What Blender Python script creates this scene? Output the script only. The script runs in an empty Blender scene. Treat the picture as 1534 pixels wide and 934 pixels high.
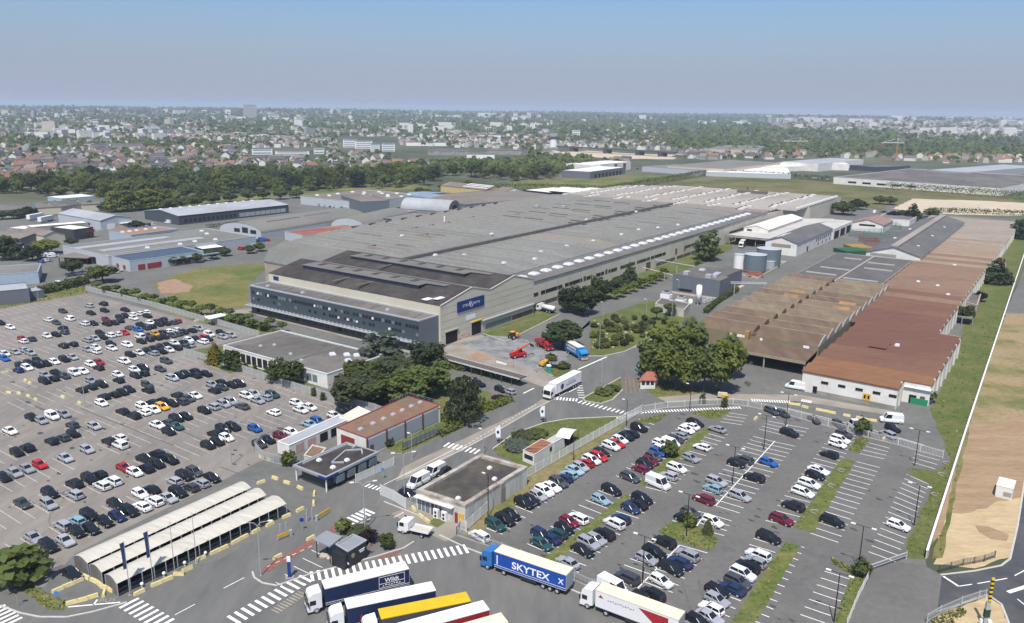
import bpy, math, random
import numpy as np
from mathutils import Vector, Matrix
from mathutils.geometry import tessellate_polygon
rnd = random.Random(7)
nr = np.random.default_rng(11)
scn = bpy.context.scene
COL = scn.collection

# ------------------------------------------------------------------ camera model (the drone): pixel -> point on a level plane
F = 1200.0; HC = 76.0; TH = math.atan(303 / F); RO = math.atan(.011)
st, ct, sr, cr = math.sin(TH), math.cos(TH), math.sin(RO), math.cos(RO)
def G(px, py, z=0.0):
    u = (px - 767) / F; v = (py - 467) / F
    a = u * cr + v * sr; b = -u * sr + v * cr
    t = (z - HC) / (-st - b * ct)
    return (a * t, (ct - b * st) * t)
def PJ(x, y, z=0.0):
    dz = z - HC; f = y * ct - dz * st
    a = x / f; b = (-y * st - dz * ct) / f
    return 767 + F * (a * cr - b * sr), 467 + F * (a * sr + b * cr)
AX = (math.sin(math.radians(35.3)), math.cos(math.radians(35.3)))     # along the long side of the works
BX = (-AX[1], AX[0])
def AB(a, b): return (a * AX[0] + b * BX[0], a * AX[1] + b * BX[1])
def toAB(p): return (p[0] * AX[0] + p[1] * AX[1], p[0] * BX[0] + p[1] * BX[1])
ANG_A = math.atan2(AX[1], AX[0]); ANG_B = math.atan2(BX[1], BX[0])

cam_d = bpy.data.cameras.new("camera"); cam = bpy.data.objects.new("camera", cam_d); COL.objects.link(cam)
r_ = Vector((cr, sr * st, sr * ct)); d_ = Vector((sr, -cr * st, -cr * ct)); f_ = Vector((0, ct, -st))
M = Matrix((r_, -d_, -f_)).transposed().to_4x4(); M.translation = Vector((0, 0, HC))
cam.matrix_world = M
cam_d.sensor_fit = 'HORIZONTAL'; cam_d.sensor_width = 36; cam_d.lens = F / 1534 * 36
cam_d.clip_start = .5; cam_d.clip_end = 60000
scn.camera = cam

# ------------------------------------------------------------------ materials
MATS = {}
def lin(c):
    return tuple(((x / 255) / 12.92 if x / 255 < .04045 else ((x / 255 + .055) / 1.055) ** 2.4) for x in c)
def mat(name, col=None, rough=.75, var=.12, scale=1.0, col2=None, mix_scale=None, metal=0.0, objcol=False, spec=.3,
        stretch=None, streak=0.0, col3=None, scale3=.02, emit=None):
    """noise-broken surface; col2 appears in patches of size mix_scale, col3 in large patches of size scale3"""
    if name in MATS: return MATS[name]
    leaf = name.startswith('foliage'); m = bpy.data.materials.new(name); m.use_nodes = True; nt = m.node_tree; N = nt.nodes; L = nt.links
    bs = N['Principled BSDF']; bs.inputs['Roughness'].default_value = rough; bs.inputs['Metallic'].default_value = metal
    bs.inputs['Specular IOR Level'].default_value = spec
    if objcol:
        oi = N.new('ShaderNodeObjectInfo'); c = oi.outputs['Color']
    else:
        rgb = N.new('ShaderNodeRGB'); rgb.outputs[0].default_value = (*col, 1); c = rgb.outputs[0]
    if var > 0 or col2:
        tc = N.new('ShaderNodeTexCoord'); co = tc.outputs['Object']
        if stretch:
            mp = N.new('ShaderNodeMapping'); mp.inputs['Scale'].default_value = stretch[0]; mp.inputs['Rotation'].default_value = (0, 0, stretch[1])
            L.new(co, mp.inputs[0]); co2 = mp.outputs[0]
        else: co2 = co
        def noise(s, det=4, v=co2, ro=.6):
            n = N.new('ShaderNodeTexNoise'); n.inputs['Scale'].default_value = s; n.inputs['Detail'].default_value = det
            n.inputs['Roughness'].default_value = ro; L.new(v, n.inputs['Vector']); return n.outputs['Fac']
        def ramp(f, a, b):
            r = N.new('ShaderNodeMapRange'); r.inputs['From Min'].default_value = a; r.inputs['From Max'].default_value = b
            L.new(f, r.inputs['Value']); return r.outputs[0]
        def mixc(f, a, b, bl='MIX'):
            x = N.new('ShaderNodeMix'); x.data_type = 'RGBA'; x.blend_type = bl
            if isinstance(f, float): x.inputs[0].default_value = f
            else: L.new(f, x.inputs[0])
            L.new(a, x.inputs[6])
            if isinstance(b, tuple): x.inputs[7].default_value = (*b, 1)
            else: L.new(b, x.inputs[7])
            return x.outputs[2]
        if col2: c = mixc(ramp(noise(mix_scale or scale, 5), .42, .62), c, col2)
        if col3: c = mixc(ramp(noise(scale3, 3, co), .45, .6), c, col3)
        if var > 0:
            v = ramp(noise(scale, 6), .25, .75)
            r = N.new('ShaderNodeMapRange'); r.inputs['To Min'].default_value = 1 - var; r.inputs['To Max'].default_value = 1 + var
            L.new(v, r.inputs['Value'])
            cx = N.new('ShaderNodeCombineXYZ')
            for i in range(3): L.new(r.outputs[0], cx.inputs[i])
            c = mixc(1.0, c, cx.outputs[0], 'MULTIPLY')
    L.new(c, bs.inputs['Base Color'])
    if leaf:
        tr = N.new('ShaderNodeBsdfTranslucent'); L.new(c, tr.inputs[0]); ms = N.new('ShaderNodeMixShader'); ms.inputs[0].default_value = .38
        L.new(bs.outputs[0], ms.inputs[1]); L.new(tr.outputs[0], ms.inputs[2]); L.new(ms.outputs[0], N['Material Output'].inputs[0])
    if emit:
        bs.inputs['Emission Color'].default_value = (*emit, 1)
    MATS[name] = m
    return m

# ------------------------------------------------------------------ mesh builder
class MB:
    def __init__(s): s.v = []; s.f = []; s.m = []
    def face(s, pts, m=0):
        n = len(s.v); s.v += [tuple(p) for p in pts]; s.f.append(tuple(range(n, n + len(pts)))); s.m.append(m)
    def prism(s, poly, z0, z1, m=0, top=True, bottom=False, mt=None):
        n = len(poly); A = sum(poly[i][0] * poly[(i + 1) % n][1] - poly[(i + 1) % n][0] * poly[i][1] for i in range(n))
        if A < 0: poly = poly[::-1]
        k = len(s.v)
        s.v += [(p[0], p[1], z0) for p in poly] + [(p[0], p[1], z1) for p in poly]
        for i in range(n):
            j = (i + 1) % n; s.f.append((k + i, k + j, k + n + j, k + n + i)); s.m.append(m)
        if top: s.f.append(tuple(range(k + n, k + 2 * n))); s.m.append(m if mt is None else mt)
        if bottom: s.f.append(tuple(range(k + n - 1, k - 1, -1))); s.m.append(m)
    def box(s, cx, cy, z0, dx, dy, dz, rot=0.0, m=0, bottom=True):
        c, q = math.cos(rot), math.sin(rot); h = dx / 2; w = dy / 2
        s.prism([(cx + x * c - y * q, cy + x * q + y * c) for x, y in ((-h, -w), (h, -w), (h, w), (-h, w))], z0, z0 + dz, m, True, bottom)
    def tube(s, p, q, r, n=6, r2=None, m=0, cap=True):
        p = Vector(p); q = Vector(q); d = (q - p).normalized()
        u = d.orthogonal().normalized(); w = d.cross(u); k = len(s.v); r2 = r if r2 is None else r2
        for c, rr in ((p, r), (q, r2)):
            for i in range(n):
                t = 2 * math.pi * i / n; s.v.append(tuple(c + u * (rr * math.cos(t)) + w * (rr * math.sin(t))))
        for i in range(n):
            j = (i + 1) % n; s.f.append((k + i, k + j, k + n + j, k + n + i)); s.m.append(m)
        if cap:
            s.f.append(tuple(range(k + n, k + 2 * n))); s.m.append(m); s.f.append(tuple(range(k + n - 1, k - 1, -1))); s.m.append(m)
    def loft(s, secs, m=0, cap=True, closed=True):
        n = len(secs[0]); k = len(s.v)
        for q in secs: s.v += [tuple(p) for p in q]
        for a in range(len(secs) - 1):
            for i in range(n if closed else n - 1):
                j = (i + 1) % n; s.f.append((k + a * n + i, k + a * n + j, k + (a + 1) * n + j, k + (a + 1) * n + i)); s.m.append(m)
        if cap:
            s.f.append(tuple(range(k + n - 1, k - 1, -1))); s.m.append(m)
            e = k + (len(secs) - 1) * n; s.f.append(tuple(range(e, e + n))); s.m.append(m)
    def ell(s, c, r, n=10, k=6, m=0, jit=0.0):
        """rounded lump"""
        o = len(s.v)
        for i in range(k + 1):
            t = math.pi * i / k
            for j in range(n):
                a = 2 * math.pi * j / n; q = 1 + jit * (rnd.random() - .5)
                s.v.append((c[0] + r[0] * math.sin(t) * math.cos(a) * q, c[1] + r[1] * math.sin(t) * math.sin(a) * q, c[2] + r[2] * math.cos(t) * q))
        for i in range(k):
            for j in range(n):
                l = (j + 1) % n; s.f.append((o + i * n + j, o + (i + 1) * n + j, o + (i + 1) * n + l, o + i * n + l)); s.m.append(m)
    def panel(s, P, Q, t0, t1, z0, z1, off=.06, m=0, side=None):
        """thin box on the wall P->Q between metres t0..t1 and heights z0..z1, on the side that faces the drone"""
        dx, dy = Q[0] - P[0], Q[1] - P[1]; l = math.hypot(dx, dy); dx /= l; dy /= l
        nx, ny = dy, -dx
        if side is None: side = -1 if (nx * (0 - P[0]) + ny * (0 - P[1])) < 0 else 1
        nx *= side; ny *= side; e = .02
        a = (P[0] + dx * t0 - nx * e, P[1] + dy * t0 - ny * e); b = (P[0] + dx * t1 - nx * e, P[1] + dy * t1 - ny * e)
        s.prism([a, b, (b[0] + nx * (off + e), b[1] + ny * (off + e)), (a[0] + nx * (off + e), a[1] + ny * (off + e))], z0, z1, m, True, True)
    def mesh(s, name, mats, org=(0, 0, 0), smooth=False):
        me = bpy.data.meshes.new(name)
        me.from_pydata([(x - org[0], y - org[1], z - org[2]) for x, y, z in s.v], [], s.f)
        for m in (mats if isinstance(mats, (list, tuple)) else [mats]): me.materials.append(m)
        if any(s.m): me.polygons.foreach_set('material_index', s.m)
        if smooth: me.polygons.foreach_set('use_smooth', [True] * len(s.f))
        me.update(); return me

def link(name, data, parent=None, loc=None):
    o = bpy.data.objects.new(name, data); COL.objects.link(o)
    if parent is not None: o.parent = parent
    if loc is not None: o.location = loc
    return o
def tag(o, label=None, cat=None, group=None, kind=None):
    if label: o['label'] = label
    if cat: o['category'] = cat
    if group: o['group'] = group
    if kind: o['kind'] = kind
    return o
class Thing:
    """an Empty at the base of a thing; parts are given in world coordinates"""
    def __init__(s, name, label, cat, loc, group=None, rot=0.0):
        s.o = bpy.data.objects.new(name, None); COL.objects.link(s.o); s.o.empty_display_size = .3
        s.loc = (loc[0], loc[1], loc[2] if len(loc) > 2 else 0.0); s.o.location = s.loc; tag(s.o, label, cat, group)
    def part(s, name, mb, mats, parent=None, smooth=False, label=None, kind=None):
        o = link(name, mb.mesh(name, mats, s.loc, smooth), parent or s.o)
        if label: o['label'] = label
        if kind: o['kind'] = kind
        return o
def solo(name, label, cat, mb, mats, loc, group=None, smooth=False, kind=None):
    loc = (loc[0], loc[1], loc[2] if len(loc) > 2 else 0.0)
    return tag(link(name, mb.mesh(name, mats, loc, smooth), None, loc), label, cat, group, kind)
def copy_tree(o, parent=None):
    c = o.copy(); COL.objects.link(c); c.parent = parent
    for ch in list(o.children): copy_tree(ch, c)
    return c

# ------------------------------------------------------------------ ground sheets
def wob(poly, amp, step=3.0, seed=0):
    """break a straight outline into an uneven one"""
    q = random.Random(seed + len(poly)); out = []
    for i in range(len(poly)):
        a = poly[i]; b = poly[(i + 1) % len(poly)]; l = math.dist(a, b); n = max(1, min(80, int(l / step)))
        nx, ny = -(b[1] - a[1]) / (l + 1e-6), (b[0] - a[0]) / (l + 1e-6)
        for k in range(n):
            t = k / n; d = amp * (q.random() * 2 - 1) * (0 if k == 0 else 1)
            out.append((a[0] + (b[0] - a[0]) * t + nx * d, a[1] + (b[1] - a[1]) * t + ny * d))
    return out
def sheet_w(name, polys, z, m, kind='structure'):
    V = []; Fc = []
    for i_, p in enumerate(polys):
        k = len(V); zi = z + (.0012 * (i_ % 4) if len(polys) < 30 else 0); V += [(x, y, zi) for x, y in p]
        for t in tessellate_polygon([[Vector((x, y, 0)) for x, y in p]]):
            a, b, c = t
            A = (p[b][0] - p[a][0]) * (p[c][1] - p[a][1]) - (p[c][0] - p[a][0]) * (p[b][1] - p[a][1])
            Fc.append((k + a, k + b, k + c) if A > 0 else (k + a, k + c, k + b))
    me = bpy.data.meshes.new(name); me.from_pydata(V, [], Fc); me.materials.append(m); me.update()
    return tag(link(name, me), kind=kind)
def sheet(name, px, z, m, amp=0.0, step=3.0, kind='structure'):
    polys = [[G(*q) for q in p] for p in (px if isinstance(px[0][0], (tuple, list)) else [px])]
    if amp: polys = [wob(p, amp, step, i) for i, p in enumerate(polys)]
    return sheet_w(name, polys, z, m, kind)
def strip(A, B, w):
    l = math.dist(A, B); nx, ny = -(B[1] - A[1]) / l * w / 2, (B[0] - A[0]) / l * w / 2
    return [(A[0] + nx, A[1] + ny), (B[0] + nx, B[1] + ny), (B[0] - nx, B[1] - ny), (A[0] - nx, A[1] - ny)]
def lerp(a, b, t): return (a[0] + (b[0] - a[0]) * t, a[1] + (b[1] - a[1]) * t)
def inside(p, poly):
    r = False; n = len(poly)
    for i in range(n):
        a, b = poly[i], poly[(i + 1) % n]
        if (a[1] > p[1]) != (b[1] > p[1]) and p[0] < (b[0] - a[0]) * (p[1] - a[1]) / (b[1] - a[1]) + a[0]: r = not r
    return r
def inset(poly, d):
    """move every edge of a convex outline inwards"""
    n = len(poly); A = sum(poly[i][0] * poly[(i + 1) % n][1] - poly[(i + 1) % n][0] * poly[i][1] for i in range(n))
    if A < 0: poly = poly[::-1]
    L = []
    for i in range(n):
        a, b = poly[i], poly[(i + 1) % n]; l = math.dist(a, b); nx, ny = -(b[1] - a[1]) / l * d, (b[0] - a[0]) / l * d
        L.append(((a[0] + nx, a[1] + ny), (b[0] + nx, b[1] + ny)))
    out = []
    for i in range(n):
        (p, q), (r, s) = L[i - 1], L[i]
        d1 = (q[0] - p[0], q[1] - p[1]); d2 = (s[0] - r[0], s[1] - r[1]); den = d1[0] * d2[1] - d1[1] * d2[0]
        t = ((r[0] - p[0]) * d2[1] - (r[1] - p[1]) * d2[0]) / den if abs(den) > 1e-9 else 1
        out.append((p[0] + d1[0] * t, p[1] + d1[1] * t))
    return out

# ------------------------------------------------------------------ daylight
SUN_EL = math.radians(60.5); SUN_AZ = math.atan2(-1.0, -4.4)           # towards the sun: behind the drone, high
sdir = Vector((math.sin(SUN_AZ) * math.cos(SUN_EL), math.cos(SUN_AZ) * math.cos(SUN_EL), math.sin(SUN_EL)))
wd = bpy.data.worlds.new("World"); scn.world = wd; wd.use_nodes = True
wn = wd.node_tree.nodes; wl = wd.node_tree.links
sky = wn.new('ShaderNodeTexSky'); sky.sky_type = 'NISHITA'; sky.sun_disc = False
sky.sun_elevation = SUN_EL; sky.sun_rotation = SUN_AZ; sky.air_density = 1.0; sky.dust_density = 2.0; sky.ozone_density = 2.5; sky.altitude = 80
bg = wn['Background']; bg.inputs[1].default_value = .1
# summer haze: the lowest few degrees of the sky pale to lilac
tc_ = wn.new('ShaderNodeTexCoord'); sx_ = wn.new('ShaderNodeSeparateXYZ'); wl.new(tc_.outputs['Generated'], sx_.inputs[0])
rp_ = wn.new('ShaderNodeMapRange'); rp_.interpolation_type = 'SMOOTHSTEP'; wl.new(sx_.outputs['Z'], rp_.inputs['Value'])
for k_, v_ in (('From Min', -.01), ('From Max', .155), ('To Min', .96), ('To Max', 0)): rp_.inputs[k_].default_value = v_
mx_ = wn.new('ShaderNodeMix'); mx_.data_type = 'RGBA'; wl.new(rp_.outputs[0], mx_.inputs[0]); tn_ = wn.new('ShaderNodeMix'); tn_.data_type = 'RGBA'; tn_.blend_type = 'MULTIPLY'; tn_.inputs[0].default_value = 1; wl.new(sky.outputs[0], tn_.inputs[6]); tn_.inputs[7].default_value = (.76, .92, 1.12, 1)
wl.new(tn_.outputs[2], mx_.inputs[6]); mx_.inputs[7].default_value = (3.2, 3.55, 4.6, 1)
wl.new(mx_.outputs[2], bg.inputs[0])
sun_d = bpy.data.lights.new("sun", 'SUN'); sun_d.energy = 4.2; sun_d.angle = math.radians(.53); sun_d.color = (1, .955, .88)
sun = bpy.data.objects.new("sun", sun_d); COL.objects.link(sun); sun.rotation_euler = sdir.to_track_quat('Z', 'Y').to_euler()
vs = scn.view_settings; vs.view_transform = 'Standard'; vs.look = 'None'; vs.gamma = 1; vs.exposure = .35
cy = scn.cycles; cy.max_bounces = 5; cy.diffuse_bounces = 2; cy.glossy_bounces = 2; cy.transmission_bounces = 3; cy.transparent_max_bounces = 6
cy.volume_bounces = 0; cy.use_denoising = True
HAZE = 1.0e-4
def make_haze():
    mb = MB(); mb.prism([(-13000, -450), (13000, -450), (13000, 15200), (-13000, 15200)], -14, 112, 0, True, True)
    m = bpy.data.materials.new('haze_air'); m.use_nodes = True; N = m.node_tree.nodes; N.remove(N['Principled BSDF'])
    pv = N.new('ShaderNodeVolumePrincipled'); pv.inputs['Color'].default_value = (.74, .85, 1, 1); pv.inputs['Density'].default_value = HAZE
    pv.inputs['Anisotropy'].default_value = 0
    m.node_tree.links.new(pv.outputs[0], N['Material Output'].inputs['Volume'])
    tag(link('haze', mb.mesh('haze', m)), kind='stuff')
make_haze()
# ================================================================== ground
def terr(x, y):
    """gentle rise of the land far away"""
    r = math.hypot(x, y); a = x / (y + 1)
    t = min(1, max(0, (r - 1700) / 5500)); t = t * t * (3 - 2 * t)
    k = 27 - 10 * max(-1, min(1, a / .64)) * (1 if a > 0 else .4)
    return t * k + (6 * math.sin(x * .0011 + 1) * math.sin(y * .0007) + 4 * math.sin(x * .0031)) * t * min(1, max(0, (r - 2500) / 3000))
m_ground = mat('town_soil', (.085, .092, .055), .95, .3, .02, col2=(.04, .058, .025), mix_scale=.008, col3=(.13, .125, .075), scale3=.0016)
m_yard = mat('asphalt_yard', (.126, .124, .113), .9, .16, .5, col2=(.152, .147, .132), mix_scale=.05, spec=.2)
m_lot_l = mat('asphalt_old', (.228, .203, .176), .9, .16, .6, col2=(.188, .17, .15), mix_scale=.07, spec=.2, stretch=((1, .3, 1), -ANG_A))
m_lot_r = mat('asphalt_lot', (.142, .134, .122), .9, .13, .8, col2=(.12, .114, .105), mix_scale=.06, spec=.2)
m_road = mat('asphalt_road', (.122, .12, .113), .85, .14, .5, col2=(.15, .144, .131), mix_scale=.09, spec=.25, stretch=((1, .25, 1), -ANG_A))
m_new = mat('asphalt_new', (.062, .062, .066), .8, .2, .4, col2=(.085, .084, .085), mix_scale=.12, spec=.3)
m_paint = mat('road_paint', (.78, .76, .72), .8, .2, 2.0)
m_paint_y = mat('road_paint_worn', (.46, .43, .39), .85, .35, 1.5)
m_curb = mat('kerb_concrete', (.46, .43, .38), .85, .15, 1.0)
m_conc = mat('pale_concrete', (.29, .255, .21), .9, .18, .4, col2=(.22, .195, .165), mix_scale=.2)
m_lawn = mat('lawn_grass', (.082, .105, .024), .95, .35, .9, col2=(.125, .125, .04), mix_scale=.12)
m_lawn_dry = mat('lawn_dry', (.15, .14, .045), .95, .35, .7, col2=(.08, .105, .025), mix_scale=.09, col3=(.2, .165, .075), scale3=.05)
m_meadow = mat('meadow_grass', (.135, .135, .035), .95, .3, .5, col2=(.19, .155, .06), mix_scale=.05, col3=(.085, .11, .025), scale3=.03)
m_field = mat('dry_field', (.25, .19, .09), .95, .25, .8, col2=(.125, .135, .042), mix_scale=.11, col3=(.285, .21, .115), scale3=.05)
m_earth = mat('bare_earth', (.275, .185, .105), .95, .2, 1.2, col2=(.325, .225, .135), mix_scale=.2, stretch=((.35, 1.6, 1), .35))
m_sand = mat('pale_sand', (.47, .355, .205), .95, .16, 1.3, col2=(.40, .295, .165), mix_scale=.3, stretch=((.4, 1.5, 1), .3))
m_gravel = mat('site_gravel', (.46, .38, .28), .95, .15, .2, col2=(.52, .42, .29), mix_scale=.03)
m_brickpave = mat('red_paving', (.21, .095, .075), .9, .25, 2.0)
m_dirt_red = mat('reddish_dirt', (.3, .19, .125), .95, .2, .4)

# far terrain as one graded sheet
def far_ground():
    xs = [-12500 + 25000 * i / 120 for i in range(121)]
    ys = [-400, -100, 0, 150, 300, 500, 800, 1100, 1500] + [1500 + 190 * i for i in range(1, 71)]
    V = [(x, y, terr(x, y) - .06 if y > 0 else -.06) for y in ys for x in xs]; n = len(xs)
    Fc = [(j * n + i, j * n + i + 1, (j + 1) * n + i + 1, (j + 1) * n + i) for j in range(len(ys) - 1) for i in range(n - 1)]
    me = bpy.data.meshes.new('ground'); me.from_pydata(V, [], Fc); me.materials.append(m_ground); me.polygons.foreach_set('use_smooth', [True] * len(Fc)); me.update()
    tag(link('ground', me), kind='structure')
far_ground()

sheet('yard_pavement', [(-420, 1120), (1430, 1120), (1386, 836), (1506, 466), (1560, 330), (1440, 324), (1262, 296), (1000, 276), (720, 296), (600, 290), (440, 292), (200, 316), (0, 330), (-400, 352)], 0, m_yard)
sheet('car_park_pavement', [(-420, 500), (0, 462), (60, 450), (128, 439), (306, 486), (386, 502), (345, 513), (276, 528), (431, 578), (562, 613), (545, 632), (392, 690), (330, 722), (112, 830), (66, 880), (20, 880), (-260, 1000)], .012, m_lot_l)
LOT_R = [(694, 792), (940, 626), (985, 612), (1092, 600), (1178, 612), (1412, 677), (1422, 690), (1345, 845), (1285, 860), (1225, 1040), (1000, 1040), (868, 878)]
sheet('parking_pavement', LOT_R, .012, m_lot_r)
sheet('road', [(-420, 905), (0, 925), (115, 918), (190, 898), (330, 838), (455, 770), (540, 716), (640, 665), (735, 612), (800, 585), (880, 535), (905, 534), (955, 516), (1008, 488), (1100, 492), (1000, 560), (932, 586), (918, 600), (935, 622), (850, 628), (815, 632), (735, 672), (640, 735), (590, 775), (660, 812), (700, 800), (870, 880), (1010, 1060), (-260, 1120)], .022, m_road)
sheet('service_road', [(858, 505), (895, 478), (1060, 395), (1150, 352), (1200, 330), (1262, 306), (1306, 300), (1300, 318), (1262, 345), (1190, 378), (1090, 398), (985, 444), (912, 470), (884, 480), (880, 520)], .024, m_yard)

# grass
LAWN = [
 [(722, 497), (805, 462), (838, 470), (755, 512), (730, 508)],
 [(828, 456), (880, 440), (1040, 378), (1095, 362), (1098, 372), (1062, 392), (905, 452), (880, 460)],
 [(884, 532), (885, 478), (914, 470), (969, 451), (985, 452), (1028, 476), (1015, 488), (1000, 500), (954, 516), (936, 526), (902, 532)],
 [(873, 596), (930, 566), (932, 583), (917, 598), (900, 604), (876, 600)],
 [(796, 556), (821, 546), (844, 544), (855, 553), (853, 561), (833, 569), (812, 561)],
 [(738, 672), (770, 650), (815, 634), (850, 628), (937, 624), (792, 712), (788, 700), (745, 682)],
 [(560, 612), (498, 594), (560, 540), (640, 532), (664, 548), (672, 566), (698, 576), (735, 590), (762, 598), (735, 612), (692, 640), (667, 655), (658, 632), (660, 606), (611, 591)],
 [(578, 671), (657, 632), (688, 640), (655, 655), (601, 681)],
 [(420, 508), (470, 520), (520, 535), (560, 545), (545, 560), (480, 580), (431, 574), (368, 552), (345, 560), (276, 528), (330, 520), (386, 503)],
]
sheet('lawn', LAWN, .034, m_lawn, .25, 2.0)
DRY = [
 [(945, 567), (985, 570), (1033, 576), (1053, 590), (986, 597), (979, 592)],
 [(22, 875), (41, 872), (99, 903), (96, 915), (70, 913)],
 [(128, 432), (160, 428), (250, 450), (340, 473), (430, 497), (386, 501), (306, 484)],
 [(0, 448), (0, 463), (60, 452), (130, 440), (128, 430), (60, 438)],
 [(690, 806), (706, 808), (940, 634), (936, 626), (790, 714), (696, 786)],
]
sheet('verge_lawn', DRY, .036, m_lawn_dry, .3, 2.0)
sheet('meadow_field', [(228, 428), (262, 412), (300, 402), (392, 394), (402, 400), (372, 428), (370, 462), (300, 462), (240, 440)], .03, m_meadow, .6, 4)
sheet('dirt_field', [(236, 424), (262, 418), (290, 430), (282, 438), (240, 440)], .04, m_dirt_red, .5, 3)
sheet('grass_field', [[(1393, 614), (1437, 528), (1440, 500), (1468, 405), (1500, 345), (1560, 330), (1508, 463), (1446, 646), (1424, 690)],
                      [(1424, 690), (1446, 640), (1388, 838), (1350, 836), (1396, 728), (1360, 712), (1366, 702), (1402, 706)]], .034, m_lawn, .3, 2.5)
ISL = [
 [(1063, 642), (1056, 640), (960, 721), (958, 727), (968, 729), (994, 710), (1066, 645)],
 [(815, 837), (937, 741), (946, 745), (834, 842), (826, 844)],
 [(986, 798), (1003, 783), (1030, 780), (1076, 808), (1067, 826), (1045, 822)],
 [(1177, 811), (1200, 819), (1122, 950), (1086, 946)],
 [(1260, 687), (1281, 692), (1218, 799), (1189, 791)],
 [(1284, 655), (1302, 658), (1288, 679), (1271, 675)],
 [(1246, 835), (1283, 857), (1276, 862), (1246, 844)],
 [(951, 631), (1003, 619), (985, 633), (960, 634)],
 [(1072, 630), (1096, 615), (1060, 613), (1036, 620)],
 [(1276, 860), (1298, 864), (1262, 945), (1246, 945)],
]
sheet('parking_lawn', ISL, .036, mat('island_grass', (.09, .115, .026), .95, .35, .9, col2=(.145, .14, .045), mix_scale=.25), .18, 1.2)
# fields beyond the boundary wall
sheet('dry_field', [(1508, 463), (1545, 440), (1700, 440), (1720, 700), (1420, 700), (1446, 646)], .01, m_field, .5, 4)
sheet('earth_field', [(1446, 640), (1700, 600), (1720, 780), (1500, 790), (1450, 808), (1410, 800), (1390, 836), (1383, 838)], .02, m_earth, .8, 4)
sheet('sand_field', [(1418, 768), (1440, 770), (1478, 762), (1492, 752), (1536, 745), (1524, 800), (1512, 836), (1460, 852), (1398, 846)], .03, m_sand, .4, 2)
sheet('dark_earth_field', [(1460, 787), (1480, 789), (1512, 802), (1508, 811), (1484, 808), (1466, 797)], .045, m_earth, .4, 1.5)
sheet('earth_verge', [(1396, 838), (1418, 768), (1446, 640), (1452, 642), (1426, 770), (1412, 836)], .04, m_lawn_dry, .35, 4)
sheet('new_road', [(1408, 862), (1460, 856), (1500, 848), (1513, 838), (1526, 780), (1540, 690), (1700, 690), (1900, 1100), (1530, 1100), (1512, 934), (1500, 905), (1480, 892), (1465, 895), (1405, 918)], .04, m_new)
sheet('access_road', [(1300, 850), (1350, 843), (1385, 848), (1411, 862), (1404, 918), (1330, 1100), (1225, 1100), (1270, 950), (1302, 866)], .042, m_lot_r)
sheet('sand_verge', [(1404, 920), (1470, 898), (1478, 893), (1500, 908), (1511, 934), (1520, 1080), (1330, 1090)], .044, m_sand, .3, 1.5)
sheet('asphalt_strip', [(1506, 470), (1536, 400), (1640, 380), (1640, 470)], .045, m_yard)
# open land behind the works
sheet('back_meadow', [(900, 292), (960, 276), (1075, 264), (1160, 266), (1250, 274), (1540, 296), (1700, 300), (1700, 322), (1540, 306), (1478, 300), (1360, 298), (1318, 316), (1262, 300), (1000, 284)], .03, mat('back_meadow', (.15, .13, .05), .95, .3, .12, col2=(.075, .085, .022), mix_scale=.02), 3, 12)
sheet('gravel_field', [(1336, 313), (1365, 298), (1470, 301), (1600, 308), (1640, 326), (1450, 322), (1392, 320)], .05, m_gravel, 2, 8)
sheet('belt_field', [(230, 306), (330, 297), (440, 286), (640, 276), (640, 283), (440, 293), (330, 305), (250, 316)], .03, m_meadow, 2, 8)
sheet('slope_field', [(745, 284), (770, 272), (880, 266), (1000, 262), (1060, 258), (1050, 264), (980, 272), (900, 280), (800, 286)], .03, m_meadow, 2, 8)
sheet('strip_field', [(838, 228), (880, 226), (960, 231), (1010, 232), (1010, 239), (920, 238), (850, 234)], .05, m_gravel, 5, 20)

# paths and pale concrete
sheet('path', [[(604, 700), (720, 646), (790, 612), (830, 588), (842, 584), (850, 588), (800, 614), (742, 648), (690, 676), (612, 716), (592, 722)],
               [(300, 474), (372, 470), (470, 494), (640, 536), (655, 530), (662, 524), (640, 522), (470, 484), (372, 462)],
               [(664, 522), (690, 508), (722, 502), (770, 530), (860, 580), (832, 588), (760, 560), (650, 530)],
               [(586, 770), (625, 755), (698, 786), (688, 800), (668, 812), (612, 786)],
               [(984, 596), (1054, 590), (1200, 592), (1346, 618), (1352, 626), (1200, 602), (1090, 600), (1000, 604)]], .046, m_conc, .15, 3)
sheet('work_pavement', [(690, 515), (735, 503), (775, 506), (850, 528), (850, 545), (820, 552), (800, 556), (760, 540)], .05, mat('pale_screed', (.23, .23, .225), .9, .25, .5, col2=(.15, .15, .148), mix_scale=.2), .6, 2)
sheet('red_path', [[(391, 856), (398, 848), (505, 786), (512, 790), (402, 858)], [(566, 836), (590, 826), (604, 822), (602, 826), (575, 840)]], .05, m_brickpave)
sheet('bare_path', [(700, 533), (716, 527), (740, 540), (712, 541)], .052, m_dirt_red, .3, 1.5)

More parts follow.
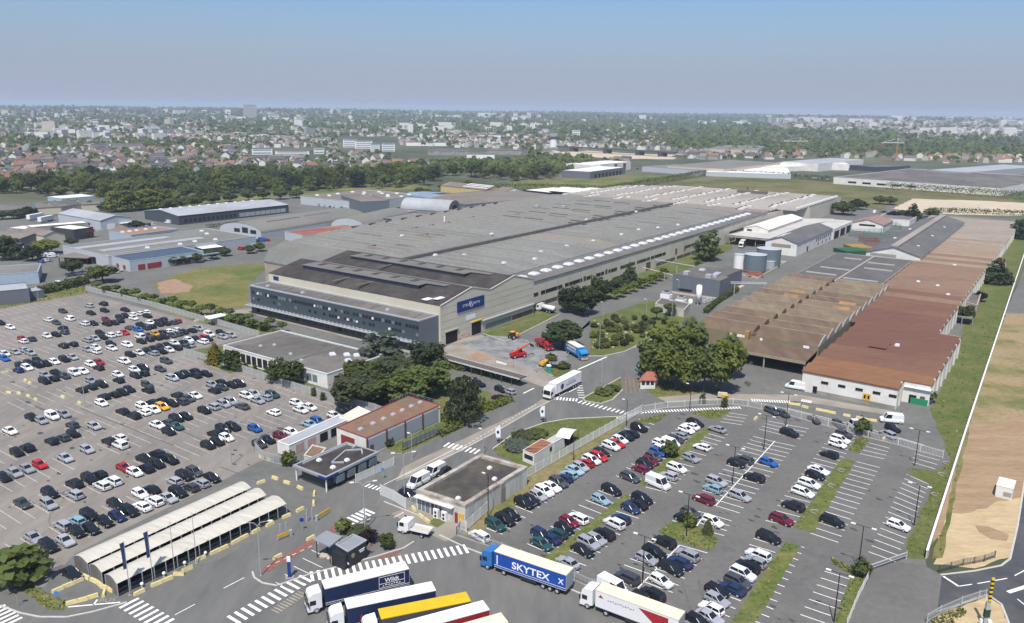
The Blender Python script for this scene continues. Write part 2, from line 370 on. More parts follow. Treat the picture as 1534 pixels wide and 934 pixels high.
# ------------------------------------------------------------------ painted lines
LN = []
def row(a0, b0, a1, b1, w=.16, pitch=2.5, caps=True):
    a0, b0, a1, b1 = [G(*p) for p in (a0, b0, a1, b1)]
    n = max(1, round(math.dist(lerp(a0, b0, .5), lerp(a1, b1, .5)) / pitch))
    for i in range(n + 1):
        A, B = lerp(a0, a1, i / n), lerp(b0, b1, i / n); LN.append(strip(A, B, w))
def ln(p, q, w=.16): LN.append(strip(G(*p), G(*q), w))
for r in (((717, 787), (753, 801), (957, 628), (980, 637)), ((923, 713), (953, 725), (1023, 634), (1052, 641)),
          ((967, 730), (999, 738), (1066, 645), (1091, 652)), ((790, 815), (827, 831), (896, 735), (928, 747)),
          ((829, 844), (867, 858), (943, 742), (982, 754)), ((1040, 749), (1072, 758), (1128, 654), (1159, 662)),
          ((1072, 758), (1108, 769), (1159, 662), (1191, 669)), ((1137, 643), (1168, 651), (1150, 631), (1180, 637)),
          ((1168, 651), (1199, 658), (1180, 637), (1212, 643)), ((1079, 632), (1112, 637), (1092, 619), (1120, 623)),
          ((916, 866), (955, 882), (970, 811), (1016, 824)), ((955, 882), (998, 899), (1018, 817), (1060, 829)),
          ((1007, 780), (1042, 791), (1025, 762), (1057, 769)), ((1042, 791), (1085, 803), (1057, 769), (1096, 781)),
          ((1147, 780), (1187, 790), (1235, 665), (1272, 675)), ((1240, 658), (1276, 667), (1249, 646), (1282, 653)),
          ((1214, 799), (1256, 813), (1283, 692), (1318, 701)), ((1288, 680), (1325, 688), (1302, 664), (1333, 672)),
          ((1301, 827), (1342, 842), (1358, 711), (1392, 726)), ((1364, 692), (1401, 703), (1370, 680), (1407, 690)),
          ((1199, 921), (1236, 934), (1235, 856), (1282, 871)), ((1038, 934), (1075, 950), (1129, 807), (1168, 819)),
          ((1100, 934), (1140, 950), (1199, 819), (1205, 821))):
    row(*r)
for p, q in (((1072, 758), (1161, 661)), ((1168, 651), (1180, 637)), ((955, 882), (1018, 817)), ((1042, 791), (1057, 769))): ln(p, q, .2)
sheet_w('parking_markings', LN, .03, m_paint)
# old car park: double rows of stalls every 15.1 m
LN2 = []
lotL = [G(*p) for p in ((-300, 490), (0, 464), (60, 452), (128, 442), (306, 489), (372, 504), (340, 515), (276, 532), (431, 582), (552, 614), (540, 630), (392, 688), (330, 718), (112, 826), (60, 870), (-200, 960))]
for k in range(13):
    bc = 142.3 + 15.07 * k
    for i in range(90):
        a = 5 + i * 2.5
        if inside(AB(a, bc - 5.2), lotL) and inside(AB(a, bc + 5.2), lotL) and i % 29 not in (0, 1, 2):
            LN2.append(strip(AB(a, bc - 4.9), AB(a, bc + 4.9), .14))
sheet_w('car_park_markings', LN2, .028, m_paint_y)
# crossings, stop lines, dashes
ZB = []
def zebra(p, q, n, half, w=.5, ang=None):
    P_, Q_ = G(*p), G(*q); d = math.dist(P_, Q_); ux, uy = (Q_[0] - P_[0]) / d, (Q_[1] - P_[1]) / d
    nx, ny = (-uy, ux) if ang is None else (math.cos(ang), math.sin(ang))
    for i in range(n):
        c = lerp(P_, Q_, (i + .5) / n); ZB.append(strip((c[0] - nx * half, c[1] - ny * half), (c[0] + nx * half, c[1] + ny * half), w))
zebra((345, 932), (462, 865), 12, 1.5, .52); zebra((462, 865), (702, 822), 24, 1.5, .52)
zebra((190, 902), (250, 938), 8, 1.6, .55)
zebra((666, 666), (718, 678), 8, 1.3, .5); zebra((519, 784), (556, 765), 6, 1.5, .55)
zebra((828, 597), (866, 600), 8, 1.1, .45); zebra((866, 602), (948, 622), 13, 1.1, .45); zebra((866, 570), (872, 598), 8, .9, .4)
zebra((548, 727), (575, 735), 5, .8, .4); zebra((-10, 912), (20, 935), 6, 1.5, .5)
zebra((925, 628), (960, 618), 8, .9, .4); zebra((960, 618), (1110, 611), 34, .8, .4)
zebra((1125, 600), (1185, 603), 16, 1.0, .35); zebra((1200, 600), (1216, 603), 5, 1, .35)
def dash(p, q, n, w=.15, duty=.5):
    P_, Q_ = G(*p), G(*q)
    for i in range(n): ZB.append(strip(lerp(P_, Q_, i / n), lerp(P_, Q_, (i + duty) / n), w))
dash((690, 672), (805, 605), 22); dash((575, 727), (684, 672), 1, .15, 1)
dash((335, 882), (366, 866), 1, .15, 1); dash((262, 922), (292, 906), 1, .15, 1); dash((590, 776), (605, 768), 1, .15, 1)
dash((866, 554), (909, 535), 1, .5, 1); dash((400, 850), (560, 775), 14, .12); dash((102, 910), (180, 903), 1, .3, 1); dash((140, 907), (146, 899), 1, .3, 1)
dash((852, 588), (868, 580), 1, .3, 1); dash((784, 590), (800, 582), 1, .4, 1)
dash((1413, 864), (1436, 879), 1, .4, 1); dash((1436, 879), (1456, 876), 1, .2, 1); dash((1464, 875), (1515, 866), 2, .2, .75); dash((1520, 863), (1545, 850), 1, .2, 1)
dash((1510, 888), (1560, 872), 1, .7, 1); dash((1524, 898), (1545, 915), 1, .2, 1)
for i in range(5): dash((413 + i * 13.5, 873 - i * 12), (441 + i * 14, 887 - i * 12), 1, .12, 1)
sheet_w('road_markings', ZB, .06, m_paint)
# worn old crossing and yellow lines
ZB = []
zebra((410, 918), (455, 888), 10, .9, .3); dash((705, 505), (800, 478), 1, .15, 1); dash((800, 478), (830, 470), 1, .15, 1)
sheet_w('worn_markings', ZB, .062, mat('paint_faded', (.3, .27, .2), .9, .3, 1))
# letters painted beside the stalls
def decal(txt, px, size, ang, z, m, name):
    c = bpy.data.curves.new(name, 'FONT'); c.body = txt; c.size = size; c.align_x = 'CENTER'; c.align_y = 'CENTER'
    o = bpy.data.objects.new(name, c); dg = bpy.context.evaluated_depsgraph_get(); me = bpy.data.meshes.new_from_object(o); bpy.data.objects.remove(o)
    me.materials.append(m); q = link(name, me, None, (*G(*px), z)); q.rotation_euler = (0, 0, ang); return tag(q, kind='structure')
decal('BUS', (161, 900), 1.5, math.radians(8), .064, mat('paint_faded', (.3, .27, .2)), 'road_lettering_markings')
# wear of the asphalt: oil spots in the stalls, patched squares, drains; also thin dark streaks
WQ = random.Random(41); SP, PT = [], []
def blob(c, r, el=1.0, ang=0.0, n=9): return [(c[0] + math.cos(ang) * u - math.sin(ang) * v, c[1] + math.sin(ang) * u + math.cos(ang) * v) for u, v in ((r * el * math.cos(6.283 * k / n) * (.7 + .5 * WQ.random()), r * math.sin(6.283 * k / n) * (.7 + .5 * WQ.random())) for k in range(n))]
for k in range(430):
    p = G(WQ.uniform(0, 1380), WQ.uniform(470, 930))
    if inside(p, lotL): SP.append(blob(p, .25 + .5 * WQ.random() ** 2, 1.6, ANG_B))
    elif inside(p, [G(*q_) for q_ in LOT_R]): SP.append(blob(p, .2 + .4 * WQ.random() ** 2, 1.8, 2.3))
for px_ in ((560, 830), (640, 870), (700, 850), (380, 905), (300, 900), (420, 800), (500, 760), (650, 700), (760, 640), (860, 610), (1000, 600), (930, 550), (880, 560), (1120, 575), (1180, 600), (1300, 870), (1350, 900), (1370, 860)): SP.append(blob(G(*px_), .9 + WQ.random(), 2.5, WQ.random() * 3))
sheet_w('asphalt_stain_surface', SP, .021, mat('asphalt_oil', (.066, .062, .058), .8, .25, 1.5))
for k in range(40):
    p = G(WQ.uniform(0, 1380), WQ.uniform(480, 930)); a_ = ANG_A + WQ.choice((0, 1.57)) ; l_ = 1.2 + 5 * WQ.random()
    if inside(p, lotL) or inside(p, [G(*q_) for q_ in LOT_R]): PT.append(strip(p, (p[0] + l_ * math.cos(a_), p[1] + l_ * math.sin(a_)), .6 + 1.2 * WQ.random()))
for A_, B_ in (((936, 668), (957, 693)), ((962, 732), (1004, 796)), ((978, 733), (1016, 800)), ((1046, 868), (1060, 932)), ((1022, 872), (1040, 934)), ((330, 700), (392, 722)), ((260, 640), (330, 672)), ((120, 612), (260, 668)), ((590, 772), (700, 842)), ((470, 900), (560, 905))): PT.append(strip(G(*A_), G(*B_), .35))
for px_ in ((561, 826), (613, 722), (713, 700), (655, 766), (372, 895), (658, 851), (905, 880), (1090, 700), (1230, 640), (805, 618)): PT.append(blob(G(*px_), .42, 1, 0, 10))
for k in range(46):
    p = G(WQ.uniform(0, 1380), WQ.uniform(480, 930)); a_ = WQ.random() * 6.28
    if inside(p, lotL) or inside(p, [G(*q_) for q_ in LOT_R]):
        for j in range(7): a_ += WQ.gauss(0, .35); q_ = (p[0] + 1.7 * math.cos(a_), p[1] + 1.7 * math.sin(a_)); PT.append(strip(p, q_, .13)); p = q_
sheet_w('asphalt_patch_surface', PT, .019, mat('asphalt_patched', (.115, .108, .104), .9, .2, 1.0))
# kerbs: real steps
KB = MB()
def kerb(px, w=.3, h=.13):
    for a, b in zip(px, px[1:]): KB.prism(strip(G(*a), G(*b), w), 0, h, 0)
kerb([(0, 908), (30, 919), (60, 925), (100, 925), (140, 917), (190, 903)])
kerb([(378, 857), (381, 866), (393, 874), (415, 878), (460, 862), (560, 835), (604, 822), (620, 812)])
kerb([(866, 534), (904, 534), (936, 527), (956, 517), (1000, 500)])
kerb([(873, 597), (876, 601), (900, 605), (918, 599), (933, 584)]); kerb([(873, 597), (930, 566)])
kerb([(738, 673), (770, 650), (815, 634), (850, 628), (936, 624)])
kerb([(724, 500), (757, 512), (838, 471)]); kerb([(604, 714), (690, 676), (742, 648), (800, 614), (850, 588)])
kerb([(1409, 862), (1460, 856), (1500, 848), (1513, 838), (1524, 790), (1540, 690)], .35); kerb([(1404, 918), (1466, 895), (1480, 892), (1500, 906), (1511, 934), (1514, 960)], .35)
kerb([(658, 802), (700, 822), (775, 850), (870, 890)]); kerb([(575, 752), (640, 778)], .25)
kerb([(1385, 668), (1290, 640), (1178, 612)], .3)
tag(link('kerb', KB.mesh('kerb', m_curb)), kind='structure')
# ================================================================== buildings of the works
cream = mat('cream_cladding', (.56, .515, .41), .6, .05, .3, col2=(.53, .48, .37), mix_scale=.08)
cream_d = mat('cream_seam', (.36, .33, .26), .7, .05, 1)
white_w = mat('white_wall', (.70, .68, .63), .7, .07, .5, col2=(.62, .59, .53), mix_scale=.2)
stain_w = mat('stained_wall', (.58, .56, .50), .85, .14, .4, col2=(.40, .37, .32), mix_scale=.35, stretch=((1, 1, .15), 0))
glass_d = mat('dark_glass', (.02, .026, .03), .12, 0, spec=.6)
glass_l = mat('pale_glass', (.16, .19, .2), .15, .2, .6, spec=.6)
hole = mat('dark_interior', (.012, .012, .013), .9, 0)
slate = mat('slate_cladding', (.055, .07, .082), .45, .06, .5, spec=.4)
slate_l = mat('grey_cladding', (.13, .145, .165), .5, .05, .5)
greymet = mat('grey_metal', (.36, .37, .385), .45, .06, 1)
bitu = mat('bitumen_roof', (.045, .038, .034), .92, .3, .35, col2=(.066, .058, .052), mix_scale=.1)
bitu_g = mat('felt_roof', (.125, .112, .10), .92, .2, .25, col2=(.088, .078, .07), mix_scale=.09, col3=(.155, .14, .125), scale3=.04)
felt_l = mat('grey_felt_roof', (.16, .15, .137), .92, .14, .3, col2=(.13, .12, .11), mix_scale=.06)
asb = mat('fibre_cement_roof', (.176, .173, .157), .92, .10, .6, col2=(.152, .149, .136), mix_scale=.03, col3=(.165, .16, .144), scale3=.012, stretch=((1, .35, 1), -ANG_A))
asb2 = mat('fibre_cement_roof_worn', (.188, .181, .16), .92, .12, .6, col2=(.16, .153, .134), mix_scale=.035, col3=(.184, .172, .146), scale3=.015, stretch=((1, .35, 1), -ANG_A))
asb_br = mat('fibre_cement_roof_brown', (.222, .182, .145), .92, .12, .4, col2=(.2, .175, .152), mix_scale=.02)
rust = mat('rust_stain_roof', (.145, .112, .09), .92, .25, .4, col2=(.175, .155, .132), mix_scale=.09)
tan_roof = mat('tan_roof', (.285, .254, .215), .92, .1, .4, col2=(.24, .21, .175), mix_scale=.025, col3=(.315, .285, .25), scale3=.01)
navy = mat('navy_fascia', (.022, .030, .055), .5, .05, 1)
whitem = mat('white_metal', (.76, .75, .73), .45, .05, 1)
dome_m = mat('skylight_plastic', (.56, .57, .57), .3, .05, 1)
brownw = mat('brown_trim', (.12, .06, .045), .8, .2, 1)
redtrim = mat('red_trim', (.24, .035, .03), .6, .1, 1)
yellowm = mat('yellow_paint', (.62, .36, .03), .6, .12, 1)
bluesign = mat('blue_sign', (.012, .035, .16), .4, .03, 1)
white_l = mat('white_lettering', (.82, .82, .82), .5, 0)

def flat(name, label, cat, foot, h, wm, rm, par=.4, pw=.3, z0=0.0, parm=None, group=None):
    n = len(foot); A = sum(foot[i][0] * foot[(i + 1) % n][1] - foot[(i + 1) % n][0] * foot[i][1] for i in range(n))
    if A < 0: foot = foot[::-1]
    c = (sum(p[0] for p in foot) / n, sum(p[1] for p in foot) / n, z0)
    t = Thing(name, label, cat, c, group)
    mb = MB(); mb.prism(foot, z0, h, 0, False); t.part('wall', mb, wm)
    i2 = inset(foot, pw); mb = MB(); mb.face([(p[0], p[1], h - .05) for p in i2]); t.part('roof', mb, rm)
    if par > 0:
        o2 = inset(foot, -.06); mb = MB()
        for i in range(n):
            j = (i + 1) % n
            mb.face([(*o2[i], h), (*o2[j], h), (*o2[j], h + par), (*o2[i], h + par)]); mb.face([(*o2[i], h + par), (*o2[j], h + par), (*i2[j], h + par), (*i2[i], h + par)])
            mb.face([(*i2[j], h - .06), (*i2[i], h - .06), (*i2[i], h + par), (*i2[j], h + par)]); mb.face([(*o2[i], h), (*foot[i], h), (*foot[j], h), (*o2[j], h)])
        t.part('parapet', mb, parm or wm)
    t.foot = foot; t.h = h
    return t
def gable(name, label, cat, q, he, hr, wm, rm, ov=.4, group=None, z0=0.0, hip=0.0):
    """q: A,B along one eave, C,D along the other (A-D and B-C are the gable ends)"""
    A, B, C_, D = q; c = (sum(p[0] for p in q) / 4, sum(p[1] for p in q) / 4, z0)
    t = Thing(name, label, cat, c, group)
    R1, R2 = lerp(A, D, .5), lerp(B, C_, .5)
    if hip: R1, R2 = lerp(R1, R2, hip), lerp(R1, R2, 1 - hip)
    mb = MB()
    for p, s_ in ((A, B), (C_, D)): mb.face([(*p, z0), (*s_, z0), (*s_, he), (*p, he)])
    if hip:
        for p, s_ in ((B, C_), (D, A)): mb.face([(*p, z0), (*s_, z0), (*s_, he), (*p, he)])
    else:
        for p, s_, r in ((B, C_, R2), (D, A, R1)): mb.face([(*p, z0), (*s_, z0), (*s_, he), (*r, hr - .1), (*p, he)])
    t.part('wall', mb, wm)
    ux, uy = (B[0] - A[0]), (B[1] - A[1]); l = math.hypot(ux, uy); ux, uy = ux / l * ov, uy / l * ov
    vx, vy = (D[0] - A[0]), (D[1] - A[1]); l = math.hypot(vx, vy); vx, vy = vx / l * ov, vy / l * ov
    dz = (hr - he) * ov / (l / 2); th = .16
    mb = MB()
    a = (A[0] - ux - vx, A[1] - uy - vy); b = (B[0] + ux - vx, B[1] + uy - vy); c2 = (C_[0] + ux + vx, C_[1] + uy + vy); d = (D[0] - ux + vx, D[1] - uy + vy)
    r1 = (R1[0] - ux, R1[1] - uy) if not hip else R1; r2 = (R2[0] + ux, R2[1] + uy) if not hip else R2
    e = he - dz
    up = [(*a, e + th), (*b, e + th), (*r2, hr + th), (*r1, hr + th), (*d, e + th), (*c2, e + th)]
    dn = [(x, y, z - th) for x, y, z in up]
    mb.face([up[0], up[1], up[2], up[3]]); mb.face([up[3], up[2], up[5], up[4]])
    mb.face([dn[3], dn[2], dn[1], dn[0]]); mb.face([dn[4], dn[5], dn[2], dn[3]])
    for i, j in ((0, 1), (1, 2), (2, 5), (5, 4), (4, 3), (3, 0)): mb.face([dn[i], dn[j], up[j], up[i]])
    if hip: mb.face([up[1], up[5], up[2]]); mb.face([up[4], up[0], up[3]])
    t.part('roof', mb, rm); t.q = q; t.R = (R1, R2)
    return t
def rect(a0, a1, b0, b1): return [AB(a0, b0), AB(a0, b1), AB(a1, b1), AB(a1, b0)]
def text_part(thing, txt, P, Q, t, z, size, m, name='lettering', off=.12, rise=0.0, bold=0.0, sp=1.0):
    """words on the wall P->Q (read from P to Q), centred t metres along and z up"""
    c = bpy.data.curves.new(name, 'FONT'); c.body = txt; c.size = size; c.align_x = 'CENTER'; c.align_y = 'CENTER'; c.extrude = .01; c.offset = bold; c.space_character = sp
    o = bpy.data.objects.new(name, c); dg = bpy.context.evaluated_depsgraph_get(); dg.update(); me = bpy.data.meshes.new_from_object(o.evaluated_get(dg)); bpy.data.objects.remove(o)
    me.materials.clear(); me.materials.append(m)
    dx, dy = Q[0] - P[0], Q[1] - P[1]; l = math.hypot(dx, dy); dx /= l; dy /= l
    X = Vector((dx, dy, 0)); Y = Vector((0, 0, 1)); Z = X.cross(Y)
    M_ = Matrix((X, Y, Z)).transposed().to_4x4(); M_.translation = Vector((P[0] + dx * t, P[1] + dy * t, z)) + Z * off
    me.transform(M_); me.transform(Matrix.Translation(Vector(thing.loc)) .inverted())
    return link(name, me, thing.o)
def domes(t, pts, z, sx, sy, hh, m=None, rot=ANG_A, name='skylight'):
    m = m or dome_m
    for x, y in pts:
        mb = MB(); mb.box(x, y, z - .05, sx, sy, .3, rot); 
        c, q = math.cos(rot), math.sin(rot)
        def tr(u, v): return (x + u * c - v * q, y + u * q + v * c)
        lo = [(*tr(u * sx / 2, v * sy / 2), z + .25) for u, v in ((-1, -1), (1, -1), (1, 1), (-1, 1))]; hi = [(*tr(u * sx * .36, v * sy * .36), z + hh) for u, v in ((-1, -1), (1, -1), (1, 1), (-1, 1))]
        mb.loft([lo, hi]); t.part(name, mb, m)

# ---- office wing (slate front with a band of windows over a canopy)
P0, P1 = AB(183.5, 251), AB(183.5, 166)
t = flat('office_wing', 'long slate grey three storey office wing along the front of the big factory hall', 'office building', rect(183.5, 192.9, 166, 251), 10.3, slate, bitu_g, .45, .5, parm=greymet)
mb = MB(); mb.panel(AB(192.9, 165.97), AB(183.5, 165.97), 0, 9.4, 0, 10.2, .05); t.part('side_wall', mb, slate_l)
q = random.Random(5)
for z0, z1, pr in ((7.6, 8.7, .86), (5.3, 6.3, .45)):
    for i in range(56):
        if q.random() < pr:
            mb = MB(); mb.panel(P0, P1, 1 + i * 1.5, 2.2 + i * 1.5, z0, z1, .05)
            w = t.part('window', mb, glass_d if q.random() < .82 else glass_l)
            if q.random() < .12:
                mb = MB(); mb.panel(P0, P1, 1.2 + i * 1.5, 1.9 + i * 1.5, z0 + .15, z1 - .2, .35); t.part('open_sash', mb, whitem, w)
for i in range(26):
    mb = MB(); mb.panel(P0, P1, 3 + i * 3.15, 5.1 + i * 3.15, .9, 2.3, .06); t.part('window', mb, glass_d if i % 7 else hole)
mb = MB(); mb.panel(P0, P1, -1.2, 85, 3.15, 3.4, 1.9); t.part('canopy', mb, greymet)
for i in range(42):
    mb = MB(); mb.panel(P0, P1, .3 + i * 2.02, .75 + i * 2.02, 3.4, 3.75, 1.7); t.part('canopy_fin', mb, greymet)
for i, (a0, b0) in enumerate(((188, 236), (188, 213), (188, 191), (189, 172))):
    mb = MB(); mb.box(*AB(a0, b0), 10.26, 8, 1.2, .12, ANG_A + .25); t.part('roof_walkway', mb, felt_l)
domes(t, [AB(187, 245), AB(187.5, 226), AB(188, 184)], 10.3, 1.2, 1.2, .7, greymet, name='roof_vent')

# ---- front hall: two gables with raised roof strips
prof = [(192.9, 13.6), (209.5, 17.0), (220, 14.4), (234.5, 17.0), (247.5, 13.6)]
t = Thing('assembly_hall', 'cream clad front hall with twin dark gabled roofs and the blue company sign', 'factory building', AB(220, 208))
mb = MB(); b0, b1 = 165.2, 252
for b_ in (b0, b1): mb.face([(*AB(192.9, b_), 0)] + [(*AB(a, b_), z) for a, z in prof] + [(*AB(247.5, b_), 0)])
mb.face([(*AB(192.9, b0), 0), (*AB(192.9, b1), 0), (*AB(192.9, b1), 13.6), (*AB(192.9, b0), 13.6)])
mb.face([(*AB(247.5, b0), 0), (*AB(247.5, b1), 0), (*AB(247.5, b1), 13.6), (*AB(247.5, b0), 13.6)])
t.part('wall', mb, cream)
for i, (m_, z_) in enumerate(((bitu, 0), (asb, 0), (bitu, 0), (asb, 0))):
    (a0, z0), (a1, z1) = prof[i], prof[i + 1]; mb = MB(); e0, e1 = b0 + .25, b1 + .2
    up = [(*AB(a0, e0), z0 + .08), (*AB(a1, e0), z1 + .08), (*AB(a1, e1), z1 + .08), (*AB(a0, e1), z0 + .08)]
    mb.face(up); mb.face([(x, y, z - .2) for x, y, z in up][::-1])
    for k in range(4): p_, q_ = up[k], up[(k + 1) % 4]; mb.face([(p_[0], p_[1], p_[2] - .2), (q_[0], q_[1], q_[2] - .2), q_, p_])
    t.part('roof', mb, m_)
for i in range(4):      # pale coping along the gable
    (a0, z0), (a1, z1) = prof[i], prof[i + 1]; mb = MB()
    mb.tube((*AB(a0, b0), z0 + .12), (*AB(a1, b0), z1 + .12), .22, 4); t.part('coping', mb, cream)
for (a0, a1, zb) in ((201.5, 210.2, 15.4), (226.5, 235.2, 15.4)):   # raised strips with a navy front
    f = [AB(a0, b0 + 17), AB(a0, b1 - 10), AB(a1, b1 - 10), AB(a1, b0 + 9), AB(a1 - 4, b0 + 9), AB(a1 - 4.4, b0 + 17)]
    mb = MB(); mb.prism(f, 14.6, zb + 1.35, 0, False); o = t.part('roof_monitor', mb, navy)
    mb = MB(); g = inset(f, -.25); mb.prism(g, zb + 1.35, zb + 1.55, 0, True, True); t.part('monitor_roof', mb, felt_l, o)
    for k in range(6):
        mb = MB(); mb.box(*AB((a0 + a1) / 2 + .5, b0 + 23 + k * 9.6), zb + 1.552, 3.4, 2.2, .1, ANG_A); t.part('roof_hatch', mb, bitu, o)
mb = MB(); mb.box(*AB(199, 169.5), 14.75, 7, 2.2, .25, ANG_A); mb.box(*AB(196.5, 173), 14.3, 5, 2.5, .25, ANG_A); t.part('roof_sheet', mb, whitem)
for k, (a_, b_) in enumerate(((206, 216), (206, 204), (231, 219))):
    mb = MB(); mb.box(*AB(a_ - 8, b_), 15.2 if k < 2 else 15.9, 9, .8, .2, ANG_A); t.part('roof_walkway', mb, felt_l)
S0, S1 = AB(192.9, b0), AB(247.5, b0)
for z_ in (3.2, 5.6, 8.0, 10.4, 12.6):
    mb = MB(); mb.panel(S0, S1, .1, 54.5, z_, z_ + .1, .03); t.part('cladding_seam', mb, cream_d)
for t0, t1, zt in ((2.6, 8.6, 4.2), (16.5, 21.6, 4.6)):
    mb = MB(); mb.panel(S0, S1, t0, t1, 0, zt, .1); o = t.part('gate_opening', mb, hole)
    mb = MB(); mb.panel(S0, S1, t0 - .5, t1 + .4, zt, zt + .35, .45); t.part('lintel', mb, yellowm if t0 > 10 else cream_d, o)
mb = MB(); mb.panel(S0, S1, 24.5, 40, .5, 2.4, .06); t.part('window', mb, glass_l)
mb = MB(); mb.panel(S0, S1, 40.5, 54, .5, 2.2, .06); t.part('window', mb, mat('brown_glazing', (.09, .075, .06), .3, .3, .6))
mb = MB(); mb.panel(S0, S1, 22, 54.5, 3.9, 4.25, .7); t.part('canopy', mb, greymet)
mb = MB(); mb.panel(S0, S1, 13.5, 18.5, 6.0, 7.6, .05); t.part('notice_board', mb, whitem)
mb = MB(); mb.panel(S0, S1, 9.2, 15.2, 0, 1.6, .05); t.part('painted_panel', mb, mat('red_hatched_paint', (.45, .12, .08), .7, .3, 1.5, col2=(.6, .55, .48), mix_scale=.9))
# the sign
mb = MB(); mb.panel(S0, S1, 8.6, 23.2, 9.6, 13.3, .25); sg = t.part('company_sign', mb, bluesign)
tp = text_part(t, 'STELL   NTIS', S0, S1, 15.95, 11.45, 1.2, white_l, 'sign_lettering', .3, bold=.012, sp=1.42); tp.parent = sg
mb = MB()
for r_o in (0,):
    for k in range(16):
        a0_, a1_ = 2 * math.pi * k / 16, 2 * math.pi * (k + 1) / 16; c0 = 15.85
        def on(u, z): dx, dy = AX; n_ = Vector((dx, dy, 0)).cross(Vector((0, 0, 1))); return (S0[0] + dx * u + n_[0] * .3, S0[1] + dy * u + n_[1] * .3, z)
        mb.tube(on(c0 + 1.0 * math.cos(a0_), 11.45 + 1.0 * math.sin(a0_)), on(c0 + 1.0 * math.cos(a1_), 11.45 + 1.0 * math.sin(a1_)), .045, 4)
    mb.tube(on(c0 - .5, 10.95), on(c0, 12.05), .06, 4); mb.tube(on(c0 + .5, 10.95), on(c0, 12.05), .06, 4)
t.part('emblem', mb, white_l, sg)
mb = MB(); mb.panel(AB(192.88, 251.5), AB(192.88, 166), 2.5, 5.5, 11.5, 13.0, .12); t.part('small_sign', mb, bluesign)

# ---- the great hall behind it
t = Thing('production_hall', 'huge grey roofed production hall stretching back behind the cream gabled front', 'factory building', AB(390, 240))
LE = [(213, 252), (213, 281), (233.5, 303), (253, 316), (281, 324), (307, 330), (388, 335), (442, 338), (530, 338)]
def left_b(a):
    for (a0, b0_), (a1, b1_) in zip(LE, LE[1:]):
        if a0 <= a <= a1 and a1 > a0: return b0_ + (b1_ - b0_) * (a - a0) / (a1 - a0)
    return 338
mb = MB()
mb.face([(*AB(247.5, 169.2), 0), (*AB(530, 169.2), 0), (*AB(530, 169.2), 10.9), (*AB(247.5, 169.2), 10.9)])
mb.face([(*AB(247.6, 169.2), 0), (*AB(247.6, 169.2), 10.9), (*AB(247.6, 252), 10.9), (*AB(247.6, 252), 0)])
t.part('wall', mb, cream)
mb = MB(); pts = [(247.6, 252.5), (213.5, 252.5), (213.5, 281), (233.5, 303)] + LE[3:] + [(530, 169.3)]
for (a0, b0_), (a1, b1_) in zip(pts, pts[1:]): mb.face([(*AB(a0, b0_), 0), (*AB(a1, b1_), 0), (*AB(a1, b1_), 11.6), (*AB(a0, b0_), 11.6)])
t.part('rear_wall', mb, mat('weathered_cladding', (.33, .28, .225), .8, .2, .4))
mb = MB(); mb.prism([AB(247.6, 168.9), AB(530.2, 168.9), AB(530.2, 184), AB(247.6, 184)], 10.9, 11.25, 0, True, True); t.part('side_roof', mb, felt_l)
mb = MB(); mb.prism([AB(213.3, 252.6), AB(213.3, 281.2), AB(233.3, 303.3), AB(253.0, 316.2), AB(253.0, 252.6)], 11.6, 12.2, 0, True, True); t.part('side_roof', mb, asb2)
# bays of low sheds, three lengths of roof side by side
q = random.Random(3); BAYS = []; cap_m = mat('ridge_cap_grey', (.29, .28, .255), .9, .15, .3); asb_dk = mat('fibre_cement_roof_dark', (.155, .151, .137), .92, .12, .6, col2=(.175, .17, .153), mix_scale=.04, stretch=((1, .35, 1), -ANG_A)); asb_lt = mat('fibre_cement_roof_light', (.196, .19, .172), .92, .12, .6, col2=(.17, .16, .14), mix_scale=.03, stretch=((1, .35, 1), -ANG_A))
a = 247.7
while a < 528: BAYS.append((a, min(a + 7.05, 530))); a += 7.05
for i, (a0, a1) in enumerate(BAYS):
    lb = left_b((a0 + a1) / 2)
    for j, (bs, be, m_) in enumerate(((183.6, 236.5, asb), (238.5, lb - 1, asb2))):
        be = min(be, lb)
        if j == 1 and a0 < 253: bs = 253.2; 
        mm = q.choice((m_, m_, asb_dk, asb_lt))
        if (j == 0 and i in (13, 14)) or (j == 0 and i in (36, 38, 39)): mm = asb_br
        if j == 1 and i in (17, 18) : mm = asb2
        up = 1.3 if j == 0 else 1.0; zb = 11.4
        mb = MB(); ar = a0 + (a1 - a0) * .82
        def bay(b_, u_): return [(*AB(a0, b_), zb - 1), (*AB(a0, b_), zb), (*AB(ar, b_), zb + u_), (*AB(a1, b_), zb), (*AB(a1, b_), zb - 1)]
        mb.loft([bay(bs, .12), bay(bs + 12, up), bay(be - 8, up), bay(be, .15 if j == 0 else up)], 0, True, False); o = t.part('roof_bay', mb, mm)
        mb = MB(); mb.tube((*AB(ar, bs + 12), zb + up + .03), (*AB(ar, be - 8), zb + up + .03), .3, 4); t.part('ridge_cap', mb, cap_m, o)
mb = MB(); mb.box(*AB(391, 237.5), 11.0, 280, 1.3, 1.9, ANG_A); t.part('valley_gutter', mb, felt_l)
mb = MB()
for a_, b_, l_, w_ in ((330, 290, 26, 10), (300, 302, 14, 12), (352, 268, 8, 8)):     # rusty streaks lying on the roof
    pass
for i in range(30):     # dark louvres at the roof ends
    a_ = 252 + i * 7.05
    if a_ < 500 and i % 2 == 0:
        if a_ < 350: mb = MB(); mb.box(*AB(a_, 239.6), 11.4, 5.0, .8, 1.0, ANG_A); t.part('louvre', mb, brownw)
        if a_ > 300: mb = MB(); mb.box(*AB(a_, left_b(a_) - 5), 12.0, 4.6, 1.2, .7, ANG_A); t.part('louvre', mb, brownw)
        if q.random() < .6:
            mb = MB(); mb.box(*AB(a_ + 3, 262 + 40 * q.random()), 12.0, 4.2, .8, .55, ANG_A); t.part('louvre', mb, brownw)
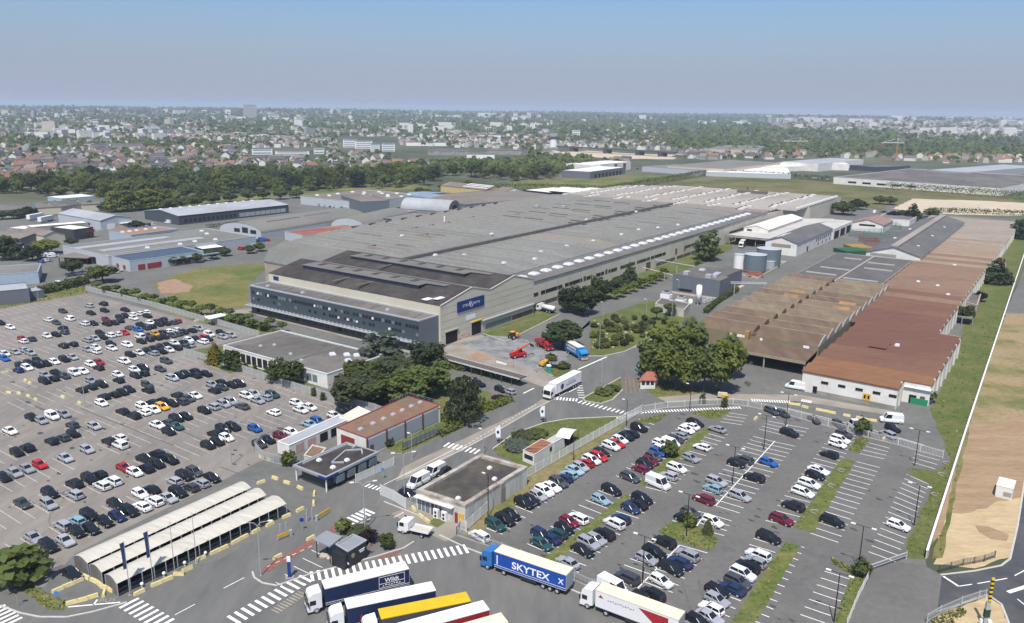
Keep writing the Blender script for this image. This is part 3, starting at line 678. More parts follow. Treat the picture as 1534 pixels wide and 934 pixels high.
for i in range(52):     # rows of thin dark vent strips
    a_ = 400 + (i % 13) * 9.4; b_ = 206 + (i // 13) * 26 + (i % 3) * 5
    mb = MB(); mb.box(*AB(a_, b_), 11.9, .5, 13, .55, ANG_A); t.part('vent_strip', mb, mat('vent_dark', (.085, .08, .072), .8, .1, 1))
domes(t, [AB(a_, b_) for a_, b_ in ((272, 197), (288, 192), (305, 200), (326, 199), (348, 197), (376, 196), (398, 197), (412, 192), (430, 188), (276, 222), (268, 232), (334, 250), (300, 282), (415, 240), (470, 235))], 12.2, 1.7, 1.7, .9)
domes(t, [AB(256 + i * 8.9, 176.8) for i in range(30)], 11.25, 3.7, 3.7, .9)
mb = MB(); mb.tube((*AB(355, 300), 11.8), (*AB(355, 300), 15.5), .5, 8); t.part('flue', mb, whitem)
for a_, b_ in ((452, 300), (462, 285)):
    mb = MB(); mb.box(*AB(a_, b_), 11.9, 3, 3, 1.6, ANG_A); t.part('roof_unit', mb, greymet)
for i, (a_, b_, w_, l_) in enumerate(((318, 283, 6.6, 34), (311, 274, 6.6, 12), (290, 300, 6.6, 18), (278, 262, 6.6, 10), (262, 268, 6.6, 8))):
    k = int((a_ - 247.7) // 7.05); a0, a1 = BAYS[k]; ar = a0 + (a1 - a0) * .82
    mb = MB(); mb.face([(*AB(a0 + .05, b_ - l_ / 2), 11.425), (*AB(ar - .3, b_ - l_ / 2), 12.36), (*AB(ar - .3, b_ + l_ / 2), 12.36), (*AB(a0 + .05, b_ + l_ / 2), 11.425)]); t.part('rusty_sheeting', mb, rust)
W0, W1 = AB(247.6, 169.2), AB(530, 169.2)
q = random.Random(9)
x = 6
for x0, x1 in ((4, 9), (11, 27), (29, 43), (46.5, 51), (55, 62), (66, 74), (77, 92), (94, 108), (109, 126), (150, 180), (215, 240)):
    mb = MB(); mb.panel(W0, W1, x0, x1, 5.0, 6.5, .06); t.part('window', mb, glass_d)
for x0, x1 in ((5, 33), (36, 66), (70, 92), (116, 138), (140, 188), (215, 225)):
    mb = MB(); mb.panel(W0, W1, x0, x1, .6, 2.2, .06); t.part('window', mb, mat('brown_glazing', (.09, .075, .06), .3, .3, .6))
for x0, x1, z0, z1 in ((.8, 5, 0, 4.2), (44, 46, 5, 7), (63, 65, 5, 7), (104, 109, 0, 4), (138, 140, 3.5, 6.5), (149, 151, 4, 6.5)):
    mb = MB(); mb.panel(W0, W1, x0, x1, z0, z1, .09); t.part('door', mb, hole if x0 < 5 else brownw)
for i in range(30):
    mb = MB(); mb.panel(W0, W1, 5 + i * 9, 5.25 + i * 9, 0, 10.8, .12); t.part('downpipe', mb, cream_d)

# ---- far tan-roofed section
t = Thing('rear_hall', 'tan roofed rear section of the factory dotted with rows of small rooflights', 'factory building', AB(600, 245))
mb = MB(); F_ = [AB(530.4, 172), AB(530.4, 336), AB(640, 338), AB(668, 303), AB(676, 158), AB(590, 158), AB(560, 168)]; mb.prism(F_, 0, 10.6, 0, False); t.part('wall', mb, cream)
q = random.Random(21)
for i in range(20):
    a0 = 530.6 + i * 7.2; a1 = a0 + 7.2; am = (a0 + a1) / 2
    bl = 337 if am < 640 else 337 - (am - 640) * 1.25
    br = 172 if am < 560 else 159
    ar = a0 + 5.9; zb = 10.7
    s = lambda b_: [(*AB(a0, b_), zb - .3), (*AB(a0, b_), zb), (*AB(ar, b_), zb + .9), (*AB(a1, b_), zb), (*AB(a1, b_), zb - .3)]
    mb = MB(); mb.loft([s(br), s(bl)], 0, True, False); t.part('roof_bay', mb, tan_roof if i > 1 else asb_br)
    mb = MB()
    for b_ in [br + 16 + k * 24 + q.random() * 3 for k in range(7)]:
        if b_ < bl - 4:
            mb = MB(); mb.box(*AB(am - 1, b_), zb + .3, 3.6, 3.4, 1.2, ANG_A, 0); mb.box(*AB(am + 2.2, b_ + 2.6), zb + .2, 2.2, 3.6, 1.0, ANG_A, 1); t.part('rooflight', mb, [mat('rear_rooflight', (.62, .59, .54), .6, .1, .5), mat('rear_shadow_brown', (.15, .085, .07), .8, .2, 1)])  # brown box beside each rooflight puts its shadow into colour
    if am > 566:
        mb = MB(); mb.box(*AB(a0 + 3, 160.5), zb + .1, 5.6, 1.3, 1.3, ANG_A); t.part('end_fin', mb, whitem)
mb = MB(); mb.box(*AB(652, 222), 11, 5, 24, 2.4, ANG_A); mb.tube((*AB(652, 226), 11), (*AB(652, 226), 16), .8, 8); t.part('roof_plant', mb, mat('plant_brown', (.14, .12, .1), .8, .2, 1))

# ---- brown multi-bay sheds and the long red-brown shed on the other side of the inner road
vault = [mat('mossy_roof', (.125, .082, .058), .95, .22, .5, col2=(.16, .115, .07), mix_scale=.12, col3=(.15, .1, .066), scale3=.03, stretch=((1, .25, 1), -ANG_A + 1.57)),
         mat('mossy_roof_pale', (.165, .118, .078), .95, .22, .5, col2=(.195, .155, .098), mix_scale=.1, stretch=((1, .25, 1), -ANG_A + 1.57)),
         mat('lichen_roof', (.33, .18, .06), .95, .25, .6, col2=(.18, .12, .075), mix_scale=.16)]
concg = mat('grey_concrete', (.30, .28, .25), .9, .15, .5, col2=(.22, .2, .18), mix_scale=.2)
olive_w = mat('olive_wall', (.20, .17, .105), .85, .15, .4)
t = Thing('brown_shed', 'brown moss stained multi bay shed with a dark open loading front', 'industrial shed', AB(296, 80))
mb = MB(); mb.prism(rect(247, 351, 59.4, 99.2), 0, 6.2, 0, False); t.part('wall', mb, olive_w)
q = random.Random(4)
for i in range(11):
    a0 = 247.2 + i * 9.4; a1 = a0 + 9.4
    for j, (bs, be) in enumerate(((59.6, 79.3), (80.7, 99))):
        zb = 6.2; hh = 2.1
        def sec(b_):
            L_ = [(*AB(a0, b_), zb - .2)]
            for k in range(7):
                u = k / 6; L_.append((*AB(a0 + (a1 - a0) * .80 * u, b_), zb + hh * math.sin(u * 1.45) / math.sin(1.45)))
            L_.append((*AB(a1, b_), zb)); L_.append((*AB(a1, b_), zb - .2)); return L_
        mb = MB(); mb.loft([sec(bs), sec(be)], 0, True, False)
        m_ = vault[0] if i < 3 else vault[1] if q.random() < .55 else vault[0]
        o = t.part('roof_bay', mb, m_)
        mb = MB(); ar = a0 + (a1 - a0) * .8; mb.tube((*AB(ar, bs), zb + hh + .06), (*AB(ar, be), zb + hh + .06), .12, 4); t.part('ridge_cap', mb, concg, o)
        if j == 0:
            mb = MB(); ss = sec(bs - .25); mb.loft([[(x, y, z + .15) for x, y, z in ss], [(x, y, z + .15) for x, y, z in sec(bs + .15)]], 0, True, False); t.part('end_wall', mb, concg, o)
        if (i, j) in ((5, 0), (6, 0), (7, 1), (6, 1)):
            mb = MB(); u0, u1 = .12, .72
            for (v0, v1) in ((.15, .45),):
                bA, bB = bs + (be - bs) * v0, bs + (be - bs) * v1
                s0 = [(x, y, z + .035) for x, y, z in sec(bA)][2:6]; s1 = [(x, y, z + .035) for x, y, z in sec(bB)][2:6]; mb.loft([s0, s1], 0, False, False)
            t.part('lichen_patch', mb, vault[2], o)
mb = MB(); mb.box(*AB(299, 80), 6.0, 103.5, 1.2, .75, ANG_A); t.part('valley_gutter', mb, brownw)
mb = MB(); mb.box(*AB(246.2, 81.4), 4.6, 2, 1.3, 3.2, ANG_A); t.part('hopper', mb, vault[2])
for b_, w_ in ((88, 2.0), (85.2, 1.9), (83.2, 1.6), (77.6, .8), (64, 1.8)):
    mb = MB(); mb.panel(AB(246.99, 99), AB(246.99, 59), 99 - b_, 99 - b_ + w_, 4.9 if w_ > 1 else 4.3, 6.0, .05); t.part('window', mb, whitem)
mb = MB(); s0 = [(*AB(234.5, 59.6), 4.6), (*AB(246.9, 59.6), 5.2), (*AB(246.9, 59.6), 4.95), (*AB(234.5, 59.6), 4.3)]; s1 = [(*AB(234.5, 85), 4.6), (*AB(246.9, 85), 5.2), (*AB(246.9, 85), 4.95), (*AB(234.5, 85), 4.3)]
mb.loft([s0, s1]); cp = t.part('canopy', mb, vault[0])
mb = MB(); mb.panel(AB(234.5, 85), AB(234.5, 59.6), 0, 25.4, 3.75, 4.62, .1); t.part('fascia', mb, mat('pale_brown_trim', (.3, .24, .18), .8, .15, 1), cp)
mb = MB(); mb.panel(AB(246.98, 85), AB(246.98, 59.6), .3, 25, 0, 4.6, .05); t.part('loading_opening', mb, hole)
for b_ in (84.7, 72, 60): mb = MB(); mb.box(*AB(235, b_), 0, .4, .4, 4.3, ANG_A); t.part('post', mb, concg)
q = random.Random(12)
pal = mat('pallet_goods', (.3, .25, .2), .9, .4, 1.2, col2=(.42, .42, .42), mix_scale=.7)
for k, b_ in enumerate((83.2, 81.6, 79.6, 76.5)):
    mb = MB(); mb.box(*AB(236 + (k % 2), b_), 0, 1.3, 1.1, .15, ANG_A); mb.box(*AB(236 + (k % 2), b_), .15, 1.2, 1.0, .7 + .3 * (k % 3), ANG_A + .1)
    solo('pallet_load', ['pallet of grey goods by the concrete post at the dark loading front', 'low pallet load second from the post at the dark loading front', 'taller pallet load third from the post at the dark loading front', 'pallet standing alone furthest along the dark loading front'][k].replace('furthest along', 'towards the middle of'), 'pallet', mb, pal, AB(236, b_), 'pallets at the loading front')
# flat grey piece
t = flat('link_roof', 'flat dark grey roofed building with pale strip rooflights between the brown and tan sheds', 'industrial building', rect(351.2, 428, 63.5, 99), 6.3, concg, mat('dark_felt', (.098, .092, .087), .92, .15, .3, col2=(.12, .113, .105), mix_scale=.08), .25)
for a_, b0_, b1_ in ((362, 66, 80), (382, 82, 95), (366, 84, 97), (392, 66, 78), (408, 68, 80), (414, 84, 92)):
    mb = MB(); mb.box(*AB(a_, (b0_ + b1_) / 2), 6.28, 1.1, b1_ - b0_, .45, ANG_A); t.part('strip_rooflight', mb, mat('dull_rooflight', (.38, .36, .32), .7, .15, .5))
mb = MB(); mb.box(*AB(389, 81.2), 6.25, 76, .7, .4, ANG_A); t.part('roof_upstand', mb, mat('cream_trim', (.36, .33, .27), .7, .1, 1))
# long shed: roof colour changes bay by bay from orange-brown to tan
rs = [mat('red_roof_' + n_, c_, .93, .13, .5, col2=c2_, mix_scale=.05, stretch=((.5, 1.6, 1), -ANG_A)) for n_, c_, c2_ in (
    ('orange', (.205, .1, .05), (.18, .085, .047)), ('dark', (.138, .064, .046), (.155, .076, .055)), ('mid', (.165, .084, .054), (.15, .074, .05)),
    ('tan', (.21, .132, .085), (.185, .115, .074)), ('pale', (.275, .2, .142), (.245, .178, .125)), ('grey', (.29, .24, .197), (.26, .215, .177)))]
t = Thing('long_shed', 'very long low shed with ribbed roof fading from red brown to tan', 'industrial shed', AB(420, 45))
mb = MB(); mb.prism(rect(221.5, 229.5, 32.2, 56.8), 0, 5.9, 0, False); mb.prism(rect(229.5, 289, 25.6, 57), 0, 5.9, 0, False); mb.prism(rect(289, 632, 32.2, 62.8), 0, 5.9, 0, False); mb.prism(rect(594, 632, 62.8, 86), 0, 5.9, 0, False)
t.part('wall', mb, white_w)
a = 221.2; i = 0
while a < 632:
    a1 = min(a + 8.2, 632.2); am = (a + a1) / 2
    b0_ = 32 if (am < 229.5 or am > 289) else 25.3
    b1_ = 57 if am < 289 else 63; 
    if am > 596: b1_ = 86.2
    k = 0 if am < 238 else 2 if am < 250 else 1 if am < 308 else 2 if am < 338 else (3 if i % 3 else 2) if am < 372 else 3 if am < 425 else (4 if i % 2 else 3) if am < 455 else 4 if am < 500 else (5 if i % 2 else 4) if am < 530 else 5
    mb = MB(); ar = a + (a1 - a) * .75
    s = lambda b_: [(*AB(a, b_), 5.75), (*AB(a, b_), 6.0), (*AB(ar, b_), 6.75), (*AB(a1, b_), 6.0), (*AB(a1, b_), 5.75)]
    mb.loft([s(b0_), s(b1_)], 0, True, False); o = t.part('roof_bay', mb, rs[k])
    mb = MB(); mb.tube((*AB(ar, b0_), 6.8), (*AB(ar, b1_), 6.8), .07, 4); t.part('ridge_cap', mb, rs[3] if k < 3 else rs[5], o)
    if i % 1 == 0:
        mb = MB(); mb.box(*AB(am, b0_ + .1), 0, .45, .5, 6.7, ANG_A); t.part('buttress', mb, stain_w)
    a = a1; i += 1
FW0, FW1 = AB(221.4, 56.8), AB(221.4, 32.2)
for x0 in (5.2, 9.7, 14.2, 18.6, 23.2 - .6):
    mb = MB(); mb.panel(FW0, FW1, x0, x0 + 1.9, 3.3, 4.0, .05); t.part('window', mb, hole)
mb = MB(); mb.panel(FW0, FW1, .05, 24.5, 5.6, 6.0, .15); t.part('fascia', mb, redtrim)
mb = MB(); mb.panel(FW0, FW1, 4.2, 24.5, 0, 1.0, .04); t.part('plinth', mb, concg)
mb = MB(); mb.panel(FW0, FW1, 3.2, 4.3, .2, 2.1, .09); t.part('door', mb, hole)
mb = MB(); mb.panel(FW0, FW1, 16.3, 18.2, 1.0, 2.9, .12); s_ = t.part('warning_board', mb, yellowm)
for k in range(2): mb = MB(); mb.panel(FW0, FW1, 16.55 + k * .95, 17.0 + k * .95, 1.5, 2.5, .15); t.part('board_symbol', mb, hole, s_)
mb = MB(); mb.prism([AB(228.9, 25.4), AB(228.9, 31.9), AB(231.5, 31.9), AB(231.5, 25.4)], 4.4, 4.6, 0, True, True); t.part('lean_to_roof', mb, whitem)
for b_, w_, m_ in ((30.5, 1.8, hole), (27.8, 1.2, brownw)):
    mb = MB(); mb.panel(AB(229.45, 31.9), AB(229.45, 25.4), 31.9 - b_, 31.9 - b_ + w_, 0, 2.4, .06); t.part('door', mb, m_)
domes(t, [AB(a_, b_) for a_, b_ in ((368, 44), (352, 38), (372, 52), (425, 45), (262, 40))], 6.6, 1.4, 1.4, .7)
mb = MB(); mb.box(*AB(260, 44.5), 6.62, 8, 5, .1, ANG_A); t.part('roof_patch', mb, rs[1])
# long gabled building with white front
t = gable('gabled_workshop', 'long dark grey gabled workshop with a white front rising from the long shed', 'workshop', [AB(430, 60.5), AB(590, 60.5), AB(590, 85.5), AB(430, 85.5)], 8.2, 11.8, white_w, mat('dark_slate_roof', (.11, .105, .1), .9, .12, .4, col2=(.14, .132, .125), mix_scale=.06), .5)
mb = MB(); mb.box(*AB(510, 73), 11.7, 158, 3.4, .7, ANG_A); t.part('ridge_vent', mb, tan_roof)
mb = MB(); mb.panel(AB(429.98, 85.5), AB(429.98, 60.5), 2, 14, 6.6, 8.0, .05); t.part('window_band', mb, mat('dusty_glass', (.3, .28, .24), .4, .2, 1))
domes(t, [AB(455 + k * 22, 66 + (k % 2) * 15) for k in range(5)], 9.6, 1.5, 1.5, .6)

# ---- white halls with the loading yard
t = gable('white_workshop', 'white rendered workshop with a grey gabled roof and two bright rooflights', 'workshop', [AB(440, 122.8), AB(513, 122.8), AB(513, 140), AB(440, 140)], 7.0, 9.8, white_w, mat('dark_slate_roof', (.1, .1, .1)), .4)
mb = MB(); mb.panel(AB(439.98, 140), AB(439.98, 122.8), 3.5, 14, 4.2, 6.0, .05); t.part('window_band', mb, mat('tan_glazing', (.28, .23, .17), .5, .1, 1))
for k in range(2):
    mb = MB(); am = 452 + k * 9; mb.face([(*AB(am - 3.6, 137.5), 8.05), (*AB(am + 3.6, 137.5), 8.05), (*AB(am + 3.6, 133), 9.52), (*AB(am - 3.6, 133), 9.52)][::-1]); t.part('rooflight', mb, whitem)
for k in range(8):
    mb = MB(); mb.panel(AB(440, 122.78), AB(513, 122.78), 38 + k * 4.2, 40 + k * 4.2, 3.4, 5.2, .05); t.part('window', mb, glass_d)
    if k % 2: mb = MB(); mb.panel(AB(440, 122.78), AB(513, 122.78), 38 + k * 4.2, 40 + k * 4.2, .8, 2.4, .05); t.part('window', mb, glass_d)
mb = MB(); mb.panel(AB(440, 122.78), AB(513, 122.78), 20, 22.4, 0, 2.8, .06); t.part('door', mb, hole)
t = flat('loading_canopy', 'wide white flat canopy over the loading bay behind the white workshop', 'canopy', [AB(455, 141.5), AB(455, 168), AB(560, 160), AB(575, 136), AB(520, 141)], 5.6, concg, mat('white_sheet_roof', (.5, .47, .42), .7, .1, .3, col2=(.42, .39, .35), mix_scale=.05), .3, z0=4.6)
mb = MB(); mb.panel(AB(470, 168), AB(470, 141.5), .5, 26, 0, 4.6, .1); t.part('bay_opening', mb, hole)
for k in range(4): mb = MB(); mb.box(*AB(456, 143 + k * 7.8), 0, .4, .4, 4.7, ANG_A); t.part('post', mb, concg)
t = gable('white_shed', 'bright white gabled shed rising beside the loading canopy against the factory', 'shed', [AB(478, 151), AB(548, 151), AB(548, 166), AB(478, 166)], 7.6, 9.6, white_w, mat('white_sheet_roof_new', (.7, .68, .63), .7, .06, .4), .3)
mb = MB(); mb.panel(AB(477.9, 166), AB(477.9, 151), 2, 5, 6, 7, .05); t.part('window', mb, glass_d)
t = flat('depot_canopy', 'white roofed open depot at the far end of the white workshop', 'canopy', [AB(514, 122.4), AB(514, 136), AB(562, 136), AB(562, 122.4)], 6.4, white_w, mat('white_sheet_roof', (.5, .47, .42)), .3)
for k in range(3): mb = MB(); mb.panel(AB(514, 122.36), AB(562, 122.36), 3 + k * 15, 14 + k * 15, 0, 4.8, .06); t.part('bay_opening', mb, hole)
t = gable('small_depot', 'small white gabled house with a part red roof beyond the works road', 'house', [AB(566, 104), AB(596, 104), AB(596, 124), AB(566, 124)], 5, 8, white_w, mat('worn_red_roof', (.3, .16, .12), .9, .2, .3, col2=(.2, .18, .17), mix_scale=.06), .4)
mb = MB(); mb.panel(AB(565.98, 124), AB(565.98, 104), 5, 15, 3.6, 4.8, .05); t.part('window_band', mb, glass_d)
t = flat('site_office', 'low grey flat roofed site office behind the small white house', 'office', [AB(612, 96), AB(612, 118), AB(655, 118), AB(655, 96)], 4, white_w, felt_l, .3)

# ---- grey box building, tanks and plant yard
t = Thing('plant_house', 'grey metal clad plant house with a flat roof carrying ducts', 'plant building', AB(329, 127))
ft = [AB(314.5, 117.4), AB(314.5, 138.4), AB(345, 138.4), AB(345, 119), AB(325, 119), AB(325, 117.4)]
mb = MB(); mb.prism(ft, .9, 8, 0, False); t.part('wall', mb, slate_l)
mb = MB(); mb.prism(inset(rect(314.5, 345, 117.4, 138.4), -.05), 0, .9, 0, True); t.part('plinth', mb, mat('cream_plinth', (.5, .42, .32), .8, .1, 1))
mb = MB(); mb.prism(ft, 7.9, 8.12, 0, True, True); t.part('roof', mb, bitu_g)
mb = MB(); mb.box(*AB(323, 122.5), 8.1, 8.5, 2.4, 1.1, ANG_A + .12); mb.box(*AB(317.5, 123.5), 8.1, 2.4, 2.4, 1.5, ANG_A); t.part('air_duct', mb, greymet)
mb = MB(); mb.box(*AB(319, 134), 8.1, 3.2, 2.2, 1.3, ANG_A); t.part('air_duct', mb, greymet)
domes(t, [AB(331, 132)], 8.1, 2.6, 2.6, .9, greymet, name='roof_vent')
mb = MB(); mb.panel(AB(314.5, 138.4), AB(314.5, 117.4), 2.5, 9, 1.6, 2.6, .1); t.part('louvre_band', mb, hole)
t2 = Thing('pipe_bridge', 'pale pipe bridge crossing the road from the grey plant house', 'pipe bridge', AB(330, 112))
mb = MB(); mb.tube((*AB(326, 117), 5.2), (*AB(334, 104), 5.2), .22, 6); mb.tube((*AB(326.8, 117.4), 5.6), (*AB(334.8, 104.4), 5.6), .18, 6); t2.part('pipe', mb, greymet)
mb = MB(); mb.tube((*AB(327, 115.5), 0), (*AB(327, 115.5), 5.2), .2, 6); mb.tube((*AB(333.5, 104.8), 0), (*AB(333.5, 104.8), 5.2), .2, 6); t2.part('support', mb, greymet)
t2 = Thing('pipe_gallery', 'white pipe gallery running from the factory wall to the grey plant house', 'pipe bridge', AB(352, 152))
mb = MB(); mb.tube((*AB(362, 169), 4.2), (*AB(345, 138), 6.5), .2, 6); mb.tube((*AB(344, 167), 3.2), (*AB(332, 139), 3.2), .2, 6); t2.part('pipe', mb, mat('dull_white', (.5, .49, .46), .6, .1, 1))
mb = MB(); mb.tube((*AB(354, 154), 0), (*AB(354, 154), 5), .18, 6); mb.tube((*AB(338, 153), 0), (*AB(338, 153), 3.2), .18, 6); t2.part('support', mb, greymet)
def tank(label, px, r, h, m_, pxz=0.0):
    x, y = G(*px); t = Thing('storage_tank', label, 'storage tank', (x, y), 'storage tanks behind the plant house')
    mb = MB(); mb.tube((x, y, 0), (x, y, h), r, 28, cap=False); t.part('shell', mb, m_, smooth=True)
    mb = MB(); mb.tube((x, y, h), (x, y, h + r * .1), r + .12, 28, r2=.4); t.part('lid', mb, mat('tank_lid', (.42, .44, .46), .6, .1, 1))
    mb = MB()
    for k in range(28): a0 = 2 * math.pi * k / 28; a1 = a0 + 2 * math.pi / 28; mb.tube((x + r * math.cos(a0), y + r * math.sin(a0), h + .9), (x + r * math.cos(a1), y + r * math.sin(a1), h + .9), .04, 4); mb.tube((x + r * math.cos(a0), y + r * math.sin(a0), h), (x + r * math.cos(a0), y + r * math.sin(a0), h + .9), .03, 4)
    t.part('railing', mb, greymet)
tankm = mat('tank_bluegrey', (.13, .16, .18), .5, .08, .5)
tank('white ribbed storage tank beside the bigger blue grey tank', (1107, 403), 2.9, 7.4, whitem); tank('wide blue grey storage tank with a pale lid in the middle of the tanks', (1130, 407), 5.3, 8.6, tankm)
tank('blue grey storage tank furthest from the plant house'.replace('furthest from', 'behind the wide one beside the white workshop near'), (1150, 399), 6.0, 9.2, tankm); tank('small short grey storage tank in front of the tall blue grey ones', (1153, 402), 2.4, 3.6, greymet)
t = Thing('pipe_stack', 'red brown stack of rusty pipes in a low walled bund by the tanks', 'pipe stack', G(1127, 412))
q = random.Random(2); mb = MB()
for k in range(16): c = G(1116 + q.random() * 22, 408 + q.random() * 8); mb.tube((c[0] - 2 * BX[0], c[1] - 2 * BX[1], .3 + q.random() * .9), (c[0] + 2 * BX[0], c[1] + 2 * BX[1], .3 + q.random() * .9), .35, 6)
t.part('pipe', mb, mat('rusty_iron', (.22, .075, .05), .9, .25, 1))
mb = MB(); A_ = [G(*p) for p in ((1112, 413), (1136, 418), (1178, 394), (1150, 392))]
for k in range(3): mb.prism(strip(A_[k], A_[k + 1], .3), 0, .9)
t.part('bund_wall', mb, mat('cream_plinth', (.5, .42, .32)))
x, y = G(1046, 456); t = Thing('gas_tank', 'tall white upright gas tank standing in the plant yard', 'gas tank', (x, y))
mb = MB(); mb.tube((x, y, .8), (x, y, 7.6), 1.15, 14, cap=True); mb.ell((x, y, 7.6), (1.15, 1.15, .5), 14, 6); t.part('shell', mb, whitem, smooth=True)
for k in range(3): a_ = k * 2.1; mb = MB(); mb.tube((x + math.cos(a_), y + math.sin(a_), 0), (x + math.cos(a_), y + math.sin(a_), .9), .12, 5); t.part('leg', mb, whitem)
x, y = G(1034, 458); t = Thing('water_softener', 'short white cylinder tank beside the tall gas tank', 'tank', (x, y))
mb = MB(); mb.tube((x, y, 0), (x, y, 2.4), .85, 12); t.part('shell', mb, whitem, smooth=True); mb = MB(); mb.ell((x, y, 2.4), (.85, .85, .35), 12, 4); t.part('lid', mb, whitem, smooth=True)
for lab, px_, sx, sy, hh in (('white boxy cooling unit near the brown fence of the plant yard', (998, 446), 4.2, 3, 2.6), ('white cooling tower with sloping sides between the boxy unit and gas tank', (1020, 455), 3.6, 3.2, 3.0)):
    x, y = G(*px_); t = Thing('cooling_unit', lab, 'cooling unit', (x, y)); mb = MB(); mb.box(x, y, 0, sx, sy, hh * .6, ANG_B); t.part('casing', mb, whitem)
    mb = MB(); mb.box(x, y, hh * .6, sx * .8, sy * .8, hh * .4, ANG_B); t.part('fan_housing', mb, greymet); mb = MB(); mb.box(x, y, hh, sx * .5, sy * .5, .2, ANG_B); t.part('grille', mb, hole)
for k in range(3):
    x, y = G(1055 + k * 5, 455 - k * 1.5); t = Thing('water_container', ['first', 'second', 'third'][k] + ' grey caged water container counting away from the tall gas tank', 'container', (x, y), 'caged water containers')
    mb = MB(); mb.box(x, y, .15, 1.2, 1.1, 1.6, ANG_B); t.part('bottle', mb, greymet); mb = MB(); mb.box(x, y, 0, 1.3, 1.2, .15, ANG_B); t.part('pallet', mb, hole)
    mb = MB(); [mb.box(x, y, .3 + j * .45, 1.26, 1.16, .05, ANG_B) for j in range(4)]; t.part('cage', mb, whitem)
t = flat('yard_store', 'low cream block store with a flat felt roof in front of the plant yard', 'store', [G(*p) for p in ((981, 466), (1024, 476), (1033, 466), (990, 457))], 2.9, mat('cream_block', (.5, .46, .38), .85, .15, .6), bitu_g, .15)
f = t.foot
for k in range(3): mb = MB(); mb.panel(G(981, 466), G(1024, 476), 2 + k * 3.6, 3.6 + k * 3.6, 0, 2.1, .05); t.part('door', mb, mat('grey_door', (.3, .28, .25), .6, .1, 1))
# ================================================================== industrial estate beside the works and the town behind
def GT(px, py):
    """pixel to the graded far land"""
    z = 0.0
    for _ in range(6): x, y = G(px, py, z); z = terr(x, y)
    return x, y, z
W_ = dict(white=white_w, cream=cream, slate=slate, grey=slate_l, met=greymet, black=mat('black_cladding', (.012, .013, .016), .5, .05, 1), blue=mat('pale_blue_wall', (.33, .40, .46), .6, .1, .5),
          yellow=mat('yellow_wall', (.52, .40, .18), .7, .08, .5), char=mat('charcoal_wall', (.06, .06, .065), .6, .06, 1), conc=concg, beige=mat('beige_wall', (.5, .42, .33), .8, .1, .5), pale=mat('pale_cladding', (.42, .44, .46), .55, .06, .5))
R_ = dict(white=mat('white_sheet_roof_new', (.7, .68, .63)), pale=mat('pale_metal_roof', (.36, .37, .38), .6, .1, .2, col2=(.31, .31, .31), mix_scale=.04), grey=asb, tan=asb2, brown=mat('brown_sheet_roof', (.175, .145, .12), .9, .15, .2, col2=(.2, .17, .145), mix_scale=.03),
          dark=bitu_g, navy=mat('navy_sheet_roof', (.06, .085, .125), .6, .08, .3), red=mat('red_sheet_roof', (.25, .075, .045), .85, .15, .3, col2=(.29, .12, .075), mix_scale=.06), rust=mat('rusty_tan_roof', (.27, .17, .105), .9, .15, .3),
          hip=mat('brown_tile_roof', (.19, .125, .09), .9, .15, .5), green=mat('green_trim', (.03, .17, .12), .6, .1, 1), blue=mat('blue_grey_roof', (.2, .26, .32), .7, .1, .2), slate=mat('slate_tile_roof', (.085, .085, .09), .85, .15, .3))
def rect3(A, B, X, z):
    A, B, X = G(*A, z), G(*B, z), G(*X, z); l = math.dist(A, B); ux, uy = (B[0] - A[0]) / l, (B[1] - A[1]) / l; nx, ny = -uy, ux
    d = (X[0] - A[0]) * nx + (X[1] - A[1]) * ny
    return [A, B, (B[0] + nx * d, B[1] + ny * d), (A[0] + nx * d, A[1] + ny * d)]
def barrel(name, label, cat, q, z0, zc, wm, rm, fill=True):
    A, B, C_, D = q; c = (sum(p[0] for p in q) / 4, sum(p[1] for p in q) / 4); t = Thing(name, label, cat, c)
    def arc(P, Q, gr=0.0): return [(*lerp(P, Q, .5 - .5 * math.cos(math.pi * k / 16)), z0 + gr + (zc - z0) * math.sin(math.pi * k / 16)) for k in range(17)]
    a0, a1 = arc(A, D), arc(B, C_)
    mb = MB()
    for e in (a0, a1): mb.face([(e[0][0], e[0][1], 0)] + e + [(e[-1][0], e[-1][1], 0)])
    for p, s_ in ((A, B), (D, C_)): mb.face([(*p, 0), (*s_, 0), (*s_, z0), (*p, z0)])
    t.part('wall', mb, wm)
    mb = MB(); u = [(x, y, z + .15) for x, y, z in a0]; v = [(x, y, z + .15) for x, y, z in a1]; mb.loft([u, v], 0, False, False); t.part('roof', mb, rm, smooth=False)
    t.q = q; return t
def ind(kind, name, label, cat, A, B, X, he, hr, w, r, **k):
    q = rect3(A, B, X, he)
    if kind == 'g': return gable(name, label, cat, q, he, hr, W_[w], R_[r], .3, **k)
    if kind == 'b': return barrel(name, label, cat, q, he, hr, W_[w], R_[r])
    t = flat(name, label, cat, q, he, W_[w], R_[r], hr, **k); t.q = q; return t
def wins(t, P, Q, n, w, z0, z1, m=None, s=.1, e=.1, name='window'):
    L_ = math.dist(P, Q)
    for i in range(n):
        c = L_ * (s + (1 - s - e) * (i + .5) / n); mb = MB(); mb.panel(P, Q, c - w / 2, c + w / 2, z0, z1, .06); t.part(name, mb, m or glass_d)

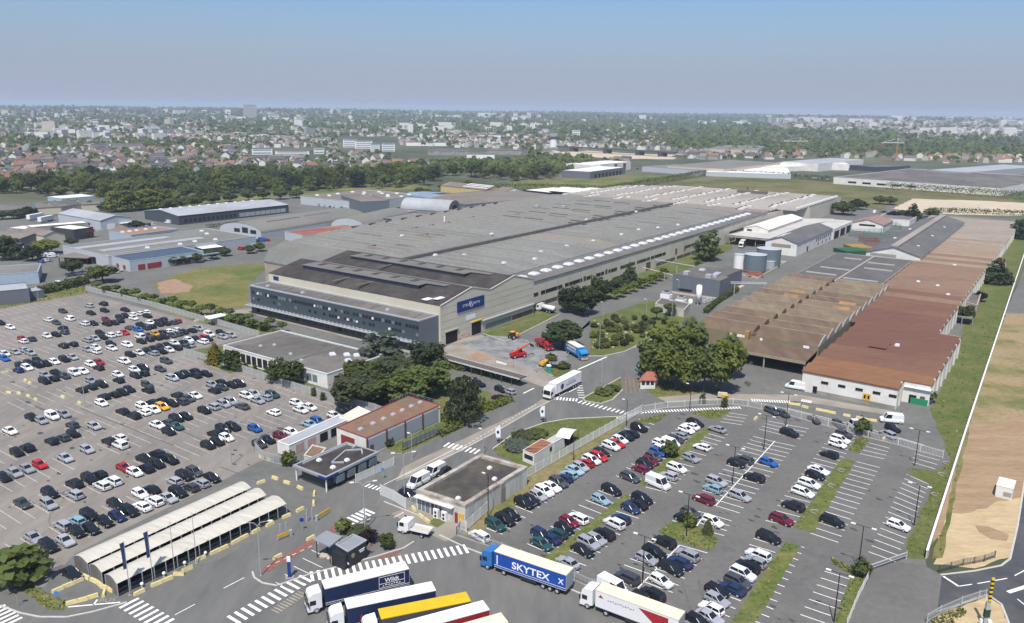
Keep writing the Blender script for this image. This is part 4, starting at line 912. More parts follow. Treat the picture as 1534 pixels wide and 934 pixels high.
t = ind('g', 'warehouse', 'grey warehouse with a pale ribbed roof between the dark box and the green trimmed sheds', 'warehouse', (86.7, 320), (150, 331), (195, 326), 6, 8.3, 'pale', 'pale')
mb = MB(); mb.panel(t.q[1], t.q[2], 4, 9, 0, 3.5, .1); t.part('door', mb, whitem); mb = MB(); mb.panel(t.q[1], t.q[2], 12, 20, 3, 3.4, 2.5); t.part('canopy', mb, whitem); wins(t, t.q[0], t.q[1], 2, 2, 2, 3.4, s=.55, e=.2)
t = ind('f', 'showroom', 'charcoal box building with a brilliant white flat roof', 'commercial building', (75.6, 341), (110, 345), (139.5, 341), 6, .3, 'char', 'white')
mb = MB(); mb.panel(t.q[1], t.q[2], 8, 13, 3.4, 5, .15); t.part('sign_panel', mb, redtrim); mb = MB(); mb.panel(t.q[1], t.q[2], 14, 18, 3.6, 4.8, .15); t.part('sign_panel', mb, whitem); wins(t, t.q[1], t.q[2], 3, 3, .4, 2.4, s=.35)
ind('g', 'gabled_workshop', 'small white walled workshop with a brown gabled roof in front of the charcoal box', 'workshop', (65, 354), (30, 347), (95, 350), 5, 7, 'cream', 'brown'); t = None
ind('g', 'brown_workshop', 'low brown roofed shed at the edge of the estate with a blue grey gable', 'shed', (-30, 352), (30, 358), (22, 347), 4, 5.6, 'grey', 'brown')
ind('f', 'storage_roof', 'long narrow white roofed store behind the charcoal box', 'store', (46, 341), (132, 334), (128, 331), 4, .2, 'conc', 'white')
ind('f', 'storage_roof', 'small white roofed store beside the brown gabled workshop', 'store', (10, 342), (40, 344), (44, 339), 3.5, .2, 'conc', 'white')
gl = ['first', 'second', 'third', 'fourth']
for i, (A, B, X) in enumerate((((-25, 317), (52, 313), (25, 305)), ((54, 312), (90, 310), (80, 303)), ((91, 310), (122, 306), (118, 300)), ((123, 307), (160, 305), (150, 299)))):
    t = ind('g', 'green_trimmed_shed', gl[i] + ' dark roofed shed with green gable trim counting towards the yellow green trees', 'shed', A, B, X, 5, 7.4, 'cream', 'dark', group='green trimmed sheds by the tree belt')
    r1, r2 = t.R; mb = MB(); mb.tube((*lerp(t.q[1], t.q[2], .15), 5.9), (*r2, 7.7), .45, 4); mb.tube((*r2, 7.7), (*lerp(t.q[1], t.q[2], .85), 5.9), .45, 4); t.part('gable_trim', mb, R_['green'])
ind('f', 'white_store', 'white roofed store at the foot of the dark tree belt above the green trimmed sheds', 'store', (92, 298), (143, 294), (135, 290), 5, .2, 'blue', 'white')
gable('hipped_house', 'white house with a brown hipped roof beside the blue walled building', 'house', rect3((163, 346), (178, 350), (193, 344), 4), 4, 7.2, white_w, R_['hip'], .8, hip=.3)
t = ind('f', 'blue_building', 'pale blue walled building with a rusty tan flat roof', 'commercial building', (197, 353), (266, 344), (240, 338), 5.5, .35, 'blue', 'rust')
wins(t, t.q[0], t.q[1], 8, 2, 3.2, 4.6, s=.35, e=.12); domes(t, [lerp(lerp(t.q[0], t.q[1], u), lerp(t.q[3], t.q[2], u), .6) for u in (.1, .25, .4, .6, .8)], 5.5, 2, 2, .8, rot=.6)
t = ind('f', 'retail_block', 'long low block with two bands of rooflights across its tan roof behind the meadow', 'commercial building', (162, 385), (383, 355), (326, 341), 5.2, .3, 'pale', 'tan')
for v, u0, u1 in ((.38, .08, .75), (.72, .02, .62)):
    n = 26
    for i in range(n):
        u = u0 + (u1 - u0) * i / n; p = lerp(lerp(t.q[0], t.q[1], u), lerp(t.q[3], t.q[2], u), v); dx, dy = t.q[1][0] - t.q[0][0], t.q[1][1] - t.q[0][1]
        mb = MB(); mb.box(*p, 5.16, 1.7, 6.5, .35, math.atan2(dy, dx)); t.part('rooflight', mb, R_['pale'])
wins(t, t.q[0], t.q[3], 2, 3, 0, 3.4, hole, name='door')
domes(t, [lerp(lerp(t.q[0], t.q[1], u), lerp(t.q[3], t.q[2], u), v) for u, v in ((.5, .15), (.62, .2), (.75, .15), (.85, .6), (.9, .85), (.3, .2))], 5.2, 2.2, 2.2, .8, rot=.5)
t = ind('f', 'blue_roof_store', 'pale store with a navy blue sheet roof and red door panels facing the meadow road', 'store', (194, 392), (305, 377), (285, 366), 5, .25, 'pale', 'navy')
for i, (u, m_) in enumerate(((.1, redtrim), (.22, redtrim), (.31, redtrim), (.6, redtrim), (.72, redtrim), (.9, whitem))): mb = MB(); L_ = math.dist(t.q[0], t.q[1]); mb.panel(t.q[0], t.q[1], L_ * u, L_ * u + 3.4, .3, 2.9, .08); t.part('door', mb, m_)
mb = MB(); mb.panel(t.q[0], t.q[1], 20, 45, 3.3, 3.7, 2.0); t.part('canopy', mb, R_['blue']); wins(t, t.q[0], t.q[3], 3, 2.6, .4, 2.4, redtrim, name='door')
ind('f', 'white_roof_store', 'white flat roofed store joined to the end of the navy blue roof', 'store', (303, 374), (338, 370), (330, 364), 4, .2, 'char', 'white')
ind('f', 'brown_store', 'low tan roofed store with a pale blue wall at the frame edge of the estate', 'store', (-60, 416), (57, 408), (48, 396), 5, .2, 'blue', 'tan'); ind('f', 'grey_store', 'blue grey walled store with a pale roof beside the old car park hedge', 'store', (-60, 443), (43, 433), (35, 424), 5.5, .2, 'grey', 'pale'); ind('f', 'grey_store', 'lower annex joined to the blue grey walled store by the hedge', 'store', (44, 438), (65, 435), (60, 430), 3.2, .15, 'grey', 'pale')
t = Thing('open_shelter', 'dark open sided shelter with a brown roof in front of the rooflight block', 'shelter', G(110, 392)); q = rect3((86, 385), (131, 387), (112, 379), 3.4)
mb = MB(); mb.prism(q, 3.1, 3.5, 0, True, True); t.part('roof', mb, R_['brown']); 
for p in q: mb = MB(); mb.box(*lerp(p, lerp(q[0], q[2], .5), .06), 0, .3, .3, 3.1); t.part('post', mb, hole)
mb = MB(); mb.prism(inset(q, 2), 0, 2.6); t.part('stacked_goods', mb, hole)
t = ind('g', 'modern_warehouse', 'long modern grey warehouse with a pale metal roof and a row of light doors', 'warehouse', (267, 324), (432, 307), (416, 297), 6, 8.2, 'slate', 'pale')
wins(t, t.q[0], t.q[1], 9, 4, 1, 3.6, R_['pale'], .52, .03, 'door'); wins(t, t.q[0], t.q[1], 12, 2.2, 1.2, 3.6, glass_d, .04, .5)
domes(t, [lerp(lerp(t.q[0], t.q[1], u / 12), lerp(t.q[3], t.q[2], u / 12), .8) for u in range(1, 12)], 6.8, 2.4, 2.4, .7, rot=.4)
t = ind('b', 'barrel_roof_hall', 'wide tan barrel roofed hall behind the edge of the great factory roof', 'industrial hall', (391, 350), (548, 325), (346, 340), 3.6, 8.2, 'pale', 'tan')
for k in range(3): mb = MB(); mb.panel(t.q[0], t.q[3], 4 + k * 7, 9 + k * 7, 2.8, 5 + (k == 1) * 1, .08); t.part('window', mb, glass_d)
for u0, u1, v in ((.16, .45, .3), (.5, .75, .32)):
    mb = MB(); mb.tube((*lerp(lerp(t.q[0], t.q[1], u0), lerp(t.q[3], t.q[2], u0), v), 7.75), (*lerp(lerp(t.q[0], t.q[1], u1), lerp(t.q[3], t.q[2], u1), v), 7.75), .7, 4); t.part('strip_rooflight', mb, felt_l)
t = ind('b', 'barrel_roof_hall', 'tan barrel roofed hall with a pale arched end wall above the red roof', 'industrial hall', (546, 341), (615, 324), (503, 336), 2.5, 7.5, 'pale', 'tan')
ind('f', 'red_roof_shed', 'pale walled shed with a red sheet roof against the edge of the factory', 'shed', (453, 353), (545, 341.5), (434, 347), 4.6, .15, 'pale', 'red')
t = ind('f', 'skylight_warehouse', 'grey warehouse with white domes dotted over a brown flat roof', 'warehouse', (450, 295), (541, 304), (527, 283), 6, .3, 'pale', 'brown')
domes(t, [lerp(lerp(t.q[0], t.q[1], u), lerp(t.q[3], t.q[2], u), v) for u, v in ((.05, .2), (.12, .45), (.2, .25), (.1, .7), (.25, .75), (.35, .9), (.4, .6), (.5, .8), (.55, .55), (.65, .9), (.7, .7), (.8, .6), (.85, .9), (.92, .7))], 6, 3, 3, .9, rot=.3)
ind('f', 'office_block', 'taller blue grey block joined to the end of the domed warehouse roof', 'office block', (541, 303), (583, 301), (572, 291), 8.5, .3, 'grey', 'brown')
ind('g', 'pale_roof_shed', 'white walled shed with a blue grey roof beside the blue grey block', 'shed', (593, 295), (627, 297), (612, 286), 5, 6.5, 'white', 'blue')
ind('g', 'pale_roof_shed', 'smaller blue grey roofed shed next to the yellow warehouse', 'shed', (648, 298), (670, 294), (640, 287), 5, 6.5, 'white', 'blue')
t = ind('b', 'barrel_store', 'white half cylinder store with a dark door in its round end', 'store', (600, 313), (672, 318), (690, 314), .8, 8.5, 'grey', 'pale')
mb = MB(); mb.panel(t.q[1], t.q[2], math.dist(t.q[1], t.q[2]) / 2 - 3, math.dist(t.q[1], t.q[2]) / 2 + 3, 0, 5, .1); t.part('door', mb, hole)
ind('f', 'white_tent', 'low white roofed tent at the edge of the grey factory roof', 'tent', (641, 328), (674, 322), (665, 318), 4, .1, 'white', 'white')
ind('f', 'tan_roof_store', 'tan roofed dark walled store next to the low white tent', 'store', (601, 330), (648, 321), (640, 315), 5, .15, 'char', 'tan')
ind('f', 'rusty_roof_store', 'rusty orange and blue roofed store in front of the white half cylinder', 'store', (588, 322), (625, 316), (600, 312), 4.6, .15, 'blue', 'rust')
t = ind('g', 'yellow_warehouse', 'yellow walled warehouse with white strips along its brown roof', 'warehouse', (660, 278), (728, 285), (742, 281), 6, 8.6, 'yellow', 'brown')
for v in (.12, .3, .45): mb = MB(); mb.face([(*lerp(lerp(t.q[0], t.q[1], u), lerp(t.q[3], t.q[2], u), v_), 6.3 + 5.2 * v_) for u, v_ in ((.45, v), (.97, v), (.97, v + .06), (.45, v + .06))]); t.part('strip_rooflight', mb, whitem)
wins(t, t.q[1], t.q[2], 1, 4, 0, 4, hole, .3, .3, 'door')
ind('g', 'white_gabled_store', 'white gabled store beside the gable of the yellow warehouse', 'store', (741, 285), (757, 287), (766, 283), 5.5, 8, 'white', 'brown')
ind('f', 'brown_roof_works', 'wide low brown roofed works behind the grey factory roof', 'works', (698, 307), (843, 294), (705, 288), 5.5, .2, 'grey', 'brown')
t = ind('g', 'black_warehouse', 'black clad warehouse with a white gabled roof behind the brown roofed works', 'warehouse', (823, 286), (866, 290), (888, 284), 7, 9, 'black', 'white')
ind('f', 'white_roof_warehouse', 'low white roofed warehouse to the side of the black clad one', 'warehouse', (784, 285), (823, 289), (831, 281), 6, .2, 'black', 'white')
ind('f', 'white_roof_warehouse', 'white flat roofed warehouse touching the tan far end of the factory', 'warehouse', (885, 290), (922, 284), (905, 278), 6, .2, 'pale', 'white')
t = ind('f', 'distribution_centre', 'grey distribution building with a white roof and a row of dark dock doors', 'distribution building', (884, 258), (937, 251), (905, 248), 8, .3, 'grey', 'white'); wins(t, t.q[0], t.q[1], 8, 5, 0, 5, hole, name='dock_door')
t = ind('f', 'white_red_store', 'white box store with two red panels behind the grey distribution building', 'store', (885, 248), (945, 243), (935, 239), 10, .3, 'white', 'white'); wins(t, t.q[0], t.q[1], 2, 7, .5, 9, redtrim, .5, .05, 'red_panel')
for lab, A, B, X, h, w, r in (
    ('vast brilliant white roofed warehouse across the fields behind the factory', (1058, 258), (1185, 262), (1190, 252), 5, 'pale', 'white'),
    ('wide tan roofed warehouse next to the vast white roof', (1000, 249), (1085, 254), (1098, 241), 8, 'beige', 'tan'),
    ('second white roofed warehouse behind the dark roofed one', (1155, 251), (1258, 248), (1250, 242), 6, 'white', 'white'),
    ('pale walled long low warehouse beyond the hedge line', (962, 250), (1042, 256), (1040, 249), 6, 'pale', 'tan'),
    ('grey roofed warehouse at the frame edge beyond the green field', (1452, 259), (1560, 250), (1540, 244), 8, 'met', 'pale'),
    ('low dark office beside the crane beyond the dark roofed warehouse', (1314, 251), (1364, 249), (1352, 245), 6, 'slate', 'dark'),
    ('white walled warehouse with a long pale stripe under the tower crane', (1172, 243), (1226, 246), (1238, 237), 10, 'white', 'pale'),
    ('long grey roofed warehouse on the wooded rise', (1060, 224), (1135, 226), (1120, 219), 9, 'beige', 'tan'),
    ('white roofed shed between the white warehouse and the dark office', (1235, 246), (1272, 247), (1270, 242), 8, 'white', 'white'),
    ('small white office on the gravel beside the dark roofed warehouse', (1470, 270), (1502, 272), (1504, 266), 6, 'white', 'white')):
    ind('f', 'far_warehouse', lab, 'warehouse', A, B, X, h, .3, w, r)
t = ind('f', 'dark_roof_warehouse', 'very long white walled warehouse with a dark roof beyond the green field', 'warehouse', (1249, 266), (1500, 283), (1460, 259), 7, .3, 'white', 'dark'); wins(t, t.q[0], t.q[1], 5, 9, 2, 4, hole, .08, .45)
# viaduct on the yellow strip
t = Thing('viaduct', 'dark road viaduct on piers crossing the yellow strip of land', 'viaduct', G(920, 234)); A, B = G(836, 226), G(1012, 236)
mb = MB(); mb.prism(strip(A, B, 12), 7, 9, 0, True, True); t.part('deck', mb, mat('dark_concrete', (.07, .07, .075), .9, .1, .1))
for u in (.15, .45, .72, .9): mb = MB(); mb.box(*lerp(A, B, u), 0, 14, 8, 7, .3); t.part('pier', mb, mat('dark_concrete', (.07, .07, .075)))

# landmarks of the far town
def block(name, label, cat, px, py, wpx, hpx, dep, wm, rm=None, floors=0, zz=None):
    x, y, z = GT(px, py); d = math.hypot(x, y) ; s = d / F * 1.02; w, h = wpx * s, hpx * s; t = Thing(name, label, cat, (x, y, z - .5)); ux, uy = y / d, -x / d
    f = [(x - ux * w / 2, y - uy * w / 2), (x + ux * w / 2, y + uy * w / 2), (x + ux * w / 2 + x / d * dep, y + uy * w / 2 + y / d * dep), (x - ux * w / 2 + x / d * dep, y - uy * w / 2 + y / d * dep)]
    mb = MB(); mb.prism(f, z - 1, z + h, 0, False); t.part('wall', mb, wm)
    mb = MB(); mb.prism(inset(f, -.3), z + h, z + h + .8, 0, True, True); t.part('roof', mb, rm or felt_l)
    for k in range(floors):
        mb = MB(); L_ = math.dist(f[0], f[1]); zz_ = z + h * (k + .35) / floors; mb.panel(f[0], f[1], L_ * .06, L_ * .94, zz_, zz_ + h / floors * .4, .15); t.part('window_band', mb, mat('far_glazing', (.22, .24, .27), .4, .1, .1))
    return t
pl = mat('pale_render', (.62, .60, .55), .8, .08, .1); wr = mat('white_render', (.72, .71, .68), .8, .08, .1)
block('hospital_tower', 'grey tower block standing alone above the skyline', 'tower block', 375, 174, 17, 19, 30, mat('grey_render', (.36, .34, .32), .8, .1, .05), None, 5)
block('tower_block', 'reddish brown tower block on the skyline above the wooded rise', 'tower block', 1258.5, 192, 10, 15, 25, mat('brick_render', (.27, .20, .17), .8, .1, .05), None, 4)
for i, (lab, px, py, w, h) in enumerate((('tall white twin tower block, slimmer one, in the middle of the suburb', 144, 192, 6, 11), ('shorter wide white block beside the slim white tower in the suburb', 163, 195, 22, 6), ('small cream tower block above the red roofs, nearer the long white flats', 547, 200, 8, 7),
    ('small cream tower block above the red roofs, nearer the water tower', 578, 200, 8, 6.5), ('white tower block on the far skyline above the woods', 630, 175, 4, 11), ('pair of pale flats on the skyline beside the white tower', 772, 179, 6, 9), ('wide pale flats on the skyline next to the slim pale ones', 788, 180, 14, 7),
    ('pale tower beside the water tower behind the houses', 863, 206, 11, 10), ('bright white slab far off in the open woods', 955, 190, 22, 4), ('white hangar roofs below the white slab in the woods', 946, 198, 70, 3.5), ('white flats crowning the hill near the grey tower', 410, 175, 14, 8), ('long white block on the hill slope under the skyline', 97, 176, 14, 5))):
    block('flats', lab, 'flats', px, py, w, h, 18, wr if i % 2 else pl, None, 3 if h > 6 else 0)
for i, (px, py, w) in enumerate(((525, 221, 20), (545, 223, 24), (562, 228, 13), (582, 227, 18))):
    block('long_flats', ['end', 'second', 'third', 'last'][i] + ' section of the stepped white slab of flats, counting away from the orange roofs', 'flats', px, py, w, 11, 12, wr, None, 4).o['group'] = 'stepped white flats'
for i, (lab, px, py, w, h) in enumerate((('long low cream flats with a dark hedge before them', 393, 232, 27, 8), ('low cream flats next to the longest ones behind the hedge', 438, 233, 46, 6), ('white flats at the corner of the park behind the tree belt', 478, 231, 14, 8), ('white low factory roof in the middle of the suburb', 53, 246, 55, 5),
    ('grey brown hall among the red roofs', 150, 224, 20, 6), ('dark grey hall behind the red roofed terraces', 192, 224, 36, 7), ('white long flats facing the park beyond the belt', 250, 243, 38, 6), ('white flats peeping out over the tree belt', 218, 247, 22, 6), ('blue grey slab of offices in the suburb', 235, 202, 18, 7))):
    block('suburb_block', lab, 'flats' if 'flats' in lab else 'hall', px, py, w, h, 16, wr if i != 4 and i != 5 and i != 8 else concg, None, 2)
for i, (lab, px, py, w, h) in enumerate((('white roofed school block behind the stepped flats', 640, 219, 60, 5), ('grey roofed depot with pale doors beyond the park', 672, 233, 60, 6), ('white depot with a grey roof by the bridge', 720, 238, 40, 6), ('dark roofed hall beyond the white depot', 755, 232, 50, 6), ('tan hall by the railway in front of the water tower', 735, 208, 30, 5))):
    block('depot', lab, 'depot', px, py, w, h, 30, wr if i % 2 == 0 else concg, felt_l)
x, y, z = GT(829, 224); t = Thing('water_tower', 'pale mushroom topped water tower rising over the houses', 'water tower', (x, y, z)); s = math.hypot(x, y) / F
mb = MB(); mb.tube((x, y, z), (x, y, z + 15 * s), 6.2 * s, 20, r2=4.8 * s, cap=False); t.part('shaft', mb, wr, smooth=True); mb = MB(); mb.tube((x, y, z + 15 * s), (x, y, z + 18.5 * s), 5 * s, 20, r2=7.4 * s); mb.tube((x, y, z + 18.5 * s), (x, y, z + 23 * s), 7.4 * s, 20, r2=6.6 * s); t.part('reservoir', mb, concg)
def crane(label, px, py, hpx, jib0, jib1, m_):
    x, y, z = GT(px, py); s = math.hypot(x, y) / F; t = Thing('tower_crane', label, 'crane', (x, y, z)); h = hpx * s; w = 1.0 * s
    mb = MB()
    for u, v in ((-1, -1), (1, -1), (1, 1), (-1, 1)): mb.tube((x + u * w * .4, y + v * w * .4, z), (x + u * w * .4, y + v * w * .4, z + h), .25, 4)
    for k in range(14): a_, b_ = ((-1, -1), (1, 1)) if k % 2 else ((1, -1), (-1, 1)); mb.tube((x + a_[0] * w * .4, y + a_[1] * w * .4, z + h * k / 14), (x + b_[0] * w * .4, y + b_[1] * w * .4, z + h * (k + 1) / 14), .2, 4)
    t.part('mast', mb, m_)
    mb = MB(); mb.tube((x + jib0 * s, y, z + h * 1.0), (x + jib1 * s, y, z + h * 1.0), .5, 4); mb.tube((x + jib0 * s, y, z + h), (x, y, z + h * 1.22), .18, 4); mb.tube((x, y, z + h * 1.22), (x + jib1 * s, y, z + h), .18, 4); mb.tube((x, y, z + h), (x, y, z + h * 1.22), .4, 4); t.part('jib', mb, whitem)
    mb = MB(); mb.box(x + jib0 * s * .9, y, z + h * .93, 3, 2, 3); t.part('counterweight', mb, m_)
crane('red masted tower crane in front of the wooded rise', 1196, 236, 22, -26, 11, mat('crane_red', (.35, .08, .05), .6, .1, 1)); crane('orange masted tower crane over the red roofed houses', 1341, 244, 26, -22, 9, mat('crane_orange', (.5, .22, .05), .6, .1, 1))
# ------------------------------------------------------------------ houses and trees of the town
def poly_px(p, poly): return inside(p, poly)
BELT = [(-40, 300), (100, 296), (240, 302), (440, 288), (640, 278), (690, 270), (760, 278), (850, 262), (892, 250), (886, 238), (800, 236), (745, 246), (700, 246), (600, 254), (520, 262), (380, 262), (300, 272), (200, 268), (120, 272), (70, 282), (-40, 282)]
HILL = [(1000, 205), (1100, 196), (1140, 190), (1200, 200), (1330, 203), (1400, 212), (1540, 214), (1540, 236), (1330, 234), (1240, 232), (1120, 230), (1000, 222)]
NOT = [[(-60, 420), (-60, 286), (240, 306), (440, 290), (650, 280), (660, 264), (770, 272), (850, 268), (900, 262), (945, 238), (1060, 240), (1160, 240), (1270, 238), (1440, 246), (1580, 242), (1580, 420)],
       [(505, 232), (600, 232), (600, 205), (505, 205)], [(830, 240), (1015, 242), (1015, 226), (830, 222)], [(375, 240), (490, 240), (490, 222), (375, 222)], [(600, 245), (790, 245), (790, 226), (600, 218)]]
q = random.Random(77); HOUSES = []; TREES = []     # (x,y,z,scale,rot,palette) / (x,y,z,size)
def vn(x, y): return math.sin(x * .011 + 1.3) * math.cos(y * .009 - .4) + .6 * math.sin(x * .027 - y * .021) + .4 * math.sin(x * .06 + y * .05)
def fill(r0, r1, stp, hs):
    y = r0 * .8
    while y < r1:
        half = y * .70 + 40; x = -half
        while x < half:
            xx = x + (q.random() - .5) * stp * .7; yy = y + (q.random() - .5) * stp * .7; x += stp
            r = math.hypot(xx, yy)
            if not (r0 <= r < r1): continue
            z = terr(xx, yy); px, py = PJ(xx, yy, z)
            if px < -25 or px > 1560: continue
            if any(inside((px, py), n) for n in NOT): continue
            belt = inside((px, py), BELT); hill = inside((px, py), HILL)
            v = vn(xx, yy)
            if belt or hill:
                if q.random() < .95: TREES.append((xx, yy, z, (1.15 if belt else 1.0) * hs * (.75 + .5 * q.random()), belt))
                continue
            right = px > 960 and py < 190
            v2 = math.sin(xx * .0019 + .7) * math.cos(yy * .0023 + .3) + .5 * math.sin(yy * .0051 + xx * .0012)
            woods = (r > 1300 and v2 > .62) or (px > 820 and py < 214) or (py < 190 and v > .15) or (300 < px < 900 and py < 205 and v > -.25) or (py < 172 and v > -.3)
            ph = .10 if woods else .46 if v < .5 else .16
            if px > 1150 and 178 < py < 208: ph = .7; 
            if px > 1000 and py < 180: ph = .28
            if 840 < px < 1120 and py < 200: ph = .07
            if py > 232 and px > 300 and px < 900: ph *= .8
            if py > 257 and px > 75: ph = 0
            u = q.random()
            if u < ph:
                pal = 0
                if px > 1150 and py > 178: pal = 1
                elif (180 < px < 320 and 205 < py < 236) or (px < 90 and 250 < py < 285) or (py > 198 and py < 212 and px > 520) or (px < 120 and 200 < py < 225): pal = 1 if q.random() < .55 else 0
                HOUSES.append((xx, yy, z, hs * (.8 + .5 * q.random()), (int(v * 3) % 4) * .8 + q.choice((0, 1.57)) + q.random() * .15, pal))
            elif u < ph + (.85 if woods else .36 if py > 185 else .42): TREES.append((xx, yy, z, hs * (.55 + .5 * q.random()), False))
        y += stp
fill(560, 1250, 17, 1.0); fill(1250, 2400, 22, 1.05); fill(2400, 5000, 46, 1.5); fill(5000, 10500, 105, 2.6)
HOUSES.sort(key=lambda h: h[0] ** 2 + h[1] ** 2); TREES.sort(key=lambda h: h[0] ** 2 + h[1] ** 2)
hw = [mat('house_white', (.64, .62, .57), .8, .08, .2), mat('house_cream', (.47, .42, .345), .8, .08, .2), mat('house_grey', (.33, .32, .30), .8, .08, .2)]
hr = [mat('slate_tiles', (.085, .082, .085), .85, .15, .3), mat('brown_tiles', (.17, .12, .095), .9, .15, .3), mat('orange_tiles', (.225, .12, .085), .9, .15, .3), mat('pale_tiles', (.20, .165, .145), .9, .15, .3)]
def house_meshes(w, d, he, hh, ext):
    def wall():
        mb = MB(); a = [(-w / 2, -d / 2), (w / 2, -d / 2), (w / 2, d / 2), (-w / 2, d / 2)]
        mb.face([(*a[0], 0), (*a[1], 0), (*a[1], he), (*a[0], he)]); mb.face([(*a[2], 0), (*a[3], 0), (*a[3], he), (*a[2], he)])
        mb.face([(*a[1], 0), (*a[2], 0), (*a[2], he), (w / 2, 0, he + hh - .1), (*a[1], he)]); mb.face([(*a[3], 0), (*a[0], 0), (*a[0], he), (-w / 2, 0, he + hh - .1), (*a[3], he)])
        if ext: mb.box(w / 2 + 2, -.5, 0, 4, d * .7, he * .55)
        return mb
    def roof():
        mb = MB(); o = .4; e = he - hh * o / (d / 2); x0, x1, y0, y1 = -w / 2 - o, w / 2 + o, -d / 2 - o, d / 2 + o
        mb.face([(x0, y0, e + .15), (x1, y0, e + .15), (x1, 0, he + hh + .15), (x0, 0, he + hh + .15)]); mb.face([(x1, y1, e + .15), (x0, y1, e + .15), (x0, 0, he + hh + .15), (x1, 0, he + hh + .15)])
        mb.face([(x0, y0, e), (x0, 0, he + hh), (x0, 0, he + hh + .15), (x0, y0, e + .15)]); mb.face([(x1, y0, e), (x1, 0, he + hh), (x1, 0, he + hh + .15), (x1, y0, e + .15)]); mb.face([(x0, y0, e), (x1, y0, e), (x1, y0, e + .15), (x0, y0, e + .15)])
        mb.box(w * .25, .6, he + hh * .5, .7, .6, hh * .5 + .9)
        return mb
    def win():
        L_ = []
        for k in range(3):
            mb = MB(); mb.box(-w / 2 + w * (k + .5) / 3, -d / 2 - .03, he * .35, 1.3, .14, 1.4); L_.append(mb)
        return L_
    return wall(), roof(), win()
HV = [house_meshes(*a) for a in ((10, 8, 3.2, 3.2, 0), (12, 8.5, 4.6, 3, 1), (9, 9, 3.4, 3.8, 1), (16, 8.5, 5, 2.8, 0))]
HM = {}
for vi, (w_, r__, wi) in enumerate(HV):
    for k in range(3): HM[vi, 'w', k] = w_.mesh('wall', hw[k])
    for k in range(4): HM[vi, 'r', k] = r__.mesh('roof', hr[k])
    HM[vi, 'g'] = [m.mesh('window', glass_d) for m in wi]
wn_ = ['white', 'cream', 'grey']; rn_ = ['slate roofed', 'brown roofed', 'orange roofed', 'pale tiled']; vn_ = ['small cottage', 'wide house with a side wing', 'square house with an annexe', 'long terrace house']
def pick_house(pal):
    wk = q.choice((0, 0, 0, 1, 1, 2)); rk = (2 if q.random() < .8 else 1) if pal else q.choice((0, 0, 0, 1, 1, 3, 2))
    return wk, rk
NH = 285
near = HOUSES[:NH]
# label: count along rows that run across the picture
rows = {}
info = []
for i, h in enumerate(near):
    px, py = PJ(h[0], h[1], h[2]); vi = q.randrange(4); wk, rk = pick_house(h[5]); info.append((px, py, vi, wk, rk)); rows.setdefault((vi, wk, rk), []).append(i)
ORD = ['first', 'second', 'third', 'fourth', 'fifth', 'sixth', 'seventh', 'eighth', 'ninth', 'tenth', 'eleventh', 'twelfth', 'thirteenth', 'fourteenth', 'fifteenth', 'sixteenth', 'seventeenth', 'eighteenth', 'nineteenth', 'twentieth']
def ordn(k): return ORD[k] if k < 20 else (str(k + 1) + ('th' if 10 < (k + 1) % 100 < 14 else {1: 'st', 2: 'nd', 3: 'rd'}.get((k + 1) % 10, 'th')))
for key, ids in rows.items():
    ids.sort(key=lambda i: info[i][0])
    for n, i in enumerate(ids):
        h = near[i]; vi, wk, rk = key; sc_ = h[3]
        o = bpy.data.objects.new('house', None); COL.objects.link(o); o.location = (h[0], h[1], h[2]); o.rotation_euler = (0, 0, h[4]); o.scale = (sc_, sc_, sc_); o.empty_display_size = .5
        lab = f'{wn_[wk]} {rn_[rk]} {vn_[vi]}' + (f', {ordn(n)} of its like from the left' if len(ids) > 1 else ' in the suburb, the only such one')
        tag(o, lab, 'house', 'houses of the near suburb')
        link('wall', HM[vi, 'w', wk], o); link('roof', HM[vi, 'r', rk], o)
        if i < 110:
            for gm in HM[vi, 'g']: link('window', gm, o)
# the rest of the town reads as one mass
V, Fc, Mi = [], [], []
def add_house(h, big):
    x, y, z, s, r, pal = h; c, sn = math.cos(r), math.sin(r); k = len(V)
    if big and math.sin(x * .0032 + 2) * math.sin(y * .0027) > .45 and q.random() < .3: s *= 1.3; he0 = 2.6
    else: he0 = 1
    w, d, he, hh = 9.6 * s, 7.4 * s, (3.6 + 2 * q.random()) * s ** .7, 2.8 * s ** .6
    if he0 > 1: w *= 2.2; hh = .3; he *= he0
    elif big and q.random() < .2: w *= 1.9; hh = .3; he *= 1.5 + 2.2 * (q.random() < .12)
    for u, v, zz in ((-1, -1, 0), (1, -1, 0), (1, 1, 0), (-1, 1, 0), (-1, -1, he), (1, -1, he), (1, 1, he), (-1, 1, he), (-1, 0, he + hh), (1, 0, he + hh)):
        V.append((x + u * w / 2 * c - v * d / 2 * sn, y + u * w / 2 * sn + v * d / 2 * c, z + zz - (.6 if zz == 0 else 0)))
    wk, rk = pick_house(pal); wk = 0 if he0 > 1 else wk
    if hh < 1: rk = q.choice((3, 0, 0, 4))
    for f, m in (((0, 1, 5, 4), wk), ((2, 3, 7, 6), wk), ((1, 2, 6, 9, 5), wk), ((3, 0, 4, 8, 7), wk), ((4, 5, 9, 8), 3 + rk), ((6, 7, 8, 9), 3 + rk)):
        Fc.append(tuple(k + i for i in f)); Mi.append(m)
for h in HOUSES[NH:]: add_house(h, h[0] ** 2 + h[1] ** 2 > 2000 ** 2)
me = bpy.data.meshes.new('distant_town'); me.from_pydata(V, [], Fc)
for m in hw + hr + [R_['white']]: me.materials.append(m)
me.polygons.foreach_set('material_index', Mi); me.update()
tag(link('distant_town', me), 'far town of white and red roofed houses fading into the haze', 'town', kind='stuff')
